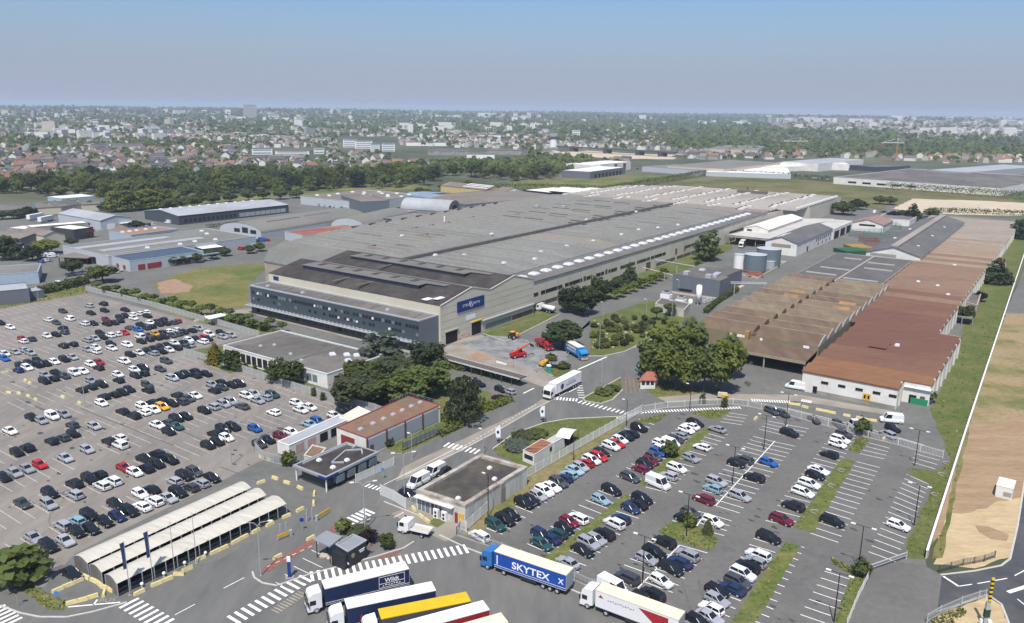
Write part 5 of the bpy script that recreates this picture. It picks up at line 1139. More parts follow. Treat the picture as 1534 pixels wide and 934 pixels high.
# ------------------------------------------------------------------ foliage
leafm = [mat('foliage_deep', (.082, .108, .028), .8, .4, .3, col2=(.1, .125, .034), mix_scale=.05), mat('foliage_mid', (.115, .15, .036), .8, .4, .3, col2=(.145, .17, .045), mix_scale=.06), mat('foliage_light', (.155, .18, .035), .8, .3, .2), mat('foliage_blue', (.09, .115, .08), .8, .25, .2), mat('foliage_dark', (.052, .074, .028), .85, .35, .2), mat('foliage_yellow', (.19, .15, .02), .8, .3, .3), mat('foliage_purple', (.03, .016, .02), .8, .3, .3), mat('foliage_weeping', (.07, .085, .036), .8, .3, .3)]
bark = mat('bark', (.09, .07, .05), .95, .25, 1.0)
def quads(cen, nrm, size, rng):
    """square leaf clumps: centres (n,3), normals (n,3), half sizes (n,)"""
    n = len(cen); t = rng.normal(size=(n, 3)); u = np.cross(nrm, t); u /= np.linalg.norm(u, axis=1)[:, None] + 1e-9; v = np.cross(nrm, u)
    s = size[:, None]; a = .7 + .6 * rng.random((n, 1))
    P_ = np.stack([cen - u * s - v * s * a * .5, cen + u * s * .9 - v * s * a, cen + u * s + v * s * a * .7, cen - u * s * .6 + v * s * a], 1)
    return P_.reshape(-1, 3)
def quad_mesh(name, P_, mats, mi=None):
    n = len(P_) // 4; me = bpy.data.meshes.new(name); me.vertices.add(4 * n); me.vertices.foreach_set('co', P_.astype(np.float32).ravel())
    me.loops.add(4 * n); me.loops.foreach_set('vertex_index', np.arange(4 * n, dtype=np.int32)); me.polygons.add(n); me.polygons.foreach_set('loop_start', np.arange(0, 4 * n, 4, dtype=np.int32))
    for m in mats: me.materials.append(m)
    if mi is not None: me.polygons.foreach_set('material_index', mi.astype(np.int32))
    me.update(calc_edges=True); return me
def crown_pts(n, lobes, rng, shell=.55):
    """leaf positions over a set of lobes (cx,cy,cz,rx,ry,rz)"""
    L_ = np.array(lobes); w = L_[:, 3] * L_[:, 4] + L_[:, 5] ** 2 * .3; k = rng.choice(len(L_), n, p=w / w.sum()); d = rng.normal(size=(n, 3)); d /= np.linalg.norm(d, axis=1)[:, None]
    r = shell + (1 - shell) * rng.random((n, 1)) ** .6; r = r * (1 + .18 * rng.normal(size=(n, 1)) * (rng.random((n, 1)) < .3))
    c = L_[k, :3] + d * r * L_[k, 3:6]; nm = d / L_[k, 3:6]; nm /= np.linalg.norm(nm, axis=1)[:, None]; nm = nm + .5 * rng.normal(size=(n, 3)) + np.array([-.1, -.4, .55]); nm /= np.linalg.norm(nm, axis=1)[:, None]
    return c, nm
def far_trees(T, nq, q0):
    T = np.array([t[:4] for t in T]); n = len(T); R = 3.6 * T[:, 3] * q0; d = nr.normal(size=(n, nq, 3)); d[..., 2] = np.abs(d[..., 2]) * .9 + .05; d /= np.linalg.norm(d, axis=2)[..., None]
    r = .55 + .5 * nr.random((n, nq, 1)); off = d * r * R[:, None, None]; off[..., 2] *= 1.15
    cen = np.stack([T[:, 0], T[:, 1], T[:, 2] + R * .75], 1)[:, None, :] + off; nm = d + .45 * nr.normal(size=d.shape) + np.array([-.1, -.3, .4]); nm /= np.linalg.norm(nm, axis=2)[..., None]
    sz = np.repeat(R * (.42 if nq > 12 else .55), nq) * (.7 + .6 * nr.random(n * nq))
    return quads(cen.reshape(-1, 3), nm.reshape(-1, 3), sz, nr), np.repeat(nr.choice(3, n, p=(.55, .37, .08)), nq)
NT = 235
BT = [t for t in TREES if t[4] and math.hypot(t[0], t[1]) < 1400][:NT]; bts = set(id(t) for t in BT)
rest = [t for t in TREES if id(t) not in bts]
fa = [t for t in rest if math.hypot(t[0], t[1]) < 1300]; fb = [t for t in rest if 1300 <= math.hypot(t[0], t[1]) < 2600]; fc = [t for t in rest if math.hypot(t[0], t[1]) >= 2600]
A1, M1 = far_trees(fa, 26, 1.25); A2, M2 = far_trees(fb, 12, 1.35); A3, M3 = far_trees(fc, 7, 1.9)
print('houses', len(HOUSES), 'trees', len(TREES), 'far', len(fa), len(fb), len(fc))
tag(link('distant_woods', quad_mesh('distant_woods', np.concatenate([A1, A2, A3]), leafm[:3], np.concatenate([M1, M2, M3]))), 'far trees and woods spread through the hazy town', 'woods', kind='stuff')
# ================================================================== small buildings and street furniture in front
def roofpx(pts, h): return [G(*p, h) for p in pts]
# canteen
a, b, d = G(334, 519, 4), G(422, 496, 4), G(490, 562, 4); q4 = [a, b, (b[0] + d[0] - a[0], b[1] + d[1] - a[1]), d]
t = flat('canteen', 'white low flat roofed canteen with tall dark windows beside the old car park fence', 'canteen', q4, 4, white_w, bitu_g, .35, .35, parm=mat('pale_coping', (.55, .55, .53), .7, .1, 1)); L_ = math.dist(a, d)
for i in range(9): mb = MB(); mb.panel(a, d, 1 + i * L_ * .055, 1 + i * L_ * .055 + L_ * .042, .5, 3.3, .05); t.part('window', mb, glass_d)
for u in (.56, .62, .70, .75, .82, .87): mb = MB(); mb.panel(a, d, L_ * u, L_ * u + 1.9, .9, 3, .05); t.part('window', mb, glass_l)
wins(t, d, q4[2], 5, 3, .9, 3, glass_d)
rr = lambda u, v: lerp(lerp(q4[0], q4[3], u), lerp(q4[1], q4[2], u), v)
domes(t, [rr(.72, .62), rr(.8, .72), rr(.86, .78), rr(.9, .55)], 4, 1.9, 1.9, .7, rot=.4); domes(t, [rr(.2, .3), rr(.25, .45), rr(.5, .3), rr(.66, .2)], 4, 1, 1, .5, greymet, .4, 'roof_vent')
mb = MB(); A, B = rr(.62, .02), rr(.62, .98); mb.prism(strip(A, B, .5), 3.94, 4.12, 0, True); t.part('roof_joint', mb, felt_l)
mb = MB(); x, y = rr(.88, .85); mb.box(x, y, 3.9, .8, .8, 1.6); t.part('flue', mb, greymet)
# rust-roofed workshop
q4 = roofpx([(504, 641), (611, 593), (660, 607), (549, 657)], 4.4)
t = flat('maintenance_shop', 'low workshop with a rusty red flat roof and grey wall panels beside the lawn', 'workshop', q4, 4.4, white_w, mat('rusty_felt_roof', (.195, .125, .082), .93, .2, .4, col2=(.235, .105, .06), mix_scale=.12, col3=(.16, .12, .085), scale3=.06), .1, .22, parm=redtrim)
A, B = q4[3], q4[2]; L_ = math.dist(A, B)
for i in range(4): mb = MB(); mb.panel(A, B, .6 + i * L_ / 4.1, L_ / 4.1 * (i + 1) - .2, .5, 3.9, .06); t.part('wall_panel', mb, mat('grey_panel', (.33, .35, .37), .6, .05, 1))
for i in range(5): mb = MB(); mb.panel(A, B, i * L_ / 4.1 - .1, i * L_ / 4.1 + .3, 0, 4.3, .18); t.part('pilaster', mb, brownw if i < 4 else white_w)
mb = MB(); mb.panel(q4[0], q4[3], 1.5, 6, .2, 3.2, .08); t.part('door', mb, redtrim); mb = MB(); mb.panel(A, B, 1, 2.1, 0, 2.3, .1); t.part('door', mb, brownw)
rr = lambda u, v: lerp(lerp(q4[0], q4[1], u), lerp(q4[3], q4[2], u), v)
domes(t, [rr(u, .55) for u in (.1, .26, .4, .53, .66, .79, .92)], 4.4, 1.0, 1.0, .55, greymet, ANG_A)
mb = MB()
for u0, v0, u1, v1 in ((.72, .02, 1, .02), (1, .02, 1, .98)):
    A2, B2 = rr(u0, v0), rr(u1, v1); mb.tube((*A2, 5.4), (*B2, 5.4), .05, 4); mb.tube((*A2, 5.0), (*B2, 5.0), .04, 4)
    for k in range(7): p = lerp(A2, B2, k / 6); mb.tube((*p, 4.4), (*p, 5.4), .05, 4)
t.part('roof_railing', mb, mat('green_rail', (.16, .22, .2), .6, .1, 1))
# sheds behind the fence
t = flat('grey_shed', 'long narrow shed with pale grey roof and white end wall beside the fenced yard', 'shed', roofpx([(415, 662), (508, 622), (522, 629), (433, 668)], 2.7), 2.7, white_w, R_['pale'], .08); f_ = roofpx([(433, 668), (522, 629)], 2.7)
for u in (.12, .34, .58, .8): mb = MB(); mb.panel(f_[0], f_[1], 16 * u, 16 * u + 2.4, .1, 2.2, .06); t.part('door', mb, hole if u > .5 else mat('pink_poster', (.5, .33, .29), .7, .2, 1))
t = flat('cream_canopy', 'cream flat canopy roof joined to the back of the long grey shed', 'canopy', roofpx([(508, 626), (537, 609), (555, 617), (524, 631)], 3), 3, white_w, mat('cream_sheet', (.62, .56, .46), .7, .08, .5), .06, z0=2.6)
for p in roofpx([(510, 626), (537, 611), (552, 617), (524, 629)], 3): mb = MB(); mb.box(*p, 0, .2, .2, 2.7); t.part('post', mb, greymet)
t = flat('low_bin_store', 'low rust coloured roof of a walled bin store by the guard building', 'bin store', roofpx([(455, 683), (468, 667), (489, 672), (474, 688)], 2), 2, mat('cream_block', (.5, .46, .38)), mat('rusty_felt_roof', (.2, .1, .06)), .12)
# guard building
q4 = roofpx([(438, 697), (519, 662), (568, 677), (488, 716)], 3.5); q_in = inset(q4, 1.3)
t = flat('guard_building', 'glazed guard building with dark flat roof and blue corner fascia at the works gate', 'guard house', q_in, 3.0, mat('dark_curtain_wall', (.035, .045, .055), .25, .1, .5, spec=.6), bitu, 0)
mb = MB(); mb.prism(q4, 3.0, 3.5, 0, True, True); rf = t.part('canopy_roof', mb, mat('guard_fascia', (.27, .28, .29), .6, .1, 1))
mb = MB(); mb.prism(inset(q4, .6), 3.49, 3.56, 0, True); t.part('roof_felt', mb, bitu, rf)
mb = MB(); A, B = q4[3], q4[0]; mb.panel(A, B, 0, 2.2, 2.98, 3.52, .05); A2, B2 = q4[3], q4[2]; mb.panel(A2, B2, 0, 3.4, 2.98, 3.52, .05); t.part('fascia_sign', mb, mat('blue_fascia', (.012, .04, .2), .4, .05, 1), rf)
for p in inset(q4, .5): mb = MB(); mb.tube((*p, 0), (*p, 3), .16, 8); t.part('column', mb, whitem)
rr = lambda u, v: lerp(lerp(q4[0], q4[1], u), lerp(q4[3], q4[2], u), v)
mb = MB()
for pts in (((.1, .15), (.92, .15), (.92, .4), (.86, .4)), ((.35, .6), (.75, .38), (.9, .62), (.8, .8)), ((.35, .6), (.45, .8))):
    for (u, v), (u2, v2) in zip(pts, pts[1:]): mb.prism(strip(rr(u, v), rr(u2, v2), .28), 3.5, 3.85, 0)
t.part('cable_tray', mb, greymet); domes(t, [rr(.52, .78), rr(.3, .3), rr(.25, .8)], 3.5, .9, .9, .6, whitem, name='roof_vent')
for k in range(4): mb = MB(); mb.panel(q_in[1] if False else q4[3], q4[2], 3 + k * 3.2, 5.2 + k * 3.2, 1.0, 2.6, -1.2); t.part('window', mb, glass_l)
# big white gatehouse
a, c_, d = G(624, 735, 4.2), G(720, 681, 4.2), G(697, 758, 4.2); q4 = [a, c_, G(790, 700, 4.2), d]
t = flat('gatehouse', 'white stained gatehouse with a dark felt roof between works road and second car park', 'gatehouse', q4, 3.8, stain_w, mat('gatehouse_felt', (.058, .05, .045), .9, .3, .5, col2=(.09, .078, .06), mix_scale=.2), .55, .9, parm=mat('weathered_parapet', (.42, .375, .32), .9, .2, .6, col2=(.25, .2, .165), mix_scale=.4))
L_ = math.dist(a, d)
for u0, u1, z0, z1, m_ in ((.02, .26, .3, 3.0, glass_l), (.30, .52, .2, 3.0, glass_d), (.55, .74, 2.5, 2.9, hole)): mb = MB(); mb.panel(a, d, L_ * u0, L_ * u1, z0, z1, .06); t.part('window', mb, m_)
for u0 in (.02, .1, .18, .30, .375, .45): mb = MB(); mb.panel(a, d, L_ * u0, L_ * u0 + .1, .2, 3.0, .1); t.part('mullion', mb, whitem)
mb = MB(); mb.panel(a, d, L_ * .79, L_ * .85, 0, 2.2, .07); t.part('door', mb, redtrim); mb = MB(); mb.panel(a, d, L_ * .87, L_ * .97, 0, 2.3, .07); t.part('door', mb, yellowm)
mb = MB(); mb.panel(a, d, L_ * -.01, L_ * .78, 3.1, 3.3, .9); t.part('eave', mb, white_w)
mb = MB(); A, B = d, q4[2]; mb.panel(A, B, 11, 12.2, 0, 4.3, .35); t.part('buttress', mb, concg)
domes(t, [lerp(lerp(a, c_, .62), lerp(d, q4[2], .62), .78), lerp(lerp(a, c_, .1), lerp(d, q4[2], .1), .72), lerp(lerp(a, c_, .8), lerp(d, q4[2], .8), .45)], 3.8, .8, .8, .5, whitem, name='roof_vent')
for k, px in enumerate(((654, 776), (666, 780))):
    x, y = G(*px); t = Thing('heat_pump', ['white heat pump standing nearer the glass front of the gatehouse', 'white heat pump standing nearer the red door of the gatehouse'][k], 'heat pump', (x, y), 'heat pumps at the gatehouse')
    mb = MB(); mb.box(x, y, 0, 1.2, .7, 1.9, ANG_B); t.part('casing', mb, whitem)
    for z_ in (.35, 1.1):
        mb = MB(); n_ = (-AX[0], -AX[1]); mb.tube((x + n_[0] * .34, y + n_[1] * .34, z_ + .2), (x + n_[0] * .4, y + n_[1] * .4, z_ + .2), .26, 12); t.part('fan', mb, hole)
sheet('gate_lawn', [(641, 783), (652, 776), (668, 783), (655, 791)], .06, m_lawn, .1, 1)

# bicycle sheds: three curved roofs side by side
corr = mat('translucent_sheet', (.54, .50, .425), .6, .07, .8, col2=(.47, .435, .365), mix_scale=.5, stretch=((.15, 2.2, 1), -ANG_A))
for k, (nl, nrr, fr, fl) in enumerate((((110, 833), (131, 844), (376, 731), (357, 723)), ((134, 846), (152, 858), (399, 742), (381, 732)), ((157, 861), (175, 875), (429, 755), (407, 743)))):
    z0, zc = 2.3, 2.95; A, B, C_, D = [G(*p, z0) for p in (nrr, fr, fl, nl)]
    t = Thing('bicycle_shed', ['long curved roof bicycle shed next to the parked cars', 'middle one of the three long curved roof bicycle sheds', 'long curved roof bicycle shed next to the flag poles'][k], 'bicycle shed', lerp(A, C_, .5), 'curved roof bicycle sheds')
    def arc(P, Q, dz=0): return [(*lerp(P, Q, j / 10), z0 + dz + (zc - z0) * math.sin(math.pi * j / 10)) for j in range(11)]
    mb = MB(); n = 48
    for j in range(n):
        s0, s1 = [arc(lerp(A, B, (j + e) / n), lerp(D, C_, (j + e) / n), .02 * (j % 2)) for e in (0, 1)]
        mb.loft([s0, s1], 0, False, False)
    t.part('roof', mb, corr)
    mb = MB()
    for j in range(n + 1):
        s0 = arc(lerp(A, B, j / n), lerp(D, C_, j / n), -.05)
        if j % 3 == 0:
            for p, q_ in zip(s0[::2], s0[2::2]): mb.tube(p, q_, .04, 4, cap=False)
    t.part('roof_rib', mb, greymet)
    for j in range(0, n + 1, 3):
        for P, Q in ((A, B), (D, C_)): p = lerp(P, Q, j / n); mb = MB(); mb.box(*p, 0, .12, .12, 2.32, ANG_A); t.part('post', mb, greymet)
    mb = MB(); e = arc(A, D, -.06); mb.face([(*A, 0)] + e + [(*D, 0)]); mb.face(([(*A, 0)] + e + [(*D, 0)])[::-1]); t.part('end_wall', mb, mat('grey_end_sheet', (.26, .25, .23), .7, .15, 1.2, col2=(.34, .32, .29), mix_scale=.7))
    mb = MB(); P, Q = lerp(A, D, .55), lerp(B, C_, .55); mb.prism(strip(P, Q, .08), 0, 1.9, 0); t.part('rear_screen', mb, hole)
    mb = MB(); mb.prism(strip(A, B, .05), .1, .5, 0); mb.prism(strip(A, B, .05), 1.1, 1.2, 0); t.part('rail', mb, mat('dark_rail', (.05, .055, .06), .6, .1, 1))
# kiosk by the lay-by
blk = mat('black_panel', (.02, .024, .03), .5, .08, 1); ribbed = mat('ribbed_roof', (.24, .25, .26), .5, .12, .6, stretch=((.3, 4, 1), ANG_A))
q4 = [G(*p, 3.4) for p in ((503, 815), (529, 800), (549, 809), (521, 826))]
t = flat('kiosk', 'small black kiosk with a grey ribbed roof and a raised canopy beside the lay-by', 'kiosk', q4, 3.2, blk, ribbed, .2, .12, parm=greymet)
A, B = q4[3], q4[2]
for u in (1.2, 5.2):
    mb = MB(); dx, dy = (B[0] - A[0]) / math.dist(A, B), (B[1] - A[1]) / math.dist(A, B); nx, ny = dy, -dx; p = (A[0] + dx * u, A[1] + dy * u)
    mb.tube((p[0] - nx * .02, p[1] - ny * .02, 2.0), (p[0] + nx * .06, p[1] + ny * .06, 2.0), .42, 14); t.part('round_emblem', mb, mat('tan_disc', (.3, .25, .19), .7, .2, 2))
for u, z_, w_ in ((2.6, 2.1, 1.4), (2.8, 1.75, 1.0)): mb = MB(); mb.panel(A, B, u, u + w_, z_, z_ + .16, .05); t.part('lettering', mb, white_l)
mb = MB(); mb.panel(q4[0], q4[3], 2.2, 3.6, .9, 1.2, .05); t.part('lettering', mb, white_l)
c4 = [G(*p, 3.5) for p in ((469, 809), (489, 796), (513, 805), (494, 820))]; mb = MB(); mb.prism(c4, 3.4, 3.65, 0, True, True); t.part('canopy', mb, ribbed)
for p in inset(c4, .4): mb = MB(); mb.box(*p, 0, .14, .14, 3.4); t.part('post', mb, blk)
mb = MB(); i4 = [lerp(q4[0], q4[3], .05), lerp(q4[0], q4[3], .95)]; w4 = [i4[0], i4[1], (i4[1][0] + (c4[3][0] - q4[0][0]) * .5, i4[1][1] + (c4[3][1] - q4[0][1]) * .5), (i4[0][0] + (c4[3][0] - q4[0][0]) * .9, i4[0][1] + (c4[3][1] - q4[0][1]) * .9)]; mb.prism(w4, 0, 2.7, 0); t.part('side_room', mb, blk)
x, y = G(503, 842); mb = MB(); mb.box(x, y, 0, 1.4, 1.0, 1.2, ANG_A + .3); solo('metal_box', 'grey metal waste box in front of the black kiosk', 'bin', mb, greymet, (x, y))
x, y = G(486, 836); mb = MB(); mb.ell((x, y, .3), (1.0, .7, .55), 9, 5, jit=.35); mb.ell((x + .9, y - .3, .2), (.5, .5, .35), 8, 4, jit=.3); solo('boulder', 'pale boulder lying on the asphalt in front of the black kiosk', 'rock', mb, mat('pale_stone', (.42, .36, .28), .9, .2, 1.5), (x, y))

# little gate shelter at the old car park, cabins on the lawn, hut with a red roof
t = flat('gate_shelter', 'small white flat roofed gate shelter in the old car park fence', 'shelter', [G(*p, 2.6) for p in ((306, 475), (331, 470), (340, 473), (314, 479))], 2.7, whitem, whitem, .05, z0=2.45)
for p in ((308, 481), (334, 477), (316, 485)): x, y = G(*p); mb = MB(); mb.box(x, y, 0, .2, .2, 2.5); t.part('post', mb, whitem)
def cabin(label, pA, pB, pC, h, rm, win=True):
    A, B, C_ = G(*pA), G(*pB), G(*pC); q_ = [A, B, C_, (A[0] + C_[0] - B[0], A[1] + C_[1] - B[1])]
    t = flat('site_cabin', label, 'cabin', q_, h, white_w, rm, .06, .08)
    if win: mb = MB(); mb.panel(A, B, .5, math.dist(A, B) - .4, 1.0, 2.0, .05); t.part('window', mb, glass_d)
    mb = MB(); mb.panel(B, C_, math.dist(B, C_) - 1.4, math.dist(B, C_) - .4, 1.0, 2.0, .05); t.part('window', mb, glass_d); return t
cabin('white cabin with a rust streaked roof and a window in its end on the lawn', (783, 691), (800, 698), (828, 680), 2.6, mat('rust_streak_roof', (.3, .12, .06), .85, .3, .8, col2=(.06, .04, .04), mix_scale=.5, stretch=((.2, 1.6, 1), -ANG_A)))
cabin('pale grey roofed white cabin between the rusty cabin and the tent canopy', (818, 676), (829, 680), (850, 667), 2.6, mat('grey_cabin_roof', (.42, .40, .37), .7, .12, 1), False)
A, B, C_ = G(832, 667), G(850, 668), G(866, 657); q_ = [G(832, 653, 2.7), G(853, 657, 2.7), G(866, 643, 2.7), G(846, 640, 2.7)]
t = Thing('tent_canopy', 'white curved tent canopy at the end of the cabins on the lawn', 'canopy', lerp(q_[0], q_[2], .5)); mb = MB()
mb.loft([[(*lerp(q_[0], q_[3], j / 6), 2.5 + .7 * math.sin(math.pi * j / 6)) for j in range(7)], [(*lerp(q_[1], q_[2], j / 6), 2.5 + .7 * math.sin(math.pi * j / 6)) for j in range(7)]], 0, False, False); t.part('cover', mb, whitem)
for p in q_: mb = MB(); mb.box(*p, 0, .12, .12, 2.5); t.part('post', mb, hole)
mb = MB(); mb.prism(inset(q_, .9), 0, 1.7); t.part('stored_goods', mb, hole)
A, B, C_ = G(959, 583), G(981, 583), G(986, 574); q_ = [A, B, C_, (A[0] + C_[0] - B[0], A[1] + C_[1] - B[1])]
t = gable('weigh_hut', 'white weighbridge hut with a red tiled hipped roof by the works road', 'hut', q_, 2.8, 4.2, white_w, mat('red_tiles', (.30, .105, .075), .85, .2, 1.5), .45, hip=.3); wins(t, A, B, 3, .9, 1.2, 2.3, s=.04, e=.04)
t = Thing('weighbridge', 'weighbridge of rusty rails let into the road beside the red roofed hut', 'weighbridge', G(945, 578))
for k in range(4): mb = MB(); A, B = G(937 + k * 5.5, 566), G(938 + k * 7, 591); mb.prism(strip(A, B, .5), .02, .12); t.part('rail', mb, mat('rusty_rail', (.2, .14, .1), .8, .3, 1))
# covered walkway
A, B = G(653, 531, 2.6), G(784, 566, 2.6); t = Thing('covered_walkway', 'long dark slatted walkway roof in front of the hedges', 'covered walkway', lerp(A, B, .5)); dn = mat('dark_slat', (.07, .055, .05), .85, .2, 1)
mb = MB(); mb.prism(strip(A, B, 3.4), 2.45, 2.6, 0, True, True); t.part('roof', mb, dn)
mb = MB(); L_ = math.dist(A, B)
for k in range(int(L_ / 1.0)): p = lerp(A, B, k * 1.0 / L_); q_ = lerp(A, B, (k * 1.0 + .45) / L_); mb.prism(strip(p, q_, 3.3), 2.6, 2.72, 0)
t.part('roof_slat', mb, mat('worn_slat', (.17, .14, .12), .85, .2, 1))
mb = MB(); dx, dy = (B[0] - A[0]) / L_, (B[1] - A[1]) / L_
for s_ in (-1.72, 1.72): mb.prism(strip((A[0] - dy * s_, A[1] + dx * s_), (B[0] - dy * s_, B[1] + dx * s_), .12), 2.4, 2.76, 0)
t.part('fascia', mb, mat('pale_coping', (.55, .55, .53)))
for k in range(9):
    for s_ in (-1.5, 1.5): p = lerp(A, B, (k + .2) / 9); mb = MB(); mb.box(p[0] - dy * s_, p[1] + dx * s_, 0, .18, .18, 2.45); t.part('post', mb, dn)
t = Thing('site_barrier', 'red and white portable barrier frame behind the dark walkway roof', 'barrier', G(755, 545)); A, B = G(743, 545), G(769, 551)
mb = MB(); mb.tube((*A, 1.6), (*lerp(A, B, .6), .9), .07, 4); mb.tube((*lerp(A, B, .6), .9), (*B, 1.6), .07, 4); [mb.tube((*p, 0), (*p, 1.6), .07, 4) for p in (A, B)]; t.part('frame', mb, mat('crane_red', (.35, .08, .05))); mb = MB(); mb.prism(strip(A, lerp(A, B, .62), .04), .2, 1.0, 0); t.part('board', mb, whitem)

# fences ------------------------------------------------------------------
fm = mat('fence_galvanised', (.42, .43, .41), .5, .1, 1, metal=.0); fw = mat('fence_white', (.6, .6, .57), .6, .08, 1); fd = mat('fence_dark', (.06, .07, .07), .6, .1, 1)
def fence(label, px, h, m_, gap=.22, sw=.07, pstep=2.6, base=False, wire=False):
    W = [G(*p) for p in px]; t = Thing('fence', label, 'fence', W[len(W) // 2], 'fences of the works'); mb = MB(); PP = []
    for A, B in zip(W, W[1:]):
        l = math.dist(A, B); n = int(l / gap); ang = math.atan2(B[1] - A[1], B[0] - A[0])
        for z_ in ((.25, h * .85) if not wire else [h * k / 6 for k in range(1, 7)]): mb.prism(strip(A, B, .05), z_, z_ + (.07 if not wire else .035), 0)
        for i in range(n): p = lerp(A, B, (i + .5) / n); mb.prism(strip((p[0] - math.cos(ang) * sw / 2, p[1] - math.sin(ang) * sw / 2), (p[0] + math.cos(ang) * sw / 2, p[1] + math.sin(ang) * sw / 2), .03), .05, h, 0)
        k = max(1, int(l / pstep)); PP += [lerp(A, B, i / k) for i in range(k)]
    PP.append(W[-1]); t.part('palisade', mb, m_)
    step = max(1, math.ceil(len(PP) / 95))
    for p in PP[::step]: mb = MB(); mb.box(*p, 0, .11, .11, h + .1); t.part('post', mb, m_)
    if base:
        mb = MB(); [mb.prism(strip(A, B, .22), 0, .2, 0) for A, B in zip(W, W[1:])]; t.part('plinth', mb, concg)
fence('pale palisade fence along the far side of the old car park below the meadow', [(129, 436), (180, 448), (240, 463), (306, 482)], 2.2, fm, .16, .09)
fence('pale palisade fence from the gate shelter towards the canteen lawn', [(317, 484), (350, 494), (388, 505)], 2.2, fm, .16, .09)
fence('pale palisade fence between the canteen and the old car park', [(276, 531), (345, 551), (431, 581), (510, 604), (562, 617), (590, 628)], 2.2, fm, .16, .09)
fence('pale fence enclosing the small yard in front of the long grey shed', [(382, 676), (394, 690), (426, 699), (440, 696)], 2.4, fm, .2)
fence('short pale fence behind the parked cars beside the long grey shed', [(382, 676), (392, 664), (412, 655)], 2.2, fm, .2)
fence('white gate fence with mesh panels beside the guard building entrance', [(533, 724), (560, 712), (590, 698)], 2.0, fw, .14, .09); fence('tall white palisade gate across the works road by the dark parked car', [(570, 742), (590, 751), (608, 763)], 2.4, fw, .14, .1); fence('low white mesh fence between the palisade gate and gatehouse corner', [(609, 762), (624, 757)], 2.2, fw, .2)
fence('pale palisade fence running from the gatehouse along the first row of the second car park', [(697, 797), (740, 758), (790, 716), (860, 676), (940, 630), (962, 618)], 2.2, fw, .2, .08, base=True)
fence('white mesh fence curving along the top of the second car park', [(962, 618), (1000, 612), (1050, 608), (1098, 607), (1120, 610), (1180, 623), (1240, 640), (1300, 657), (1345, 668), (1412, 687)], 2.0, fw, .3, .05, 3.4, base=True)
fence('grey mesh fence between the second car park and the lorry yard', [(684, 803), (726, 818), (780, 838), (832, 859), (890, 884), (950, 910), (1040, 952)], 1.9, fm, .25, .05, 3.2, base=True)
fence('short pale fence by the corner of the gatehouse yard', [(684, 803), (690, 793), (699, 798)], 2.1, fw, .18)
fence('low dark post and wire fence around the sand beside the new road', [(1406, 858), (1424, 853), (1442, 848), (1459, 845), (1474, 842), (1490, 836)], 1.3, fd, .6, .02, 3.0, wire=True)
fence('grey mesh fence along the verge of the new road at the frame bottom', [(1388, 934), (1408, 922), (1440, 908), (1466, 899), (1476, 897)], 1.7, fm, .25, .05, 3.0)
fence('pale fence along the grass edge of the access road', [(1300, 868), (1284, 900), (1268, 940)], 1.5, fw, .2, .1)
fence('brown pipe fence around the plant yard', [(978, 446), (988, 451), (1008, 458)], 1.6, mat('brown_fence', (.28, .2, .15), .8, .1, 1), .8)
t = Thing('swing_gate', 'grey metal swing barrier across the way out of the second car park', 'gate', G(1326, 848)); A, B = G(1298, 858), G(1357, 838)
mb = MB(); mb.tube((*A, 1.2), (*B, 1.3), .12, 6); mb.tube((*A, .6), (*B, .7), .06, 6); t.part('bar', mb, greymet); [t.part('post', (lambda m: (m.box(*p, 0, .2, .2, 1.6), m)[1])(MB()), greymet) for p in (A, B)]
W = [G(*p) for p in ((1387, 838), (1446, 652), (1508, 463), (1540, 366))]; t = Thing('boundary_wall', 'long low white concrete wall between the works grass and dry field', 'wall', W[1]); mb = MB(); mb2 = MB()
for A, B in zip(W, W[1:]): mb.prism(strip(A, B, .22), 0, 1.7, 0); mb2.prism(strip(A, B, .4), 1.7, 1.82, 0, True, True)
t.part('wall', mb, mat('concrete_wall', (.42, .4, .36), .9, .15, .5)); t.part('coping', mb2, whitem)
# lamps -------------------------------------------------------------------
def lamp(label, px, h, m_, arms=2, arm=1.4, ang=ANG_B, curved=False):
    x, y = G(*px); t = Thing('street_lamp', label, 'street lamp', (x, y), 'street lamps')
    mb = MB(); mb.tube((x, y, 0), (x, y, h), .11 if h > 7 else .09, 7, r2=.07); t.part('pole', mb, m_); mb = MB(); mb.box(x, y, 0, .4, .4, .12); t.part('base', mb, concg)
    for k in range(arms):
        c, s_ = math.cos(ang + math.pi * k), math.sin(ang + math.pi * k); mb = MB()
        if curved: mb.tube((x, y, h - .1), (x + c * .5, y + s_ * .5, h + .5), .06, 5); mb.tube((x + c * .5, y + s_ * .5, h + .5), (x + c * arm * 1.3, y + s_ * arm * 1.3, h + .7), .06, 5)
        else: mb.tube((x, y, h), (x + c * arm, y + s_ * arm, h + .05), .05, 5)
        ar_ = t.part('arm', mb, m_); e = arm * (1.3 if curved else 1); mb = MB(); mb.box(x + c * (e + .25), y + s_ * (e + .25), h + (.62 if curved else -.02), .75, .3, .14, ang); t.part('lamp_head', mb, whitem, ar_)
bk = mat('black_pole', (.02, .02, .022), .5, .05, 1); gp = mat('galvanised_pole', (.33, .34, .34), .5, .08, 1)
stp_ = 'in the second car park'
for lab, px in (('black twin arm lamp beside the silver car near the lorry fence', (962, 874)), ('black twin arm lamp rising from the triangular grass island', (1028, 805)), ('black twin arm lamp on the white dividing line by two silver cars', (1097, 727)), ('black twin arm lamp at the middle of the long white dividing line', (1144, 675)),
    ('black twin arm lamp at the mesh fence beside the dark van', (1177, 639)), ('black twin arm lamp at the swing barrier corner', (1285, 857)), ('black twin arm lamp on the grass corner behind the last stalls', (1370, 699)), ('black twin arm lamp in the verge beside the lone white car', (1369, 789)), ('black twin arm lamp at the frame bottom in the last short row', (1249, 934))): lamp(lab, px, 8.6, bk)
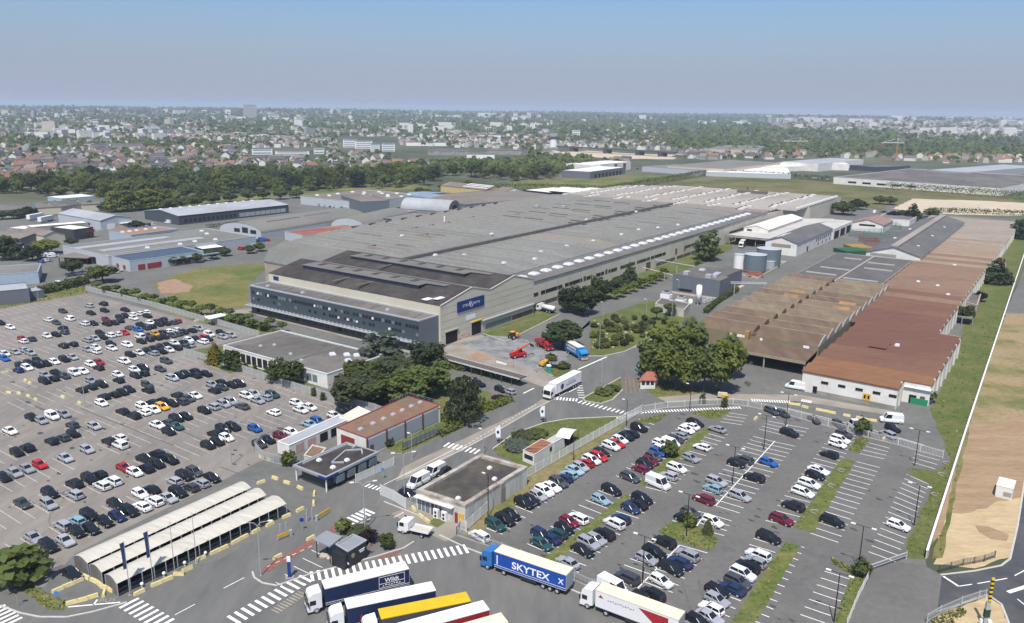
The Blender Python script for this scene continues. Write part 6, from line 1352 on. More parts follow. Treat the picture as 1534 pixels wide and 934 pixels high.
for lab, px, h in (('black lamp post at the fence above the dark car of the first row', (938, 640), 7), ('black lamp post at the fence behind the cabins', (859, 691), 6), ('black lamp post at the curve of the mesh fence', (1033, 617), 7.5), ('black lamp post against the stained gatehouse wall', (731, 776), 9)): lamp(lab, px, h, bk, 1, .8)
for lab, px, cu in (('tall grey twin arm lamp on the rounded end of the lay-by', (391, 863), True), ('tall grey twin arm lamp at the flower bed beside the kiosk', (547, 796), True), ('tall grey twin arm lamp behind the white palisade gate', (606, 747), True)): lamp(lab, px, 9.3, gp, 2, 1.4, .2, cu)
for lab, px, h in (('pale pole on the round grass island at the junction', (901, 584), 8.5), ('pale pole at the foot of the rock garden', (898, 524), 8.5), ('pale pole at the top edge of the rock garden', (903, 485), 8), ('pale pole on the lawn before the cream store', (968, 480), 8), ('pale pole beside the small trees at the cream store', (1006, 482), 8), ('pale pole at the zebra crossing by the gatehouse', (724, 681), 6), ('pale pole on the pavement by the notice boards', (617, 688), 6), ('pale pole in the lane of the old car park by the white car', (128, 611), 9), ('pale pole near the top corner of the old car park', (59, 462), 8), ('pale pole among the dark cars of the old car park', (200, 513), 8), ('pale pole at the far side of the old car park exit', (347, 696), 8), ('pale pole on the lawn edge below the pipe gallery', (1016, 444), 7)): lamp(lab, px, h, gp, 1, .6)
# flags, signs -----------------------------------------------------------
flagm = mat('navy_flag', (.03, .045, .12), .8, .1, 1)
for k, (px, fl) in enumerate((((195, 892), 1), ((229.5, 874), 1), ((262, 859), 0), ((294.5, 844), 0))):
    x, y = G(*px); t = Thing('flag_pole', ['flag pole with a hanging navy flag at the corner of the bicycle sheds', 'flag pole with a hanging navy flag, second from the bus marking', 'bare flag pole next to the ones carrying flags', 'bare flag pole last in line, towards the twin arm lamp'][k], 'flag pole', (x, y), 'flag poles by the bicycle sheds')
    mb = MB(); mb.tube((x, y, 0), (x, y, 9.6), .08, 8, r2=.04); t.part('pole', mb, gp); mb = MB(); mb.box(x, y, 0, .5, .5, .1); t.part('base', mb, concg)
    if fl:
        mb = MB(); S = []
        for j in range(9): u = j / 8; S.append([(x - .06 - .75 * i / 4 * (1 - .35 * u), y + .16 * math.sin(i * 1.7 + u * 3), 9.4 - 4.6 * u - .25 * i / 4) for i in range(5)])
        mb.loft(S, 0, False, False); t.part('flag', mb, flagm)
for lab, px in (('white feather flag on the lawn kerb by the long zebra road', (750, 664)), ('white feather flag by the road in front of the white lorry', (816, 632))):
    x, y = G(*px); t = Thing('feather_flag', lab, 'flag', (x, y), 'feather flags by the road'); mb = MB(); mb.tube((x, y, 0), (x, y, 4.4), .05, 5); t.part('pole', mb, gp); mb = MB(); mb.ell((x, y, 0), (.8, .8, .12), 10, 4); t.part('base', mb, hole)
    mb = MB(); mb.loft([[(x - .05, y, 4.3), (x - .9, y + .1, 4.0)], [(x - .05, y, 3.0), (x - 1.35, y + .15, 2.9)], [(x - .05, y, 1.4), (x - 1.0, y + .1, 1.3)]], 0, False, False); f_ = t.part('sail', mb, whitem)
    mb = MB(); mb.ell((x - .65, y - .02, 2.75), (.3, .06, .38), 10, 6); t.part('emblem', mb, bluesign, f_)
x, y = G(434, 866); t = Thing('totem_sign', 'slim blue totem sign with a white cap standing on the lay-by', 'sign', (x, y)); mb = MB(); mb.box(x, y, .15, .55, .2, 2.9, .1); t.part('panel', mb, mat('blue_fascia', (.012, .04, .2))); mb = MB(); mb.box(x, y, 3.05, .6, .25, .9, .1); t.part('cap', mb, whitem); mb = MB(); mb.box(x, y, 0, 1.4, 1.1, .15, .3); t.part('base', mb, concg)
t = Thing('notice_board', 'row of dark grey notice boards on the lawn beside the works road', 'notice board', G(628, 664)); A, B = G(603, 677), G(656, 653); L_ = math.dist(A, B)
for k in range(8):
    p, q_ = lerp(A, B, k / 8 + .004), lerp(A, B, (k + 1) / 8 - .004); mb = MB(); mb.prism(strip(p, q_, .14), .8, 2.2, 0, True, True); t.part('board', mb, mat('board_grey', (.17, .18, .19), .5, .1, 1)); mb = MB(); mb.box(*p, 0, .1, .1, 2.3); t.part('post', mb, hole)
def boom(label, px, qx):
    A, B = G(*px), G(*qx); t = Thing('boom_barrier', label, 'barrier', A); ang = math.atan2(B[1] - A[1], B[0] - A[0]); mb = MB(); mb.prism(strip(A, B, .12), .55, 1.15, 0, True, True); t.part('boom', mb, yellowm)
    mb = MB(); mb.box(*A, 0, .45, .45, 1.2, ang); t.part('cabinet', mb, greymet); mb = MB(); mb.box(*B, 0, .15, .15, .6, ang); t.part('rest', mb, greymet)
    for k in range(2): c = (A[0] - .9 - .9 * k, A[1] + .3 - .6 * k); mb = MB(); mb.box(*c, 0, .2, .2, 2.6, ang); t.part('gate_post', mb, greymet)
boom('yellow boom barrier at the old car park entrance beside tall grey posts', (475, 781), (494, 769)); boom('yellow boom barrier in the middle of the road near the red paving', (436, 803), (416, 811))
def rsign(label, px, h, col_, shape='disc'):
    x, y = G(*px); t = Thing('road_sign', label, 'road sign', (x, y)); mb = MB(); mb.tube((x, y, 0), (x, y, h), .05, 5); t.part('post', mb, gp); mb = MB(); n = 14 if shape == 'disc' else 4; mb.tube((x, y - .06, h), (x, y - .1, h), .42, n); t.part('plate', mb, col_)
rsign('blue and white round sign on the traffic island by the boom barrier', (453, 795), 2.2, mat('blue_fascia', (.012, .04, .2))); rsign('blue road sign on the grass corner by the big bush', (88, 911), 2.6, mat('sky_blue_sign', (.06, .2, .5), .5, 0)); rsign('dark sign on the pavement corner below the big bush', (27, 908), 2.6, hole); rsign('blue sign in the middle of the works road by the guard building', (574, 718), 2.2, mat('sky_blue_sign', (.06, .2, .5)))
rsign('white round sign on the lamp island by the worn crossing', (546, 788), 3.2, whitem)
# raised striped barrier, substation box, bollards, blocks
x, y = G(1474, 938); t = Thing('height_barrier', 'tall yellow and black striped barrier boom raised upright at the new road corner', 'barrier', (x, y)); G2 = mat('dark_green_box', (.02, .06, .04), .5, .05, 1)
mb = MB(); mb.box(x - .6, y, 0, .35, .35, 1.2); mb.box(x + .7, y, 0, .6, .5, 1.0); t.part('pillar', mb, whitem); mb = MB(); mb.box(x, y, 0, .5, .4, 4.2); t.part('mast', mb, greymet)
mb = MB(); mb.box(x + .1, y, 1.6, .8, .5, 1.3); t.part('counterweight', mb, G2); mb = MB()
for k in range(15): mb.box(x + .12, y - .05, 2.9 + k * .36, .42, .2, .36, 0, k % 2)
t.part('boom', mb, [mat('hazard_yellow', (.7, .5, .02), .5, .03, 1), hole])
A, B, C_ = G(1490, 744), G(1515, 750), G(1519, 737); q_ = [A, B, C_, (A[0] + C_[0] - B[0], A[1] + C_[1] - B[1])]; t = flat('substation_box', 'white electrical substation box standing on the bare earth by the new road', 'substation', q_, 2.5, white_w, whitem, .06, .06)
mb = MB(); mb.panel(A, B, 1.4, 2.8, .6, 1.5, .06); t.part('louvre', mb, mat('grey_door', (.3, .28, .25)))
conc_y = mat('yellow_block_paint', (.60, .49, .20), .85, .2, 2, col2=(.55, .48, .36), mix_scale=.7)
q = random.Random(31); BL = []
for (ox, oy), s_ in (((0, 734), "505,795 572,778 645,755 730,730 405,707 480,673 545,645 605,618 660,643 700,668 735,690 770,705 975,725 1095,665 1172,632 1252,595 1310,562"), ((260, 734), "40,595 100,560 190,487 290,440 350,413 435,368 492,337 575,295 675,247 790,190 980,100 885,145 1165,235 728,476 960,345"), ((260, 590), "612,625 712,597 795,628 887,665 985,705 620,450 665,468"),
    ((0, 440), "35,555 180,612 210,630 65,697 135,703 200,722 252,747 443,727 558,770 1375,193"), ((1040, 590), "430,178 680,75 718,80 775,98 875,118 920,127 965,137 1067,157 1157,175 1200,185 1250,192"), ((520, 590), "467,812 520,866 560,895"), ((1284, 590), "185,322")):
    for w in s_.split(): X, Y = w.split(','); BL.append((ox + int(X) / 4.67, oy + int(Y) / 4.67))
BL.sort(key=lambda p: (p[0] > 700, p[0]))
mbb = MB(); mbb.loft([[(-.9, -.3, 0), (.9, -.3, 0), (.9, .3, 0), (-.9, .3, 0)], [(-.85, -.18, .55), (.85, -.18, .55), (.85, .18, .55), (-.85, .18, .55)]]); BM = mbb.mesh('barrier_block', conc_y)
nL = sum(p[0] <= 700 for p in BL)
for i, p in enumerate(BL):
    j = min(range(len(BL)), key=lambda k: (k == i, math.dist(p, BL[k]))); A, B = G(*p), G(*BL[j]); o = link('barrier_block', BM, None, (*A, 0)); o.rotation_euler = (0, 0, math.atan2(B[1] - A[1], B[0] - A[0]) + .2 * (q.random() - .5) if math.dist(A, B) < 9 else ANG_A)
    tag(o, ('yellow concrete road block of the near entrance, ' + ordn(i) + ' counting across from the left') if p[0] <= 700 else ('yellow concrete road block of the inner road, ' + ordn(i - nL) + ' counting across from the left'), 'road block', 'yellow concrete road blocks')
bw = MB(); bw.tube((0, 0, 0), (0, 0, .45), .12, 8); bw.ell((0, 0, .62), (.3, .3, .3), 10, 6); BW = bw.mesh('bollard', [whitem])
for k, px in enumerate(((213, 880), (246, 864), (277, 848), (278, 846 + 2), (308, 833))):
    if k == 3: continue
    o = link('bollard', BW, None, (*G(*px), 0)); tag(o, ['first', 'second', 'third', '', 'fourth'][k] + ' white ball bollard along the foot of the bicycle sheds from the corner', 'bollard', 'white ball bollards')
rg = MB(); n = 12
for k in range(9): a0, a1 = 2 * math.pi * k / n, 2 * math.pi * (k + 1) / n; rg.tube((math.cos(a0) * .75, math.sin(a0) * .75, .12), (math.cos(a1) * .75, math.sin(a1) * .75, .12), .13, 5)
RG = rg.mesh('concrete_ring', concg)
for k, px in enumerate(((1261, 706), (1246, 729), (1220, 768), (1418, 695), (1411, 712), (1401, 742))):
    o = link('concrete_ring', RG, None, (*G(*px), .04)); tag(o, ['first', 'second', 'third'][k % 3] + (' white tree ring on the long grass island, counting down from the fence' if k < 3 else ' white tree ring in the verge by the wall, counting down from the fence'), 'tree ring', 'concrete tree rings')
x, y = G(822, 558); t = Thing('portable_toilet', 'green portable toilet with a white roof on the small grass island', 'portable toilet', (x, y)); mb = MB(); mb.box(x, y, 0, 1.2, 1.2, 2.1, .4); t.part('cabin', mb, mat('teal_plastic', (.03, .28, .2), .5, .05, 1)); mb = MB(); mb.loft([[(x - .7, y - .7, 2.1), (x + .7, y - .7, 2.1), (x + .7, y + .7, 2.1), (x - .7, y + .7, 2.1)], [(x - .3, y - .3, 2.4), (x + .3, y - .3, 2.4), (x + .3, y + .3, 2.4), (x - .3, y + .3, 2.4)]]); t.part('roof', mb, whitem)
# storage racks beyond the link roof, lean-tos beside the long shed
for lab, A, B, X, h, m_ in (('teal tiered storage rack, the one nearer the trees', (1302, 343), (1350, 345), (1350, 340), 3, mat('teal_rack', (.05, .17, .155), .6, .1, 1)), ('taller teal storage rack in front of the other teal one', (1293, 359), (1342, 358), (1345, 352), 4.2, mat('teal_rack', (.05, .3, .27))), ('red brown stacked rack beside the teal ones', (1296, 368), (1322, 369), (1324, 363), 3, mat('rust_rack', (.26, .07, .04), .8, .2, 1)), ('yellow stacked rack in front of the red brown rack', (1280, 376), (1308, 376), (1312, 370), 1.8, mat('ochre_rack', (.3, .19, .05), .7, .2, 1)), ('green stacked rack in front of the yellow rack', (1267, 383), (1303, 382), (1304, 376), 2.4, mat('green_rack', (.025, .1, .05), .7, .15, 1))):
    q_ = rect3(A, B, X, 0); t = Thing('storage_rack', lab, 'storage rack', lerp(q_[0], q_[2], .5), 'storage racks'); dense = 'teal' not in lab
    for p in q_: mb = MB(); mb.box(*p, 0, .25, .25, h); t.part('upright', mb, m_)
    for k in range(3): mb = MB(); z_ = h * (k + .9) / 3; (mb.prism(q_, z_ - h * .3, z_, 0, True, True) if dense else [mb.tube((*q_[j % 4], z_), (*q_[(j + 1) % 4], z_), .12, 4) for j in range(4)] + [mb.tube((*lerp(q_[0], q_[1], j / 7), z_), (*lerp(q_[3], q_[2], j / 7), z_), .08, 4) for j in range(1, 7)]); t.part('tier', mb, m_)
for k, px in enumerate(((1282, 392), (1290, 394), (1298, 390), (1304, 393))):
    x, y = G(*px); mb = MB(); mb.ell((x, y, .9), (1.1, 1.1, 1.1), 9, 5, jit=.15); solo('bulk_bag', ['first', 'second', 'third', 'fourth'][k] + ' white bulk bag on the flat roof yard edge, counting towards the gabled workshop', 'bag', mb, whitem, (x, y), 'white bulk bags')
t = flat('lean_to', 'open grey lean-to with a pale flat roof against the long shed wall', 'lean-to', [G(*p, 3) for p in ((1424, 472), (1430, 464), (1460, 470), (1456, 477))], 3, concg, felt_l, .1, z0=2.6)
for p in ((1426, 485), (1440, 487), (1456, 488)): x, y = G(*p); mb = MB(); mb.box(x, y, 0, .25, .25, 2.7); t.part('post', mb, concg)
flat('brick_annex', 'small pale annex with a flat roof beside the long shed wall', 'annex', [G(*p, 3.2) for p in ((1438, 452), (1446, 437), (1470, 440), (1464, 458))], 3.2, mat('pink_block', (.45, .36, .3), .85, .15, 1), bitu_g, .3)
gable('red_roof_store', 'small store with a red roof beside the big dark tree by the wall', 'store', rect3((1480, 392), (1508, 393), (1511, 387), 3), 3, 3.8, mat('cream_block', (.5, .46, .38)), mat('red_tin', (.34, .07, .05), .7, .1, 1), .2)
x, y = G(1502, 374); mb = MB(); mb.box(x, y, 0, 3.5, 2.5, 2.8, .3); mb.box(x + 1.2, y + .5, 2.8, 1.5, 1.2, .8, .3); solo('water_unit', 'white boxy unit on the grass beyond the red roofed store', 'unit', mb, whitem, (x, y))
x, y = G(1377, 605); t = Thing('waste_skip', 'green waste skip under a white lid beside the long shed corner', 'skip', (x, y)); mb = MB(); mb.box(x, y, 0, 4.2, 2.6, 1.7, ANG_B); t.part('container', mb, mat('green_skip', (.02, .22, .1), .6, .12, 1)); mb = MB(); mb.box(x + .4, y + 1.6, 1.9, 4.6, 2.2, .15, ANG_B); t.part('lid', mb, whitem); mb = MB(); [mb.box(x + .4 + sx, y + 1.6, 0, .12, .12, 1.9) for sx in (-1.5, 1.5)]; t.part('support', mb, greymet)
# ---- cars as counted on the two car parks: window origin, then x,y,colour(+type) in 4.67x window pixels
CAR_L = [
((0,440),"625,83,gp 723,70,k 440,121,n 636,134,k 732,116,k 875,111,k 338,181,ws 395,202,d 487,175,wc 5,203,k 72,234,w 592,208,wp 652,206,k 742,180,m 748,210,k 800,203,k 836,188,k 838,163,k 878,153,k 925,146,w 935,170,w 974,138,w 1019,129,w 1032,155,k 1053,203,w 1140,180,k 1090,193,k 1110,212,k 1160,206,k 1210,200,d 1238,191,r 905,237,d 967,250,b 985,215,k 1020,238,d 1060,228,k 440,242,k 450,268,d 328,293,w 393,285,k 158,315,r 163,331,w 218,316,d 612,324,g 665,313,g 700,273,k 720,303,k 770,290,w 822,281,w 870,271,r 980,300,wc 1035,291,d 1085,280,y 1130,273,k 1175,262,w 1230,252,w 1285,266,k 1340,255,k 1390,243,g 990,333,k 1045,318,k 1100,308,k 1150,300,k 1205,290,d 1245,280,d 443,363,k 512,352,k 775,348,k 782,379,w 890,356,w 612,389,g 672,375,w 672,403,w 912,424,k 972,411,w 1030,398,k 1075,382,k 1125,370,k 1170,358,k 1075,415,g 1135,403,k 1185,392,w 1235,377,k 1220,345,w 1280,338,k 1290,368,d 1320,323,w 1330,357,g 1375,316,k 160,390,g 107,408,g 35,420,w 30,452,b 213,413,g 870,471,w 1163,470,du 1122,526,d 510,444,g 450,458,ku 380,475,w 262,465,k 265,497,ku 322,488,k 200,482,k 140,500,k 188,516,w 128,533,n 633,490,w 692,478,r 690,517,k 940,530,w 1000,518,k 950,571,k 1005,556,k 825,564,w 830,604,k 1205,588,g 1260,572,k 1300,558,k 1355,540,k 1370,570,k 520,553,wc 580,541,w 390,550,k 315,568,g 312,609,k 375,592,k 453,575,d 637,608,g 710,633,k 638,650,k 570,671,k 1030,636,d 1035,672,k 905,668,k 858,688,k 800,702,k 728,718,k 710,763,w 1240,708,k 1365,710,w 1320,733,d 1270,752,d 1205,766,k 1130,745,k 1065,763,k 1133,789,y 995,782,w 1078,811,w 1008,828,w 858,820,k 935,850,k 1300,857,k 1232,872,k 1170,900,d 1100,915,w 1235,925,t 220,860,k 290,885,g 365,855,wc 448,842,g 505,915,d 660,925,g"),
((0,600),"70,210,w 1180,215,k 513,230,k 440,258,d 360,280,k 190,328,k 118,360,k 760,280,k 835,258,w 840,310,wc 608,340,g 457,399,g 278,446,r 186,473,g 105,504,g 25,535,k 868,465,r 943,500,w 1010,403,k 1100,375,ku 1190,413,k 1095,440,k 1020,472,k 520,580,ku 625,545,ku 698,515,k 713,592,w 790,562,wu 522,655,g 350,645,k 340,722,gp 158,716,ds 1060,620,k 980,650,w 1080,700,w 1175,678,g 995,738,w 905,772,ku 808,722,k 822,808,n 1218,560,g 1290,525,ku 1360,495,dp 1245,640,ku 1335,605,d 625,800,ku 540,838,l 735,845,k 440,870,gp 640,895,k 540,915,k"),
((0,734),"235,330,gs 340,390,ku 455,350,g 500,580,k"),
((260,440),"330,270,k 345,300,g 400,290,g 250,285,wc 165,318,k 205,333,w 240,315,k 210,303,r 230,560,k 270,635,g 320,618,k 285,675,k 340,655,d 410,638,k 458,628,k 215,815,k 275,788,gp 350,770,gp 400,752,g 480,785,ds 510,712,w 560,700,g 588,745,g 645,727,g 692,707,tu 860,762,w 890,810,w 955,793,w 700,828,w"),
((260,590),"415,230,ku 345,245,ku 285,275,k 370,305,w 240,357,k 305,333,k 568,240,b 955,212,l 1010,190,b 1125,150,w 1185,118,k 1220,106,k 825,267,w 745,290,m 660,320,k 600,350,d 195,622,g 270,587,k"),
]
CAR_R = [
((520,734),"1037,242,tu 1103,207,ku 1150,172,k 1238,90,ku 1288,68,k 1335,38,g 925,320,w 1362,310,n 1360,372,t"),
((780,590),"35,780,k 70,745,k 120,712,g 165,680,wu 215,648,w 265,618,du 305,590,n 340,562,l 378,532,l 420,508,g 458,482,r 495,460,w 545,437,r 565,410,k 632,365,wu 668,345,r 695,320,w 740,298,k 770,275,k 828,237,ku 1220,203,k 1190,225,w 1160,250,w 1110,290,g 1080,318,d 1050,345,wc 980,345,w 985,385,w 960,405,b 930,438,d 900,465,m 868,490,k 838,523,m 765,582,dp 960,628,wv 1035,572,g 1092,517,w 1190,447,g 1268,370,w 1375,245,g 635,672,ku 560,738,l 850,732,ku 815,768,k 770,798,n 700,872,n 400,868,w 340,890,m 1280,735,m 1345,660,l 1370,610,gp 1190,830,d 1150,870,ku 1345,890,w"),
((780,734),"655,232,wu 305,265,k 258,303,t 205,335,n 155,378,ku 583,305,ku 528,342,g 475,370,gu 433,418,k 330,505,gs 1005,360,ku 935,435,ku 880,478,g 745,612,du 985,635,w 920,730,ku 850,755,k 1165,450,gp 1115,503,n 1050,545,kp 645,690,wv 1375,700,k 1375,765,g 1335,825,w 1320,885,g 1240,915,k"),
((1040,590),"665,273,ku 1045,280,d 1020,318,wp 1003,350,w 945,422,k 870,532,w 848,567,k 805,627,wp 760,687,wp 692,783,ku 610,878,mu 345,460,dp 295,485,k 520,477,b 420,585,ku 190,622,gp 150,663,l 320,712,gp 965,890,ku"),
((1040,734),"520,330,ku 448,455,wu 425,500,g 370,535,ku 340,585,wu 305,640,du 265,685,n 235,730,ku 205,790,gp"),
((1284,734),"290,245,w"),
]
# others that stand on the works' inner road, behind the fence of the second car park
CAR_X = [
((1040,590),"545,118,dp 620,138,d 840,178,d 1010,210,d 1130,230,wv"),
((1284,590),"215,282,g 250,240,k"),
((520,420),"825,697,k 875,708,w 925,722,k 1075,760,k 1135,775,g"),
((520,590),"430,705,k 670,545,k"),
((780,420),"840,625,l"),
]
# ================================================================== cars
paint = mat('car_paint', rough=.2, var=0, objcol=True, spec=.5)
cglass = mat('car_glass', (.015, .018, .022), .08, 0, spec=.7); tyre = mat('tyre_rubber', (.016, .016, .017), .9, 0); rim = mat('wheel_rim', (.4, .4, .42), .35, 0); hl = mat('headlight_glass', (.6, .62, .65), .15, 0, spec=.8); tl = mat('tail_light_red', (.3, .012, .012), .25, 0); trim = mat('black_trim', (.02, .02, .02), .6, 0)
def sec8(x, w, z0, zt): return [(x, -.86 * w, z0), (x, -w, z0 + .25 * (zt - z0)), (x, -.985 * w, zt - .22 * (zt - z0)), (x, -.90 * w, zt), (x, .90 * w, zt), (x, .985 * w, zt - .22 * (zt - z0)), (x, w, z0 + .25 * (zt - z0)), (x, .86 * w, z0)]
SH = {  # length, width, height, belt, hood height, cabin: front bottom, front top, rear top, rear bottom (from the front bumper)
 'h': (4.1, 1.76, 1.48, .93, .86, 1.15, 1.95, 3.65, 3.98), 's': (4.6, 1.8, 1.44, .92, .84, 1.35, 2.15, 3.45, 4.0), 'u': (4.5, 1.86, 1.66, 1.05, 1.0, 1.2, 1.9, 4.1, 4.4), 'p': (4.6, 1.82, 1.58, .96, .88, 1.15, 1.95, 4.1, 4.48), 'c': (4.4, 1.84, 1.84, 1.08, 1.0, 1.0, 1.6, 4.25, 4.36), 'v': (5.5, 2.02, 2.4, 1.2, 1.15, .85, 1.55, 5.3, 5.44)}
def car_meshes(k):
    L_, W, H, zb, zh, c0, c1, c2, c3 = SH[k]; w = W / 2; X = lambda d: L_ / 2 - d
    mb = MB(); S = [sec8(X(0), w * .80, .34, zh * .72), sec8(X(.12), w * .93, .26, zh * .86), sec8(X(.55), w, .22, zh), sec8(X(c0), w, .22, zb), sec8(X(c3 - .1), w, .22, zb + .05), sec8(X(L_ - .12), w * .95, .26, (zb + .02) if k != 's' else zb - .02), sec8(X(L_), w * .86, .36, zb * .86)]
    mb.loft(S, 0)
    lo = [(X(c0 + .02), -w * .86, zb - .02), (X(c0 + .02), w * .86, zb - .02), (X(c3), w * .86, zb + .02), (X(c3), -w * .86, zb + .02)]; t_ = .74 if k not in 'v' else .9
    if k in 'c': t_ = .84
    hi = [(X(c1), -w * t_, H - .05), (X(c1), w * t_, H - .05), (X(c2), w * t_, H - .05), (X(c2), -w * t_, H - .05)]
    up = [(x * 1.0 + (.03 if i < 2 else -.05), y * 1.03, H - .06) for i, (x, y, z) in enumerate(hi)]; u2 = [(x * .96, y * .9, H + .01) for x, y, z in up]; mb.loft([up, u2], 0)
    for a, b in zip(lo, hi): mb.tube(a, b, .06, 5, m=0, cap=False)
    for s_ in (-1, 1):
        f = .45; a = (X(c0 + (c3 - c0) * f), s_ * w * .87, zb); b = (X(c1 + (c2 - c1) * .42), s_ * w * t_ * 1.01, H - .05); mb.tube(a, b, .055, 4, m=0, cap=False); mb.box(X(c0 + .1), s_ * (w + .06), zb - .02, .16, .2, .14, 0, 0)
    if k == 'v' or k == 'c':   # closed sides behind the doors
        for s_ in (-1, 1):
            u0 = .36 if k == 'v' else .62; xa0, xa1 = X(c0 + (c3 - c0) * u0), X(c1 + (c2 - c1) * (u0 - .05)); pts = [(xa0, s_ * w * .89, zb - .02), (X(c3), s_ * w * .89, zb), (X(c2), s_ * w * t_ * 1.02, H - .05), (xa1, s_ * w * t_ * 1.02, H - .05)]; mb.face(pts if s_ < 0 else pts[::-1])
        if k == 'v': mb.face([(X(c3) - .02, -w * .89, zb), (X(c3) - .02, w * .89, zb), (X(c2) - .02, w * t_, H - .05), (X(c2) - .02, -w * t_, H - .05)][::-1])
    mb.box(0, 0, .2, L_ * .9, W * .9, .1, 0, 1)
    g = MB(); g.loft([lo, hi], 0, True)
    wh = MB(); wh.tube((0, -.1, 0), (0, .1, 0), .32, 14, m=0); wh.tube((0, -.105, 0), (0, .105, 0), .2, 10, m=1)
    WP = [(X(.82), s_ * (w - .1), .32) for s_ in (-1, 1)] + [(X(L_ - .78), s_ * (w - .1), .32) for s_ in (-1, 1)]
    bw_ = MB(); bw_.v, bw_.f, bw_.m = list(mb.v), list(mb.f), list(mb.m)
    for x, y, z in WP: bw_.tube((x, y - .11, z), (x, y + .11, z), .32, 10, m=1)
    hb = MB(); hb.box(X(.16), -w * .66, zh * .66, .22, .38, .16, 0); tb = MB(); tb.box(X(L_ - .05), -w * .74, zb * .72, .1, .26, .26, 0)
    return dict(body=mb.mesh('body', [paint, trim]), body_w=bw_.mesh('body', [paint, tyre]), windows=g.mesh('windows', cglass), wheel=wh.mesh('wheel', [tyre, rim]), wp=WP, hl=hb.mesh('headlight', hl), tl=tb.mesh('tail_light', tl), w=w)
CM = {k: car_meshes(k) for k in SH}
CC = dict(k=((.012, .013, .015), 'black'), d=((.055, .058, .065), 'dark grey'), g=((.30, .31, .33), 'silver'), w=((.74, .74, .73), 'white'), r=((.42, .02, .022), 'red'), b=((.02, .10, .35), 'blue'), y=((.68, .33, .02), 'yellow'), t=((.018, .06, .062), 'dark green'), m=((.15, .012, .03), 'maroon'), n=((.018, .03, .085), 'navy'), l=((.25, .38, .44), 'pale blue'))
TN = dict(h='hatchback', s='saloon', u='sport utility car', p='estate car', c='compact van', v='panel van')
q = random.Random(19)
STALL = math.atan2(1.0307, -.9725)
cars = []
for lot, D in (('L', CAR_L), ('R', CAR_R), ('X', CAR_X)):
    for (ox, oy), s_ in D:
        for w in s_.split():
            X, Y, c = w.split(','); k = c[1] if len(c) > 1 else q.choice('hhhhsp'); p = G(ox + int(X) / 4.67, oy + int(Y) / 4.67, .75)
            if any(math.dist(p, o['p']) < 1.85 for o in cars): continue
            cars.append(dict(p=p, c=c[0], k=k, lot=lot))
NB = []     # rows of cars
for lot in 'LR':
    L_ = sorted((c for c in cars if c['lot'] == lot), key=lambda c: toAB(c['p'])[1]); r = []; last = None
    if lot == 'R': L_ = L_[::-1]
    for c in L_:
        b = toAB(c['p'])[1]
        if last is not None and abs(b - last) > 1.9: NB.append((lot, r)); r = []
        r.append(c); last = b
    NB.append((lot, r))
cn = dict(L=0, R=0)
for lot, r in NB:
    cn[lot] += 1; r.sort(key=lambda c: toAB(c['p'])[0])
    for i, c in enumerate(r):
        c['lab'] = f"{CC[c['c']][1]} {TN[c['k']]}, {ordn(i)} from near end of {ordn(cn[lot])} row from " + ('bicycle sheds' if lot == 'L' else 'gatehouse fence')
XL = ['parked behind the mesh fence beside the lamp post', 'second behind the mesh fence beyond the black lamp', 'alone in the middle of the stretch behind the mesh fence', 'behind the mesh fence before the big white van', 'behind the mesh fence by the small tree', 'head on behind the fence by the orange kerb', 'just behind the silver one by the orange kerb', 'first of three on the lawn road by the weeping tree', 'middle one of three on the lawn road', 'last of three on the lawn road', 'first of two beside the flower bed near the white lorry', 'last of two beside the flower bed near the white lorry', 'parked behind the tall palisade gate', 'half hidden behind the gatehouse parapet', 'in the shade of the poplars by the weigh hut']
for c, l in zip([c for c in cars if c['lot'] == 'X'], XL): c['lab'] = f"{CC[c['c']][1]} {TN[c['k']]} {l}"
cars.sort(key=lambda c: math.hypot(c['p'][0], c['p'][1]))
XANG = [2.0, 2.0, 1.75, 1.8, 1.75, 1.9, 1.9, STALL, STALL, STALL, STALL, STALL, ANG_B, ANG_A, 1.9]
xi = 0
for c in [c for c in cars if c['lot'] != 'X']: pass
xs = {id(c): XANG[i] for i, c in enumerate(sorted((c for c in cars if c['lot'] == 'X'), key=lambda c: XL.index(next(l for l in XL if c['lab'].endswith(l)))))}
NIND = 296; rest_c = MB(); RC = []
for i, c in enumerate(cars):
    flip = q.random() < (.68 if c['lot'] == 'L' else .62)
    ang = (ANG_B if c['lot'] == 'L' else STALL if c['lot'] == 'R' else xs[id(c)]) + (math.pi if flip else 0) + q.gauss(0, .02)
    c['ang'] = ang; col = CC[c['c']][0]; v = .8 + .4 * q.random(); col = tuple(x * v for x in col)
    if i >= NIND: RC.append((c, col)); continue
    m = CM[c['k']]; van = c['k'] in 'v'
    o = bpy.data.objects.new('parked_van' if van else 'parked_car', None); COL.objects.link(o); o.location = (*c['p'], 0.03); o.rotation_euler = (0, 0, ang); o.empty_display_size = .3
    tag(o, c['lab'], 'van' if van else 'car', 'cars parked at the works')
    near_ = i < 120
    b = link('body', m['body'] if near_ else m['body_w'], o); b.color = (*col, 1); link('windows', m['windows'], o)
    if near_:
        for p in m['wp']: link('wheel', m['wheel'], o, p)
        for y in (0, m['w'] * 1.32): link('headlight', m['hl'], o, (0, y, 0)); link('tail_light', m['tl'], o, (0, y * 1.12, 0))
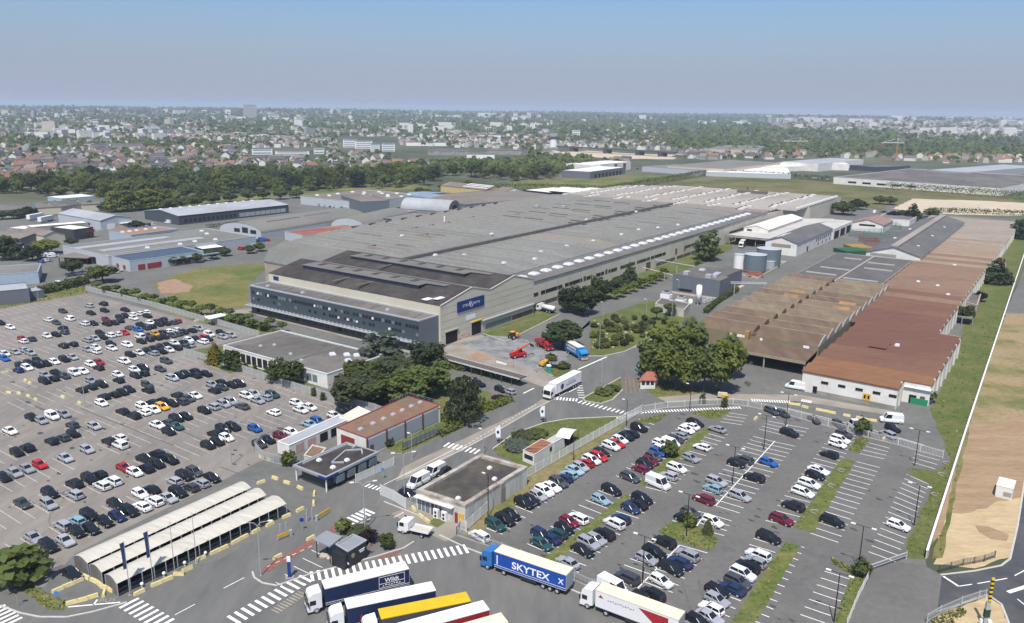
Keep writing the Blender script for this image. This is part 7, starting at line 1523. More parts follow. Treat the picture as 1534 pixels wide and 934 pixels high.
# the cars too far to tell: the last rows of the old car park and the yards of the estate
for (x0, y0), (x1, y1), n in (((106, 411), (142, 404), 7), ((76, 428), (110, 424), 6), ((165, 408), (182, 404), 3), ((62, 384), (92, 382), 6), ((30, 370), (50, 372), 4), ((60, 391), (78, 388), 3), ((465, 303), (540, 310), 16), ((480, 307), (545, 314), 12), ((215, 338), (236, 335), 3), ((360, 372), (386, 368), 5), ((375, 362), (405, 358), 4), ((700, 308), (740, 304), 9), ((585, 316), (600, 310), 4), ((880, 246), (1000, 256), 10), ((1190, 262), (1246, 270), 14), ((1400, 258), (1470, 262), 12), ((1310, 318), (1330, 316), 3), ((250, 333), (290, 331), 5)):
    for k in range(n): p = G(x0 + (x1 - x0) * (k + .3 * q.random()) / n, y0 + (y1 - y0) * k / n + q.random(), .7); RC.append((dict(p=p, k=q.choice('hhscuv'), ang=q.choice((ANG_A, ANG_B)) + q.gauss(0, .1)), CC[q.choice('wwwwggkkdrb')][0]))
cmats = []; ck = {}
for c, col in RC:
    m = CM[c['k']]; key = tuple(round(x, 1) for x in col)
    if key not in ck: ck[key] = len(cmats) + 2; cmats.append(mat('far_paint_%d' % len(ck), col, .3, 0, spec=.5))
    ca, sa = math.cos(c['ang']), math.sin(c['ang'])
    for me_, mp in ((m['body_w'], {0: ck[key], 1: 1}), (m['windows'], {0: 0})):
        k0 = len(rest_c.v); rest_c.v += [(c['p'][0] + v.co.x * ca - v.co.y * sa, c['p'][1] + v.co.x * sa + v.co.y * ca, v.co.z + .03) for v in me_.vertices]
        for p in me_.polygons: rest_c.f.append(tuple(k0 + i for i in p.vertices)); rest_c.m.append(mp[p.material_index])
tag(link('distant_cars', rest_c.mesh('distant_cars', [cglass, tyre] + cmats)), 'farthest rows of small cars at the top of the old car park and estate yards', 'cars', kind='stuff')
print('cars', len(cars))
# ================================================================== lorries and machines
cw = mat('lorry_white', (.74, .74, .72), .4, .03, .5, spec=.5); tarp_w = mat('tarp_white', (.66, .63, .57), .7, .1, .6, col2=(.58, .55, .5), mix_scale=.3); tarp_c = mat('tarp_cream', (.68, .60, .45), .7, .05, .6); tarp_y = mat('tarp_yellow', (.66, .42, .01), .7, .05, .6, col2=(.58, .36, .02), mix_scale=.25)
navy_t = mat('curtain_navy', (.016, .026, .075), .55, .18, .8); blue_t = mat('curtain_blue', (.015, .07, .33), .5, .14, .8); blue_c = mat('cab_blue', (.03, .16, .42), .4, .03, 1, spec=.5); white_t = mat('curtain_white', (.72, .71, .69), .6, .04, .8); red_t = mat('curtain_red', (.35, .02, .03), .6, .05, .8); red_c = mat('cab_red', (.42, .018, .02), .45, .05, 1); sky_t = mat('curtain_sky', (.02, .19, .45), .55, .05, .8); orange_l = mat('orange_lettering', (.85, .55, .25), .5, 0); grey_l = mat('grey_lettering', (.25, .27, .33), .5, 0); chas = mat('chassis', (.03, .03, .032), .7, .1, 1)
def wheelset(t, pts, r=.5, par=None):
    for x, y in pts:
        mb = MB(); mb.tube((x, y - .17, r), (x, y + .17, r), r, 14, m=0); mb.tube((x, y - .18, r), (x, y + .18, r), r * .55, 10, m=1); o = link('wheel', mb.mesh('wheel', [tyre, rim]), par or t.o)
class Local(Thing):
    def __init__(s, name, label, cat, p, ang, group=None):
        super().__init__(name, label, cat, (0, 0, 0), group); s.o.location = (*p, .03); s.o.rotation_euler = (0, 0, ang)
def cabin_(t, x1, cm, hgt=3.4, dark=True):
    """tractor cab whose front is at x1"""
    mb = MB(); P_ = [(x1, .5), (x1 + .02, 1.3), (x1 - .12, 2.2), (x1 - .35, hgt - .3), (x1 - .8, hgt), (x1 - 2.2, hgt + .15), (x1 - 2.25, .9), (x1 - 1.9, .9), (x1 - 1.75, .5)]
    mb.loft([[(x, -1.22, z) for x, z in P_], [(x, 1.22, z) for x, z in P_]][::-1]); o = t.part('cab', mb, cm)
    mb = MB(); mb.face([(x1 + .035, -1.08, 1.55), (x1 + .035, 1.08, 1.55), (x1 - .17, 1.05, hgt - .75), (x1 - .17, -1.05, hgt - .75)][::1]); mb.v = [(x + .03, y, z) for x, y, z in mb.v]; t.part('windscreen', mb, cglass, o)
    for s_ in (-1, 1): mb = MB(); mb.prism([(x1 - .35, s_ * 1.2), (x1 - 1.3, s_ * 1.2), (x1 - 1.3, s_ * 1.245), (x1 - .4, s_ * 1.245)], 1.6, 2.35, 0, True, True); t.part('side_window', mb, cglass, o); mb = MB(); mb.box(x1 - .1, s_ * 1.42, 1.6, .15, .28, .75); t.part('mirror', mb, chas, o); mb = MB(); mb.box(x1 + .03, s_ * .85, .7, .08, .4, .22); t.part('headlight', mb, hl, o)
    mb = MB(); mb.box(x1 - .1, 0, .3, .35, 2.4, .42); t.part('bumper', mb, chas if dark else cm, o)
def words(t, txt, x, y, z, size, m, side=-1, name='side_lettering', bold=0, squash=1.0):
    c = bpy.data.curves.new(name, 'FONT'); c.body = txt; c.size = size; c.align_x = 'CENTER'; c.align_y = 'CENTER'; c.offset = bold; c.extrude = .005
    o = bpy.data.objects.new(name, c); dg = bpy.context.evaluated_depsgraph_get(); dg.update(); me = bpy.data.meshes.new_from_object(o.evaluated_get(dg)); bpy.data.objects.remove(o); me.materials.clear(); me.materials.append(m)
    R_ = Matrix(((1, 0, 0), (0, 0, -1), (0, 1, 0))).to_4x4() if side < 0 else Matrix(((-1, 0, 0), (0, 0, 1), (0, 1, 0))).to_4x4()
    me.transform(Matrix.Diagonal((squash, 1, 1, 1))); me.transform(R_); me.transform(Matrix.Translation((x, y, z))); return link(name, me, t.o)
def strokes(t, xs, z, w, h, s_, m, name='lettering'):
    mb = MB(); [mb.box(x, s_ * 1.275, z + .06 * (i % 3), w * (.7 + .3 * (i % 2)), .03, h) for i, x in enumerate(xs)]; t.part(name, mb, m)
def semi(label, pf, pr, cm, sm, rm, L_=16.3, group=None, hgt=3.45, name='articulated_lorry', rear=None):
    A, B = G(*pf), G(*pr); ang = math.atan2(A[1] - B[1], A[0] - B[0]); c = ((A[0] + B[0]) / 2, (A[1] + B[1]) / 2); t = Local(name, label, 'lorry', c, ang, group); h = L_ / 2
    cabin_(t, h, cm, hgt); x0, x1 = -h, h - 2.75
    mb = MB(); mb.box((x0 + x1) / 2, 0, 1.15, x1 - x0, 2.52, 2.75); [mb.box(x0 + .4 + k * 1.28, 0, 1.16, .07, 2.57, 2.7) for k in range(int((x1 - x0) / 1.28))]; t.part('trailer_box', mb, sm)
    mb = MB(); mb.box((x0 + x1) / 2, 0, 3.9, x1 - x0 + .06, 2.58, .12); t.part('trailer_roof', mb, rm)
    mb = MB(); mb.box(x0 - .03, 0, 1.15, .06, 2.5, 2.75); t.part('rear_door', mb, rear or greymet)
    mb = MB(); mb.box((x0 + h) / 2 - .5, 0, .75, L_ - 2, .9, .4); mb.box(x0 + 7, -1.15, .45, 3, .1, .5); mb.box(x0 + 7, 1.15, .45, 3, .1, .5); t.part('chassis', mb, chas)
    for s_ in (-1, 1): mb = MB(); mb.box((x0 + x1) / 2, s_ * 1.27, 1.1, x1 - x0, .05, .12); t.part('side_rail', mb, greymet)
    wheelset(t, [(x, s_ * 1.05) for s_ in (-1, 1) for x in (h - 1.35, h - 4.6, x0 + 1.6, x0 + 2.9, x0 + 4.2)])
    return t, x0, x1
# which local side faces the drone: -y when the cab points left in the picture, +y when it points right
t, x0, x1 = semi('blue articulated lorry with bold white lettering parked along the lorry yard fence', (727, 846), (851, 889), blue_c, blue_t, tarp_c)
def facing(t):
    v = Vector((0, 0, HC)) - t.o.location; a = t.o.rotation_euler[2]; return 1 if (-math.sin(a) * v.x + math.cos(a) * v.y) > 0 else -1
s_ = facing(t); words(t, 'SKYTEX', -1.6, s_ * 1.29, 2.45, 1.75, white_l, s_, bold=.035, squash=1.15); words(t, 'X', x0 + .9, s_ * 1.29, 2.5, 1.3, white_l, s_, bold=.03); mb = MB(); mb.box((x0 + x1) / 2, s_ * 1.275, 1.5, x1 - x0, .03, .05); t.part('stripe', mb, white_l); mb = MB(); mb.box(x1 - .6, s_ * 1.275, 1.7, .2, .03, 1.7); t.part('emblem_strip', mb, white_l)
t, x0, x1 = semi('white cab lorry with navy trailer and boxed white lettering beside the zebra crossing', (458, 917), (611, 879), cw, navy_t, tarp_w); s_ = facing(t)
words(t, 'W M', x0 + 2.9, s_ * 1.29, 2.85, .95, white_l, s_, bold=.03) if False else words(t, 'Wildt', x0 + 2.9, s_ * 1.29, 2.9, 1.0, white_l, s_, bold=.02); strokes(t, [x0 + 1.6 + .45 * i for i in range(7)], 1.95, .32, .16, s_, white_l)
mb = MB(); [mb.box(x0 + 2.9, s_ * 1.275, z_, 4.2, .03, .06) for z_ in (1.7, 2.4, 3.6)]; [mb.box(x0 + 2.9 + d_, s_ * 1.275, 1.7, .06, .03, 1.95) for d_ in (-2.1, 2.1)]; t.part('lettering_frame', mb, white_l); mb = MB(); mb.box((x0 + x1) / 2, s_ * 1.275, 1.45, x1 - x0, .03, .05); t.part('stripe', mb, white_l)
t, x0, x1 = semi('white roofed lorry with navy sides and a red mark beside the yellow roofed one', (492, 946), (650, 912), cw, navy_t, mat('tarp_bright', (.76, .75, .72), .6, .04, 1)); s_ = facing(t); mb = MB(); mb.face([(x1 - 3.2, s_ * 1.29, 1.5), (x1 - 2, s_ * 1.29, 2.6), (x1 - 1.7, s_ * 1.29, 1.5)]); t.part('red_mark', mb, red_t)
semi('yellow roofed lorry with grey sides at the frame bottom', (545, 961), (699, 929), cw, mat('curtain_grey', (.07, .08, .1), .6, .05, 1), tarp_y)
semi('white roofed lorry with dark red sides at the frame bottom', (572, 986), (727, 942), cw, red_t, mat('tarp_bright', (.76, .75, .72)))
semi('pale tan roofed lorry only just showing at the frame bottom', (600, 1008), (752, 962), cw, navy_t, tarp_c)
t, x0, x1 = semi('white lorry with cream roof and a red flash by the mesh fence', (876, 904), (1016, 957), cw, white_t, tarp_c); s_ = facing(t)
strokes(t, [x1 - 2.2 - .42 * i for i in range(11)], 2.75, .3, .2, s_, grey_l); mb = MB(); mb.face([(x1 - 1.4, s_ * 1.29, 2.9), (x1 - .9, s_ * 1.29, 3.4), (x1 - .5, s_ * 1.29, 2.9)]); mb.face([(x1 - 7.2, s_ * 1.29, 3.6), (x1 - 10.5, s_ * 1.29, 1.3), (x1 - 12, s_ * 1.29, 1.3), (x1 - 12, s_ * 1.29, 3.6)]); t.part('red_flash', mb, red_t)
t, x0, x1 = semi('white lorry with a navy round emblem driving along the works road', (815, 602), (868, 574), cw, white_t, mat('tarp_bright', (.76, .75, .72))); s_ = facing(t)
strokes(t, [x0 + 3.2 + .6 * i for i in range(9)], 1.95, .5, .5, s_, grey_l); strokes(t, [x0 + 3.6 + .45 * i for i in range(9)], 2.75, .34, .26, s_, grey_l); mb = MB(); mb.tube((x1 - 3.2, s_ * 1.26, 2.5), (x1 - 3.2, s_ * 1.285, 2.5), .8, 18); t.part('emblem', mb, navy_t)
t, x0, x1 = semi('navy yard lorry with a white cab in the loading yard behind the tanks', (1106, 375), (1119, 365), cw, navy_t, tarp_w, 13)
semi('white lorry backed under the loading canopy behind the navy yard lorry', (1112, 361), (1126, 352), cw, white_t, tarp_w, 13)
for k, (pf, pr) in enumerate((((34, 333), (72, 326)), ((50, 337), (88, 329)))):
    A, B = G(*pf), G(*pr); ang = math.atan2(A[1] - B[1], A[0] - B[0]); t = Local('box_trailer', ['long white box trailer by the hedge of the green trimmed sheds', 'long white box trailer parked in front of the other white trailer'][k], 'trailer', lerp(A, B, .5), ang, 'white box trailers'); mb = MB(); mb.box(0, 0, 1.1, 13.6, 2.5, 2.8); t.part('trailer_box', mb, white_t); mb = MB(); mb.box(0, 0, .7, 12, .9, .4); t.part('chassis', mb, chas); wheelset(t, [(x, s_ * 1.05) for s_ in (-1, 1) for x in (-5, -3.7)])
def rigid(label, pf, pr, cm, L_, name, build, cat='lorry', hgt=3.0):
    A, B = G(*pf), G(*pr); ang = math.atan2(A[1] - B[1], A[0] - B[0]); t = Local(name, label, cat, lerp(A, B, .5), ang); cabin_(t, L_ / 2, cm, hgt); mb = MB(); mb.box(-.4, 0, .7, L_ - 1, .9, .4); t.part('chassis', mb, chas); wheelset(t, [(x, s_ * 1.05) for s_ in (-1, 1) for x in ((L_ / 2 - 1.4, -L_ / 2 + 1.4, -L_ / 2 + 2.7) if L_ > 7 else (L_ / 2 - 1.1, -L_ / 2 + 1.3))], .5 if L_ > 7 else .38); build(t, -L_ / 2, L_ / 2 - 2.4, facing(t)); return t
def b1(t, x0, x1, s_):
    mb = MB(); mb.box((x0 + x1) / 2, 0, 1.1, x1 - x0, 2.5, 2.6); t.part('cargo_box', mb, sky_t); mb = MB(); mb.box((x0 + x1) / 2, 0, 3.7, x1 - x0, 2.55, .12); t.part('box_roof', mb, tarp_w); strokes(t, [x0 + 1.2 + .98 * i for i in range(7)], 2.45, .8, .75, s_, orange_l); mb = MB(); mb.box((x0 + x1) / 2, s_ * 1.265, 1.8, (x1 - x0) * .7, .03, .14); t.part('stripe', mb, white_l); mb = MB(); mb.box(x1 + 2.35, 0, .3, .35, 2.4, .45); t.part('orange_bumper', mb, mat('orange_paint', (.8, .33, .02), .5, .05, 1))
rigid('bright blue curtain lorry with orange lettering at the rock garden corner', (881, 544), (846, 524), mat('cab_sky', (.03, .23, .5), .4, .03, 1), 11, 'curtain_lorry', b1)
def b2(t, x0, x1, s_):
    mb = MB(); mb.loft([[(x0 + .3, -1.05, 1.1), (x1, -1.05, 1.1), (x1, 1.05, 1.1), (x0 + .3, 1.05, 1.1)], [(x0, -1.25, 2.3), (x1, -1.25, 2.3), (x1, 1.25, 2.3), (x0, 1.25, 2.3)]], 0, False); t.part('tipper_body', mb, red_c); mb = MB(); mb.box((x0 + x1) / 2, 0, 1.2, x1 - x0 - .5, 2.0, .5); t.part('load', mb, mat('dark_rubble', (.08, .07, .065), .95, .3, 1))
rigid('red tipper lorry standing behind the blue curtain lorry', (829, 529), (801, 515), red_c, 8.5, 'tipper_lorry', b2)
def b3(t, x0, x1, s_): mb = MB(); mb.tube((x0, 0, 1.9), (x1 - .2, 0, 1.9), .95, 14); t.part('tank', mb, cw, smooth=True); mb = MB(); mb.box((x0 + x1) / 2, 0, .9, x1 - x0, 2.1, .3); t.part('deck', mb, navy_t)
rigid('white tanker lorry backing at the factory side door', (806, 465), (830, 470), cw, 8, 'tanker_lorry', b3)
def b4(t, x0, x1, s_):
    mb = MB(); mb.box((x0 + x1) / 2, 0, 1.0, x1 - x0, 2.1, .12); t.part('flat_bed', mb, mat('pale_deck', (.5, .43, .37), .8, .1, 1)); mb = MB(); [mb.box((x0 + x1) / 2, y, 1.0, x1 - x0, .06, .4) for y in (-1.05, 1.05)]; mb.box(x0, 0, 1.0, .06, 2.1, .4); t.part('side_board', mb, cw)
rigid('white flatbed pickup lorry crossing in front of the gatehouse', (603, 795), (643, 804), cw, 6.2, 'flatbed_truck', b4, 'truck', 2.4)
for lab, px, ang in (('white panel van beside the gatehouse with its bonnet by the dark car', (627, 727), ANG_A + math.pi), ('white panel van standing behind the other white van by the gatehouse', (651, 712), ANG_A + math.pi), ('white panel van beside the long white front of the red roofed shed', (1191, 583), 2.6), ('white van by the orange and yellow kerb of the inner road', (1335, 633), 2.9)):
    m = CM['v']; o = bpy.data.objects.new('parked_van', None); COL.objects.link(o); o.location = (*G(*px), .03); o.rotation_euler = (0, 0, ang); tag(o, lab, 'van', 'vans at the works'); b = link('body', m['body'], o); b.color = (.74, .74, .73, 1); link('windows', m['windows'], o); [link('wheel', m['wheel'], o, p) for p in m['wp']]
# red telehandler, orange tractor, small digger
def machine(label, px, ang, name, cat): x, y = G(*px); return Local(name, label, cat, (x, y), ang)
t = machine('red telescopic handler with its boom raised on the pale work area', (776, 536), .5, 'telescopic_handler', 'machine'); mb = MB(); mb.box(0, 0, .7, 5.2, 2.0, .9); mb.box(-1.2, -.5, 1.6, 2.2, .9, .7); t.part('body', mb, red_c); mb = MB(); mb.loft([[(.0, .0, 1.6), (1.7, .0, 1.6), (1.7, 1.0, 1.6), (0, 1.0, 1.6)], [(.2, .05, 2.9), (1.3, .05, 2.9), (1.3, .95, 2.9), (.2, .95, 2.9)]]); t.part('cab', mb, cglass)
mb = MB(); mb.tube((-2.6, -.4, 1.9), (2.2, -.4, 3.6), .34, 6); mb.tube((2.0, -.4, 3.5), (3.8, -.4, 4.2), .26, 6); o = t.part('boom', mb, mat('orange_red', (.5, .06, .02), .5, .05, 1)); mb = MB(); mb.tube((3.8, -.4, 4.2), (4.8, -.4, 3.6), .3, 5); mb.box(4.8, -.4, 3.1, .4, 1.6, .7); t.part('fork', mb, chas, o); wheelset(t, [(x, s_ * 1.0) for s_ in (-1, 1) for x in (-1.7, 1.7)], .62)
t = machine('orange tractor on the road beside the lawn strip of the factory', (770, 508), .75, 'tractor', 'tractor'); mb = MB(); mb.box(.9, 0, .9, 2.2, .9, .9); t.part('bonnet', mb, mat('orange_paint', (.8, .33, .02))); mb = MB(); mb.box(-.7, 0, 1.2, 1.5, 1.4, 1.4); t.part('cab', mb, cglass); mb = MB(); mb.box(-.7, 0, 2.6, 1.6, 1.5, .14); t.part('roof', mb, mat('orange_paint', (.8, .33, .02))); wheelset(t, [(-1.1, -.95), (-1.1, .95)], .85); wheelset(t, [(1.5, -.8), (1.5, .8)], .5)
t = machine('small yellow dumper at the edge of the grass island by the toilet', (815, 549), .9, 'dumper', 'machine'); mb = MB(); mb.box(-.6, 0, .6, 1.6, 1.5, .9); t.part('body', mb, yellowm); mb = MB(); mb.loft([[(.3, -.6, .8), (1.6, -.6, .8), (1.6, .6, .8), (.3, .6, .8)], [(.0, -.9, 1.6), (2.1, -.9, 1.6), (2.1, .9, 1.6), (0, .9, 1.6)]]); t.part('skip', mb, mat('orange_paint', (.8, .33, .02))); mb = MB(); mb.tube((-1, -.6, 1.5), (-1, -.6, 2.5), .05, 4); mb.tube((-1, .6, 1.5), (-1, .6, 2.5), .05, 4); mb.tube((-1, -.6, 2.5), (-1, .6, 2.5), .05, 4); t.part('roll_bar', mb, chas); wheelset(t, [(x, s_ * .8) for s_ in (-1, 1) for x in (-1, 1.1)], .45)
for k, px in enumerate(((1082, 597), (1086, 599))):
    x, y = G(*px); t = Local('mobile_generator', ['cream wheeled generator on the verge by the big poplar', 'orange wheeled compressor beside the cream generator'][k], 'generator', (x, y), -.4); mb = MB(); mb.box(0, 0, .5, 2.4 - k * .8, 1.3, 1.1 - .2 * k); t.part('housing', mb, mat('cream_block', (.5, .46, .38)) if k == 0 else yellowm); mb = MB(); mb.box(0, 0, .4, 2.6 - k * .8, 1.1, .12); t.part('frame', mb, chas); wheelset(t, [(0, -.7), (0, .7)], .35)
# ================================================================== trees, hedges, shrubs
rg_ = np.random.default_rng(5)
TV = {}
def crown_mesh(kind, i):
    r = np.random.default_rng(100 + i + sum(map(ord, kind)))
    if kind == 'round': lob = [(0, 0, .58, .40, .40, .36)] + [(.34 * math.cos(a), .34 * math.sin(a), .45 + .28 * r.random(), .24 + .1 * r.random(), .24, .2) for a in np.arange(0, 6.28, .9)] + [(.1, 0, .82, .22, .22, .17)]; n, s = 2000, .046
    elif kind == 'broad': lob = [(.5 * math.cos(a) * (.5 + .5 * r.random()), .5 * math.sin(a) * (.5 + .5 * r.random()), .35 + .5 * r.random(), .2 + .12 * r.random(), .2 + .1 * r.random(), .13 + .08 * r.random()) for a in np.arange(0, 12.5, .6)]; n, s = 3000, .041
    elif kind == 'tall': lob = [(.14 * math.cos(a * 2.4), .14 * math.sin(a * 2.4), .2 + .072 * a, .26 * (1.1 - .055 * a) + .05 * r.random(), .26 * (1.1 - .055 * a), .13) for a in range(11)]; n, s = 1700, .042
    elif kind == 'cone': lob = [(.04 * (r.random() - .5), .04 * (r.random() - .5), .12 + .085 * a, .46 * (1 - a / 10.5) + .03, .46 * (1 - a / 10.5) + .03, .08) for a in range(10)]; n, s = 1300, .045
    elif kind == 'cedar': lob = [(.28 * math.cos(a * 2.1), .28 * math.sin(a * 2.1), .22 + .065 * a, .42 - .025 * a, .36 - .025 * a, .045) for a in range(12)]; n, s = 1700, .04
    elif kind == 'weep': lob = [(.22 * math.cos(a * 2.4) * (1 - a / 16), .22 * math.sin(a * 2.4) * (1 - a / 16), .25 + .06 * a, .2, .2, .17) for a in range(12)]; n, s = 1800, .034
    elif kind == 'lolly': lob = [(0, 0, .72, .42, .42, .2), (.15, .1, .8, .25, .25, .15), (-.2, .1, .68, .26, .26, .16), (0, -.2, .7, .26, .26, .14)]; n, s = 420, .075
    elif kind == 'shrub': lob = [(.3 * math.cos(a), .3 * math.sin(a), .35 + .2 * r.random(), .3, .3, .3) for a in np.arange(0, 6.2, 1.2)] + [(0, 0, .6, .32, .32, .32)]; n, s = 420, .085
    c, nm = crown_pts(n, lob, r); 
    if kind == 'weep': nm[:, 2] *= .25; nm /= np.linalg.norm(nm, axis=1)[:, None]
    k_ = .48 / np.percentile(np.hypot(c[:, 0], c[:, 1]), 96); c[:, :2] *= k_; zt = np.percentile(c[:, 2], 99); c[:, 2] /= zt
    keep = np.sin(c[:, 0] * 13 + i) * np.sin(c[:, 1] * 13 + 1) * np.sin(c[:, 2] * 12 + i * 2) > -.33; c, nm = c[keep], nm[keep]
    return quads(c, nm, s * .9 * (.6 + .8 * r.random(len(c))), r)
def trunk_mesh(kind):
    mb = MB(); h = dict(lolly=.6, cone=.5, shrub=.25, cedar=.8).get(kind, .62); rr_ = .022 if kind not in ('lolly',) else .028
    mb.tube((0, 0, -.01), (0.01, 0, h * .55), rr_ * 1.3, 8, r2=rr_, cap=False); mb.tube((.01, 0, h * .55), (0, .01, h), rr_, 7, r2=rr_ * .4, cap=False)
    if kind in ('round', 'broad', 'tall', 'weep', 'cedar'):
        for a in range(6): x, y = math.cos(a * 1.05 + .3), math.sin(a * 1.05 + .3); z = h * (.4 + .09 * a); mb.tube((0, 0, z), (x * .17, y * .17, z + .16), rr_ * .55, 5, r2=rr_ * .25, cap=False); mb.tube((x * .17, y * .17, z + .16), (x * .3, y * .3, z + .27), rr_ * .25, 4, r2=.003, cap=False)
    return mb.mesh('trunk', bark)
KM = {}
def crown_of(kind, mi, v):
    k = (kind, mi, v)
    if k not in KM: KM[k] = quad_mesh('crown', crown_mesh(kind, v), [leafm[mi]])
    return KM[k]
TK = {}
def tree(name, label, px, h, r, kind='round', mi=1, group=None, world=None, cat='tree'):
    """h metres tall; r crown radius"""
    x, y = world or G(*px); o = bpy.data.objects.new(name, None); COL.objects.link(o); o.location = (x, y, 0); o.rotation_euler = (0, 0, rnd.random() * 6.28); o.empty_display_size = .3
    w = r / .48; o.scale = (w, w, h); tag(o, label, cat, group)
    link('crown', crown_of(kind, mi, rnd.randrange(3)), o)
    if kind not in TK: TK[kind] = trunk_mesh(kind)
    link('trunk', TK[kind], o); return o
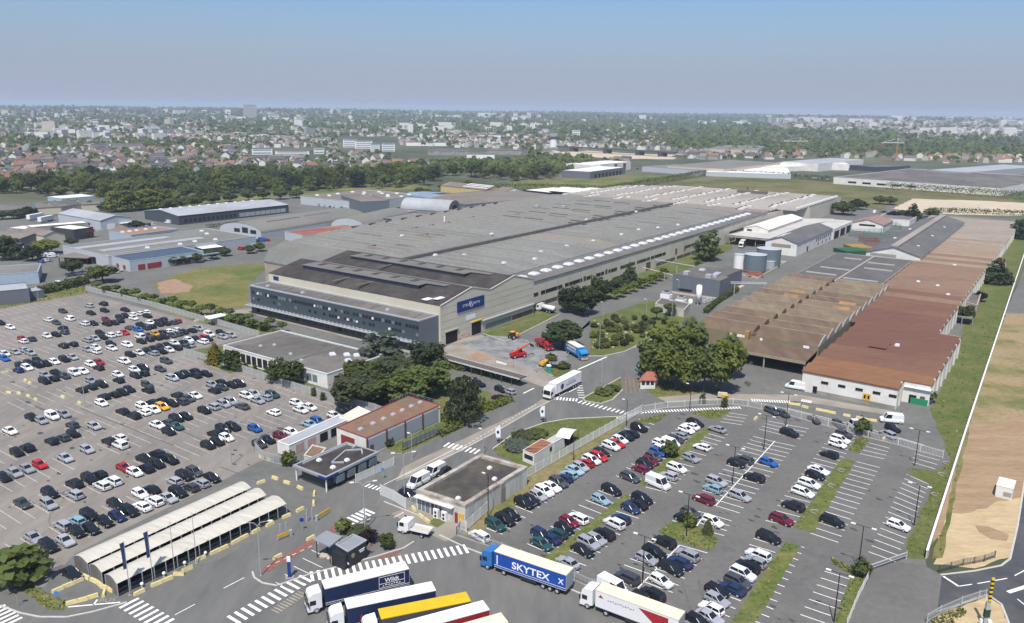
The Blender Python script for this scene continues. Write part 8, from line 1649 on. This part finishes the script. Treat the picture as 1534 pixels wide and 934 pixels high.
for n, (px, h, r, kd, mi, lab) in enumerate((
    ((1078, 590), 14.5, 5.6, 'round', 2, 'big dense poplar nearest the dark loading front, the fullest of the clump'), ((1054, 588), 13, 4.6, 'broad', 1, 'poplar at the centre of the clump, just behind the dry grass'), ((1013, 584), 11.5, 5.2, 'broad', 2, 'poplar above the weigh hut roof in the big clump'), ((982, 572), 11.5, 5.4, 'broad', 1, 'outermost poplar of the clump, over the blue parked car'), ((996, 545), 12.5, 5.4, 'broad', 2, 'poplar at the rear of the clump beside the works lane'), ((1033, 545), 13, 5.2, 'broad', 1, 'tall poplar at the rear of the clump before the mossy shed'), ((1090, 568), 13, 4.8, 'round', 1, 'poplar of the clump pressed against the mossy shed'),
    ((530, 606), 8.6, 6.1, 'broad', 7, 'spreading olive green tree at the canteen end of the lawn clump'), ((572, 603), 8.2, 6.1, 'broad', 0, 'spreading olive green tree in the middle of the lawn clump'), ((612, 604), 8.6, 6.1, 'broad', 1, 'spreading tree behind the rusty roof corner of the lawn clump'), ((644, 592), 8.2, 5.7, 'broad', 1, 'spreading tree at the parked car end of the lawn clump'), ((590, 580), 8.2, 5.5, 'broad', 7, 'tree in the rear of the lawn clump below the blue cedar'), ((548, 585), 8.2, 5.1, 'broad', 0, 'tree in the rear of the lawn clump by the canteen roof corner'),
    ((638, 556), 8.5, 5, 'broad', 4, 'dark pine beside the grey end wall of the office wing'), ((574, 548), 10.5, 7.5, 'cedar', 3, 'blue grey cedar in front of the slate office wing'), ((697, 634), 11.5, 4.9, 'weep', 7, 'pale weeping tree on the lawn beside the bright hedge'), ((843, 522), 9, 6, 'round', 4, 'dark round evergreen behind the red tipper lorry'),
    ((851, 468), 9, 4, 'broad', 4, 'dark pine by the tanker lorry, first along the factory wall'), ((874, 472), 10.5, 5, 'broad', 4, 'dark pine second along the factory wall, the widest'), ((893, 452), 10.5, 3.6, 'tall', 0, 'slim green tree third along the factory wall'), ((903, 448), 7, 4, 'round', 4, 'dark rounded tree fourth along the factory wall'), ((923, 437), 5.5, 3.2, 'round', 4, 'small dark rounded bush tree before the yellow kiosk'), ((943, 428), 9.5, 4.6, 'cone', 4, 'dark pointed conifer last along the factory wall'),
    ((1059, 390), 15, 7.6, 'tall', 1, 'tall broad tree standing alone against the factory wall by the loading yard'), ((323, 545), 6.5, 2.7, 'cone', 5, 'golden yellow conifer at the canteen corner'), ((344, 553), 5.5, 3.2, 'round', 0, 'dark green bush tree beside the golden conifer'), ((356, 556), 4, 1.8, 'tall', 0, 'small tree in front of the first canteen window'), ((416, 573), 7, 3, 'tall', 0, 'green tree at the canteen wall, slimmer of two'), ((434, 577), 6.6, 4, 'round', 0, 'dark green tree at the canteen wall, rounder of two'),
    ((27, 870), 5.2, 4.6, 'shrub', 1, 'big round bush at the street corner of the old car park'), ((1492, 425), 11.5, 7, 'cone', 4, 'big dark evergreen beside the red roofed store'), ((1526, 358), 12, 6.5, 'tall', 4, 'tall dark evergreen at the frame edge beyond the long shed'), ((1441, 482), 6, 4, 'broad', 0, 'ragged green tree beside the lean-to of the long shed'), ((1467, 452), 4, 2.8, 'round', 6, 'very dark purple bush near the boundary wall'), ((1382, 602), 4, 3, 'shrub', 0, 'green bush behind the waste skip'),
    ((1366, 332), 12, 7.5, 'cone', 4, 'large dark tree by the gravel field beyond the gabled workshop'), ((1338, 330), 6.5, 5, 'round', 6, 'purple leaved tree beside the large dark one'), ((1352, 330), 7, 5, 'round', 0, 'green tree between the purple and large dark trees'), ((1396, 326), 7, 6, 'shrub', 0, 'green bush tree at the corner of the gravel field'), ((1263, 322), 10, 9, 'round', 1, 'broad bright green tree at the end of the tan roofed hall'), ((1285, 314), 8, 7, 'round', 4, 'dark tree behind the broad bright green one'), ((1318, 306), 7, 6, 'round', 1, 'green tree before the gravel field, nearer the white house'), ((1333, 307), 7, 6, 'round', 1, 'green tree before the gravel field, nearer the gravel'),
    ((1291, 652), 4.2, 2.1, 'shrub', 0, 'small dark tree in the grass patch beside the big white van'), ((1003, 684), 3.6, 1.9, 'shrub', 0, 'small dark tree on the grass strip among maroon cars'), ((1032, 790), 3.2, 1.2, 'shrub', 2, 'small bright sapling beside the lamp on the triangular island'), ((1060, 800), 3, 1, 'cone', 0, 'small pointed sapling on the triangular grass island'), ((1085, 611), 3, 1.0, 'tall', 0, 'thin sapling at the curve of the mesh fence'), ((1052, 606), 3, 1, 'tall', 0, 'thin sapling on the verge before the poplar clump'),
    ((782, 462), 3, 1.2, 'lolly', 0, 'small clipped tree on the factory lawn, the lower one'), ((789, 455), 2.6, .9, 'lolly', 0, 'smaller clipped tree on the factory lawn, the upper one'), ((826, 552), 4.4, 1.8, 'lolly', 1, 'small palm like tree on the toilet island'), ((983, 480), 5, 2.2, 'lolly', 0, 'round headed tree on the lawn before the cream store door'), ((1003, 474), 5, 2.3, 'lolly', 0, 'round headed tree touching the cream store wall'), ((996, 486), 3, 1.4, 'shrub', 0, 'small bush below the round headed trees'), ((1062, 392), 4, 2.6, 'lolly', 1, 'small light tree below the tall broad tree'), ((1046, 398), 3, 2, 'shrub', 1, 'small bush at the lane edge below the tall tree'),
    ((68, 381), 7.5, 7, 'round', 2, 'bright yellow green round tree in the estate yard'), ((14, 389), 12, 7, 'tall', 4, 'dark tall evergreen in the estate yard'), ((49, 391), 7, 5, 'round', 4, 'dark bush tree between the evergreen and the open shelter'), ((108, 412), 7.5, 4.6, 'round', 4, 'dark tree at the corner of the open shelter'), ((154, 423), 7.5, 6, 'broad', 1, 'light green tree at the fence corner of the old car park'), ((107, 368), 4, 3.4, 'round', 0, 'small green bush by the cream gabled workshop'), ((205, 343), 5, 5, 'round', 4, 'dark purple green bush by the hipped house'),
    ((515, 798), 2.6, 1.6, 'shrub', 1, 'low green bush behind the kiosk roof'), ((552, 812), 2.2, 1.7, 'shrub', 6, 'reddish bush at the end of the kiosk'), ((580, 822), 2.6, 1.4, 'broad', 0, 'twiggy dark bush on the red paved point by the crossing'), ((432, 697), 3.2, 1.7, 'shrub', 2, 'bright green bush at the corner of the guard building'), ((580, 668), 2, 1.5, 'shrub', 4, 'round dark bush beside the rusty roofed workshop door'), ((1290, 862), 3, 1.6, 'shrub', 0, 'green bush at the foot of the swing barrier lamp'), ((844, 552), 2, 2.2, 'shrub', 0, 'dark bush on the toilet island'), ((905, 590), 1.6, 2.6, 'shrub', 1, 'low spreading bush on the junction grass island'), ((918, 585), 1.4, 2.2, 'shrub', 0, 'second low bush on the junction grass island'))):
    tree('conifer' if kd in ('cone', 'cedar') else 'bush' if kd == 'shrub' else 'tree', lab, px, h, r, kd, mi, None, cat='bush' if kd == 'shrub' else 'tree')
def rowt(lab, pts, h, r, kd, mi, group):
    for i, p in enumerate(pts): tree('tree', lab % ordn(i), p, h * (.9 + .2 * rnd.random()), r * (.9 + .2 * rnd.random()), kd, mi, group)
rowt('small round headed street tree along the works lane, %s from the pine trees', [(920, 449), (930, 446), (938, 441), (949, 438), (960, 433), (970, 430), (978, 426), (987, 422), (994, 418)], 4.6, 2.1, 'lolly', 1, 'street trees along the works lane')
rowt('small verge tree below the meadow, %s from the old car park corner', [(146 + i * 14.2, 436 + i * 3.05 + (i % 2) * 3) for i in range(17)], 4.0, 2.0, 'lolly', 1, 'verge trees below the meadow')
rowt('small tree between gate shelter and canteen, %s from the shelter', [(345, 487), (362, 489), (378, 494), (395, 497), (405, 492), (423, 498)], 3.6, 1.8, 'lolly', 1, 'verge trees by the canteen')
rowt('street tree along the estate road, %s from the light green tree', [(213, 402), (236, 400), (259, 398), (273, 396), (295, 394), (318, 388), (337, 384), (375, 380), (389, 377)], 4.4, 3.0, 'round', 0, 'street trees along the estate road')
rowt('dark round tree before the green trimmed sheds, %s from the open yard end', [(4, 329), (20, 328), (33, 325), (44, 324), (58, 320), (70, 319), (82, 319), (97, 317), (110, 315), (121, 314), (134, 315), (155, 315)], 6, 5, 'round', 4, 'round trees at the green trimmed sheds')
rowt('tall yellow green tree above the warehouse yard, %s of the group', [(172, 318), (184, 317), (197, 316), (209, 315), (222, 313), (234, 312), (246, 311)], 15, 8, 'tall', 2, 'yellow green trees by the warehouse yard')
rowt('dark tree along the field behind the modern warehouse, %s from the yellow green trees', [(258, 314), (272, 312), (288, 310), (296, 309), (318, 306), (345, 303), (372, 301), (395, 299), (420, 299), (444, 297)], 8, 6, 'round', 0, 'trees behind the modern warehouse')
rowt('thin sapling along the canteen fence, %s from the dark canteen trees', [(470, 594), (484, 600), (369, 556), (383, 559), (399, 565)], 2.4, .8, 'tall', 0, 'climbers along the canteen fence')
rowt('green tree among the sheds before the yellow warehouse, %s from the blue block', [(630, 291), (640, 294), (664, 285), (700, 279), (755, 290)], 6, 5.5, 'round', 0, 'trees among the estate sheds')
# the belt of woodland behind the estate: each tree its own
BT.sort(key=lambda t: PJ(t[0], t[1])[0])
for i, t_ in enumerate(BT):
    mi = (0, 1, 1, 1, 2)[rnd.randrange(5)] if i % 9 else 4; h = 11 * t_[3] * (.8 + .4 * rnd.random())
    tree('tree', f'{["deep green", "mid green", "yellowish green", "", "very dark"][mi]} {"round" if h < 12 else "tall"} tree in the woodland belt, {ordn(i)} from the left', None, h, h * (.40 + .15 * rnd.random()), rnd.choice(('round', 'round', 'broad', 'tall')), mi, 'trees of the woodland belt', (t_[0], t_[1]))
# hedges and shrubs
def hedge(label, px, w, h, mi=0, name='hedge', dens=10, jit=.25):
    W = [G(*p) for p in px]; r = np.random.default_rng(len(label)); C_, N_ = [], []
    for A, B in zip(W, W[1:]):
        l = math.dist(A, B); n = int(l * (2 * h + w) * dens); u = r.random(n); per = r.random(n) * (2 * h + w); dx, dy = (B[0] - A[0]) / l, (B[1] - A[1]) / l
        off = np.where(per < h, -w / 2, np.where(per > h + w, w / 2, per - h - w / 2)); z = np.where(per < h, per, np.where(per > h + w, 2 * h + w - per, h)); off = off + jit * r.normal(size=n) * .6; z = np.maximum(.1, z + jit * r.normal(size=n) * .6)
        C_.append(np.stack([A[0] + dx * l * u - dy * off, A[1] + dy * l * u + dx * off, z], 1)); nn = np.stack([-dy * np.sign(off) * (z < h * .9), dx * np.sign(off) * (z < h * .9), .6 + 0 * z], 1) + .6 * r.normal(size=(n, 3)); N_.append(nn / np.linalg.norm(nn, axis=1)[:, None])
    C_ = np.concatenate(C_); N_ = np.concatenate(N_); c = W[len(W) // 2]
    P_ = quads(C_ - np.array([c[0], c[1], 0]), N_, (.16 + .16 * r.random(len(C_))) * (1.6 if w > 3 else 1), r); o = link(name, quad_mesh(name, P_, [leafm[mi]]), None, (*c, 0)); return tag(o, label, name.replace('_', ' '))
hedge('clipped hedge in front of the walkway roof, the one nearer the pine', [(664, 547), (700, 556)], 2.6, 1.5, 1); hedge('clipped hedge in the middle in front of the walkway roof', [(711, 557), (741, 565)], 2.4, 1.4, 1); hedge('clipped hedge in front of the walkway roof at the road end', [(746, 566), (777, 574)], 2.4, 1.4, 1)
hedge('bright yellow green clipped hedge along the works road pavement', [(716, 619), (764, 601)], 2.2, 1.3, 2); hedge('low bright hedge at the foot of the weeping tree', [(660, 627), (690, 640)], 2, 1.2, 1); hedge('low clipped hedge at the end of the notice boards', [(656, 654), (687, 640)], 2, 1.1, 1)
hedge('long low hedge under the small trees below the meadow', [(150, 437), (220, 455), (300, 474)], 2.0, 1.3, 1); hedge('low hedge between the gate shelter and the canteen lawn', [(340, 483), (380, 492), (430, 502)], 1.6, 1.0, 1)
hedge('rough hedge between the estate yards and the old car park', [(60, 441), (100, 432), (130, 424)], 4, 2.6, 0, dens=6, jit=.6); hedge('creeping hedge along the lane beside the brown shed', [(1057, 470), (1072, 456), (1104, 436)], 1.6, 1.6, 0)
hedge('long dark hedge across the fields behind the factory', [(726, 286), (770, 284), (860, 286), (905, 289), (950, 281), (1010, 271), (1060, 261), (1150, 265), (1245, 272)], 9, 5, 0, dens=.9, jit=1.2); hedge('dark scrub at the foot of the long dark roofed warehouse', [(1325, 284), (1370, 287), (1440, 292), (1560, 301)], 12, 6, 0, dens=.8, jit=1.8); hedge('dark scrub along the near side of the far field', [(1395, 318), (1460, 320), (1560, 324)], 6, 3, 0, dens=1.2, jit=1); hedge('clipped hedge before the parked vans of the modern warehouse', [(310, 342), (345, 338), (360, 336)], 3, 2, 0, dens=3)
def mound(label, px, rx, h, mi, name='shrub', n=700):
    x, y = G(*px); r = np.random.default_rng(int(px[0])); c, nm = crown_pts(n, [(rx * .5 * math.cos(a) * r.random(), rx * .5 * math.sin(a) * r.random(), h * .4, rx * .5, rx * .5, h * .6) for a in range(6)], r); c[:, 2] = np.abs(c[:, 2]); o = link(name, quad_mesh(name, quads(c, nm, .2 + .2 * r.random(n), r), [leafm[mi]]), None, (x, y, 0)); tag(o, label, 'shrub')
mound('wide pale green spreading juniper on the lawn by the cabins', (775, 672), 4.6, 1.5, 3, n=1500); mound('pale juniper mound above the wide one on the lawn', (790, 655), 4, 1.3, 7, n=1200); mound('dark green shrub behind the junipers and cabins', (806, 653), 3, 1.6, 0); mound('pinkish flowering bed behind the kiosk', (535, 797), 2.6, .9, 7); mound('flower bed beside the two cars on the lawn road', (748, 598), 2.2, .8, 6)
q = random.Random(8); k = 0
while k < 60:
    p = (q.uniform(888, 990), q.uniform(478, 524)); 
    if not inside(p, [(886, 524), (890, 486), (925, 476), (985, 478), (990, 488), (940, 520)]): continue
    tree('shrub', f'{("leafy", "bushy")[k % 2]} {("green", "bright", "dark")[k % 3]} shrub of the rock garden, {ordn(k)} of the planting', p, 1.1 + 1.3 * q.random(), .8 + .8 * q.random(), 'shrub', (1, 2, 4, 0, 7, 1)[k % 6], 'rock garden shrubs', cat='shrub'); k += 1
for i in range(46):
    p = (q.uniform(888, 985), q.uniform(478, 522)); x, y = G(*p); r_o = .25 + .35 * q.random(); mb = MB(); mb.ell((x, y, r_o * .3), (r_o, r_o * .8, r_o * .6), 7, 4, jit=.4); solo('garden_rock', f'pale rock of the rock garden, {ordn(i)} of the scattered stones', 'rock', mb, mat('pale_stone', (.42, .36, .28)), (x, y), 'rock garden stones')
# weeds and tufts along fences and islands: nobody could count them
C_ = []
def scatter(poly, n, s0=.12, hh=.25):
    W = [G(*p) for p in poly]; xs_ = [p[0] for p in W]; ys_ = [p[1] for p in W]; k = 0
    while k < n:
        p = (q.uniform(min(xs_), max(xs_)), q.uniform(min(ys_), max(ys_))); k += 1
        if inside(p, W): C_.append((p[0], p[1], hh * q.random(), s0 * (.6 + q.random())))
for poly in ISL: scatter(poly, 420)
for poly in DRY: scatter(poly, 500)
for poly in LAWN: scatter(poly, 700, .1, .15)
scatter([(1393, 614), (1437, 528), (1440, 500), (1508, 463), (1446, 646), (1424, 690)], 1500, .2, .4); scatter([(1424, 690), (1446, 640), (1388, 838), (1350, 836), (1396, 728)], 1200); scatter([(1396, 838), (1418, 768), (1446, 640), (1452, 642), (1426, 770), (1412, 836)], 1200, .14, .4); scatter([(276, 531), (431, 581), (560, 617), (556, 622), (431, 586), (276, 535)], 500); scatter([(0, 446), (128, 428), (130, 440), (0, 463)], 600, .2, .5); scatter([(1391, 934), (1408, 924), (1440, 912), (1448, 920), (1420, 940)], 500, .15, .5)
C_ = np.array(C_); nn = nr.normal(size=(len(C_), 3)); nn[:, 2] = np.abs(nn[:, 2]) + .5; nn /= np.linalg.norm(nn, axis=1)[:, None]
tag(link('weeds', quad_mesh('weeds', quads(C_[:, :3] + np.array([0, 0, .05]), nn, C_[:, 3], nr), [leafm[1], mat('dry_weeds', (.24, .19, .06), .9, .3, .5), leafm[0]], nr.choice(3, len(C_), p=(.45, .3, .25)))), 'weeds and tufts along the fences and grass islands', 'weeds', kind='stuff')
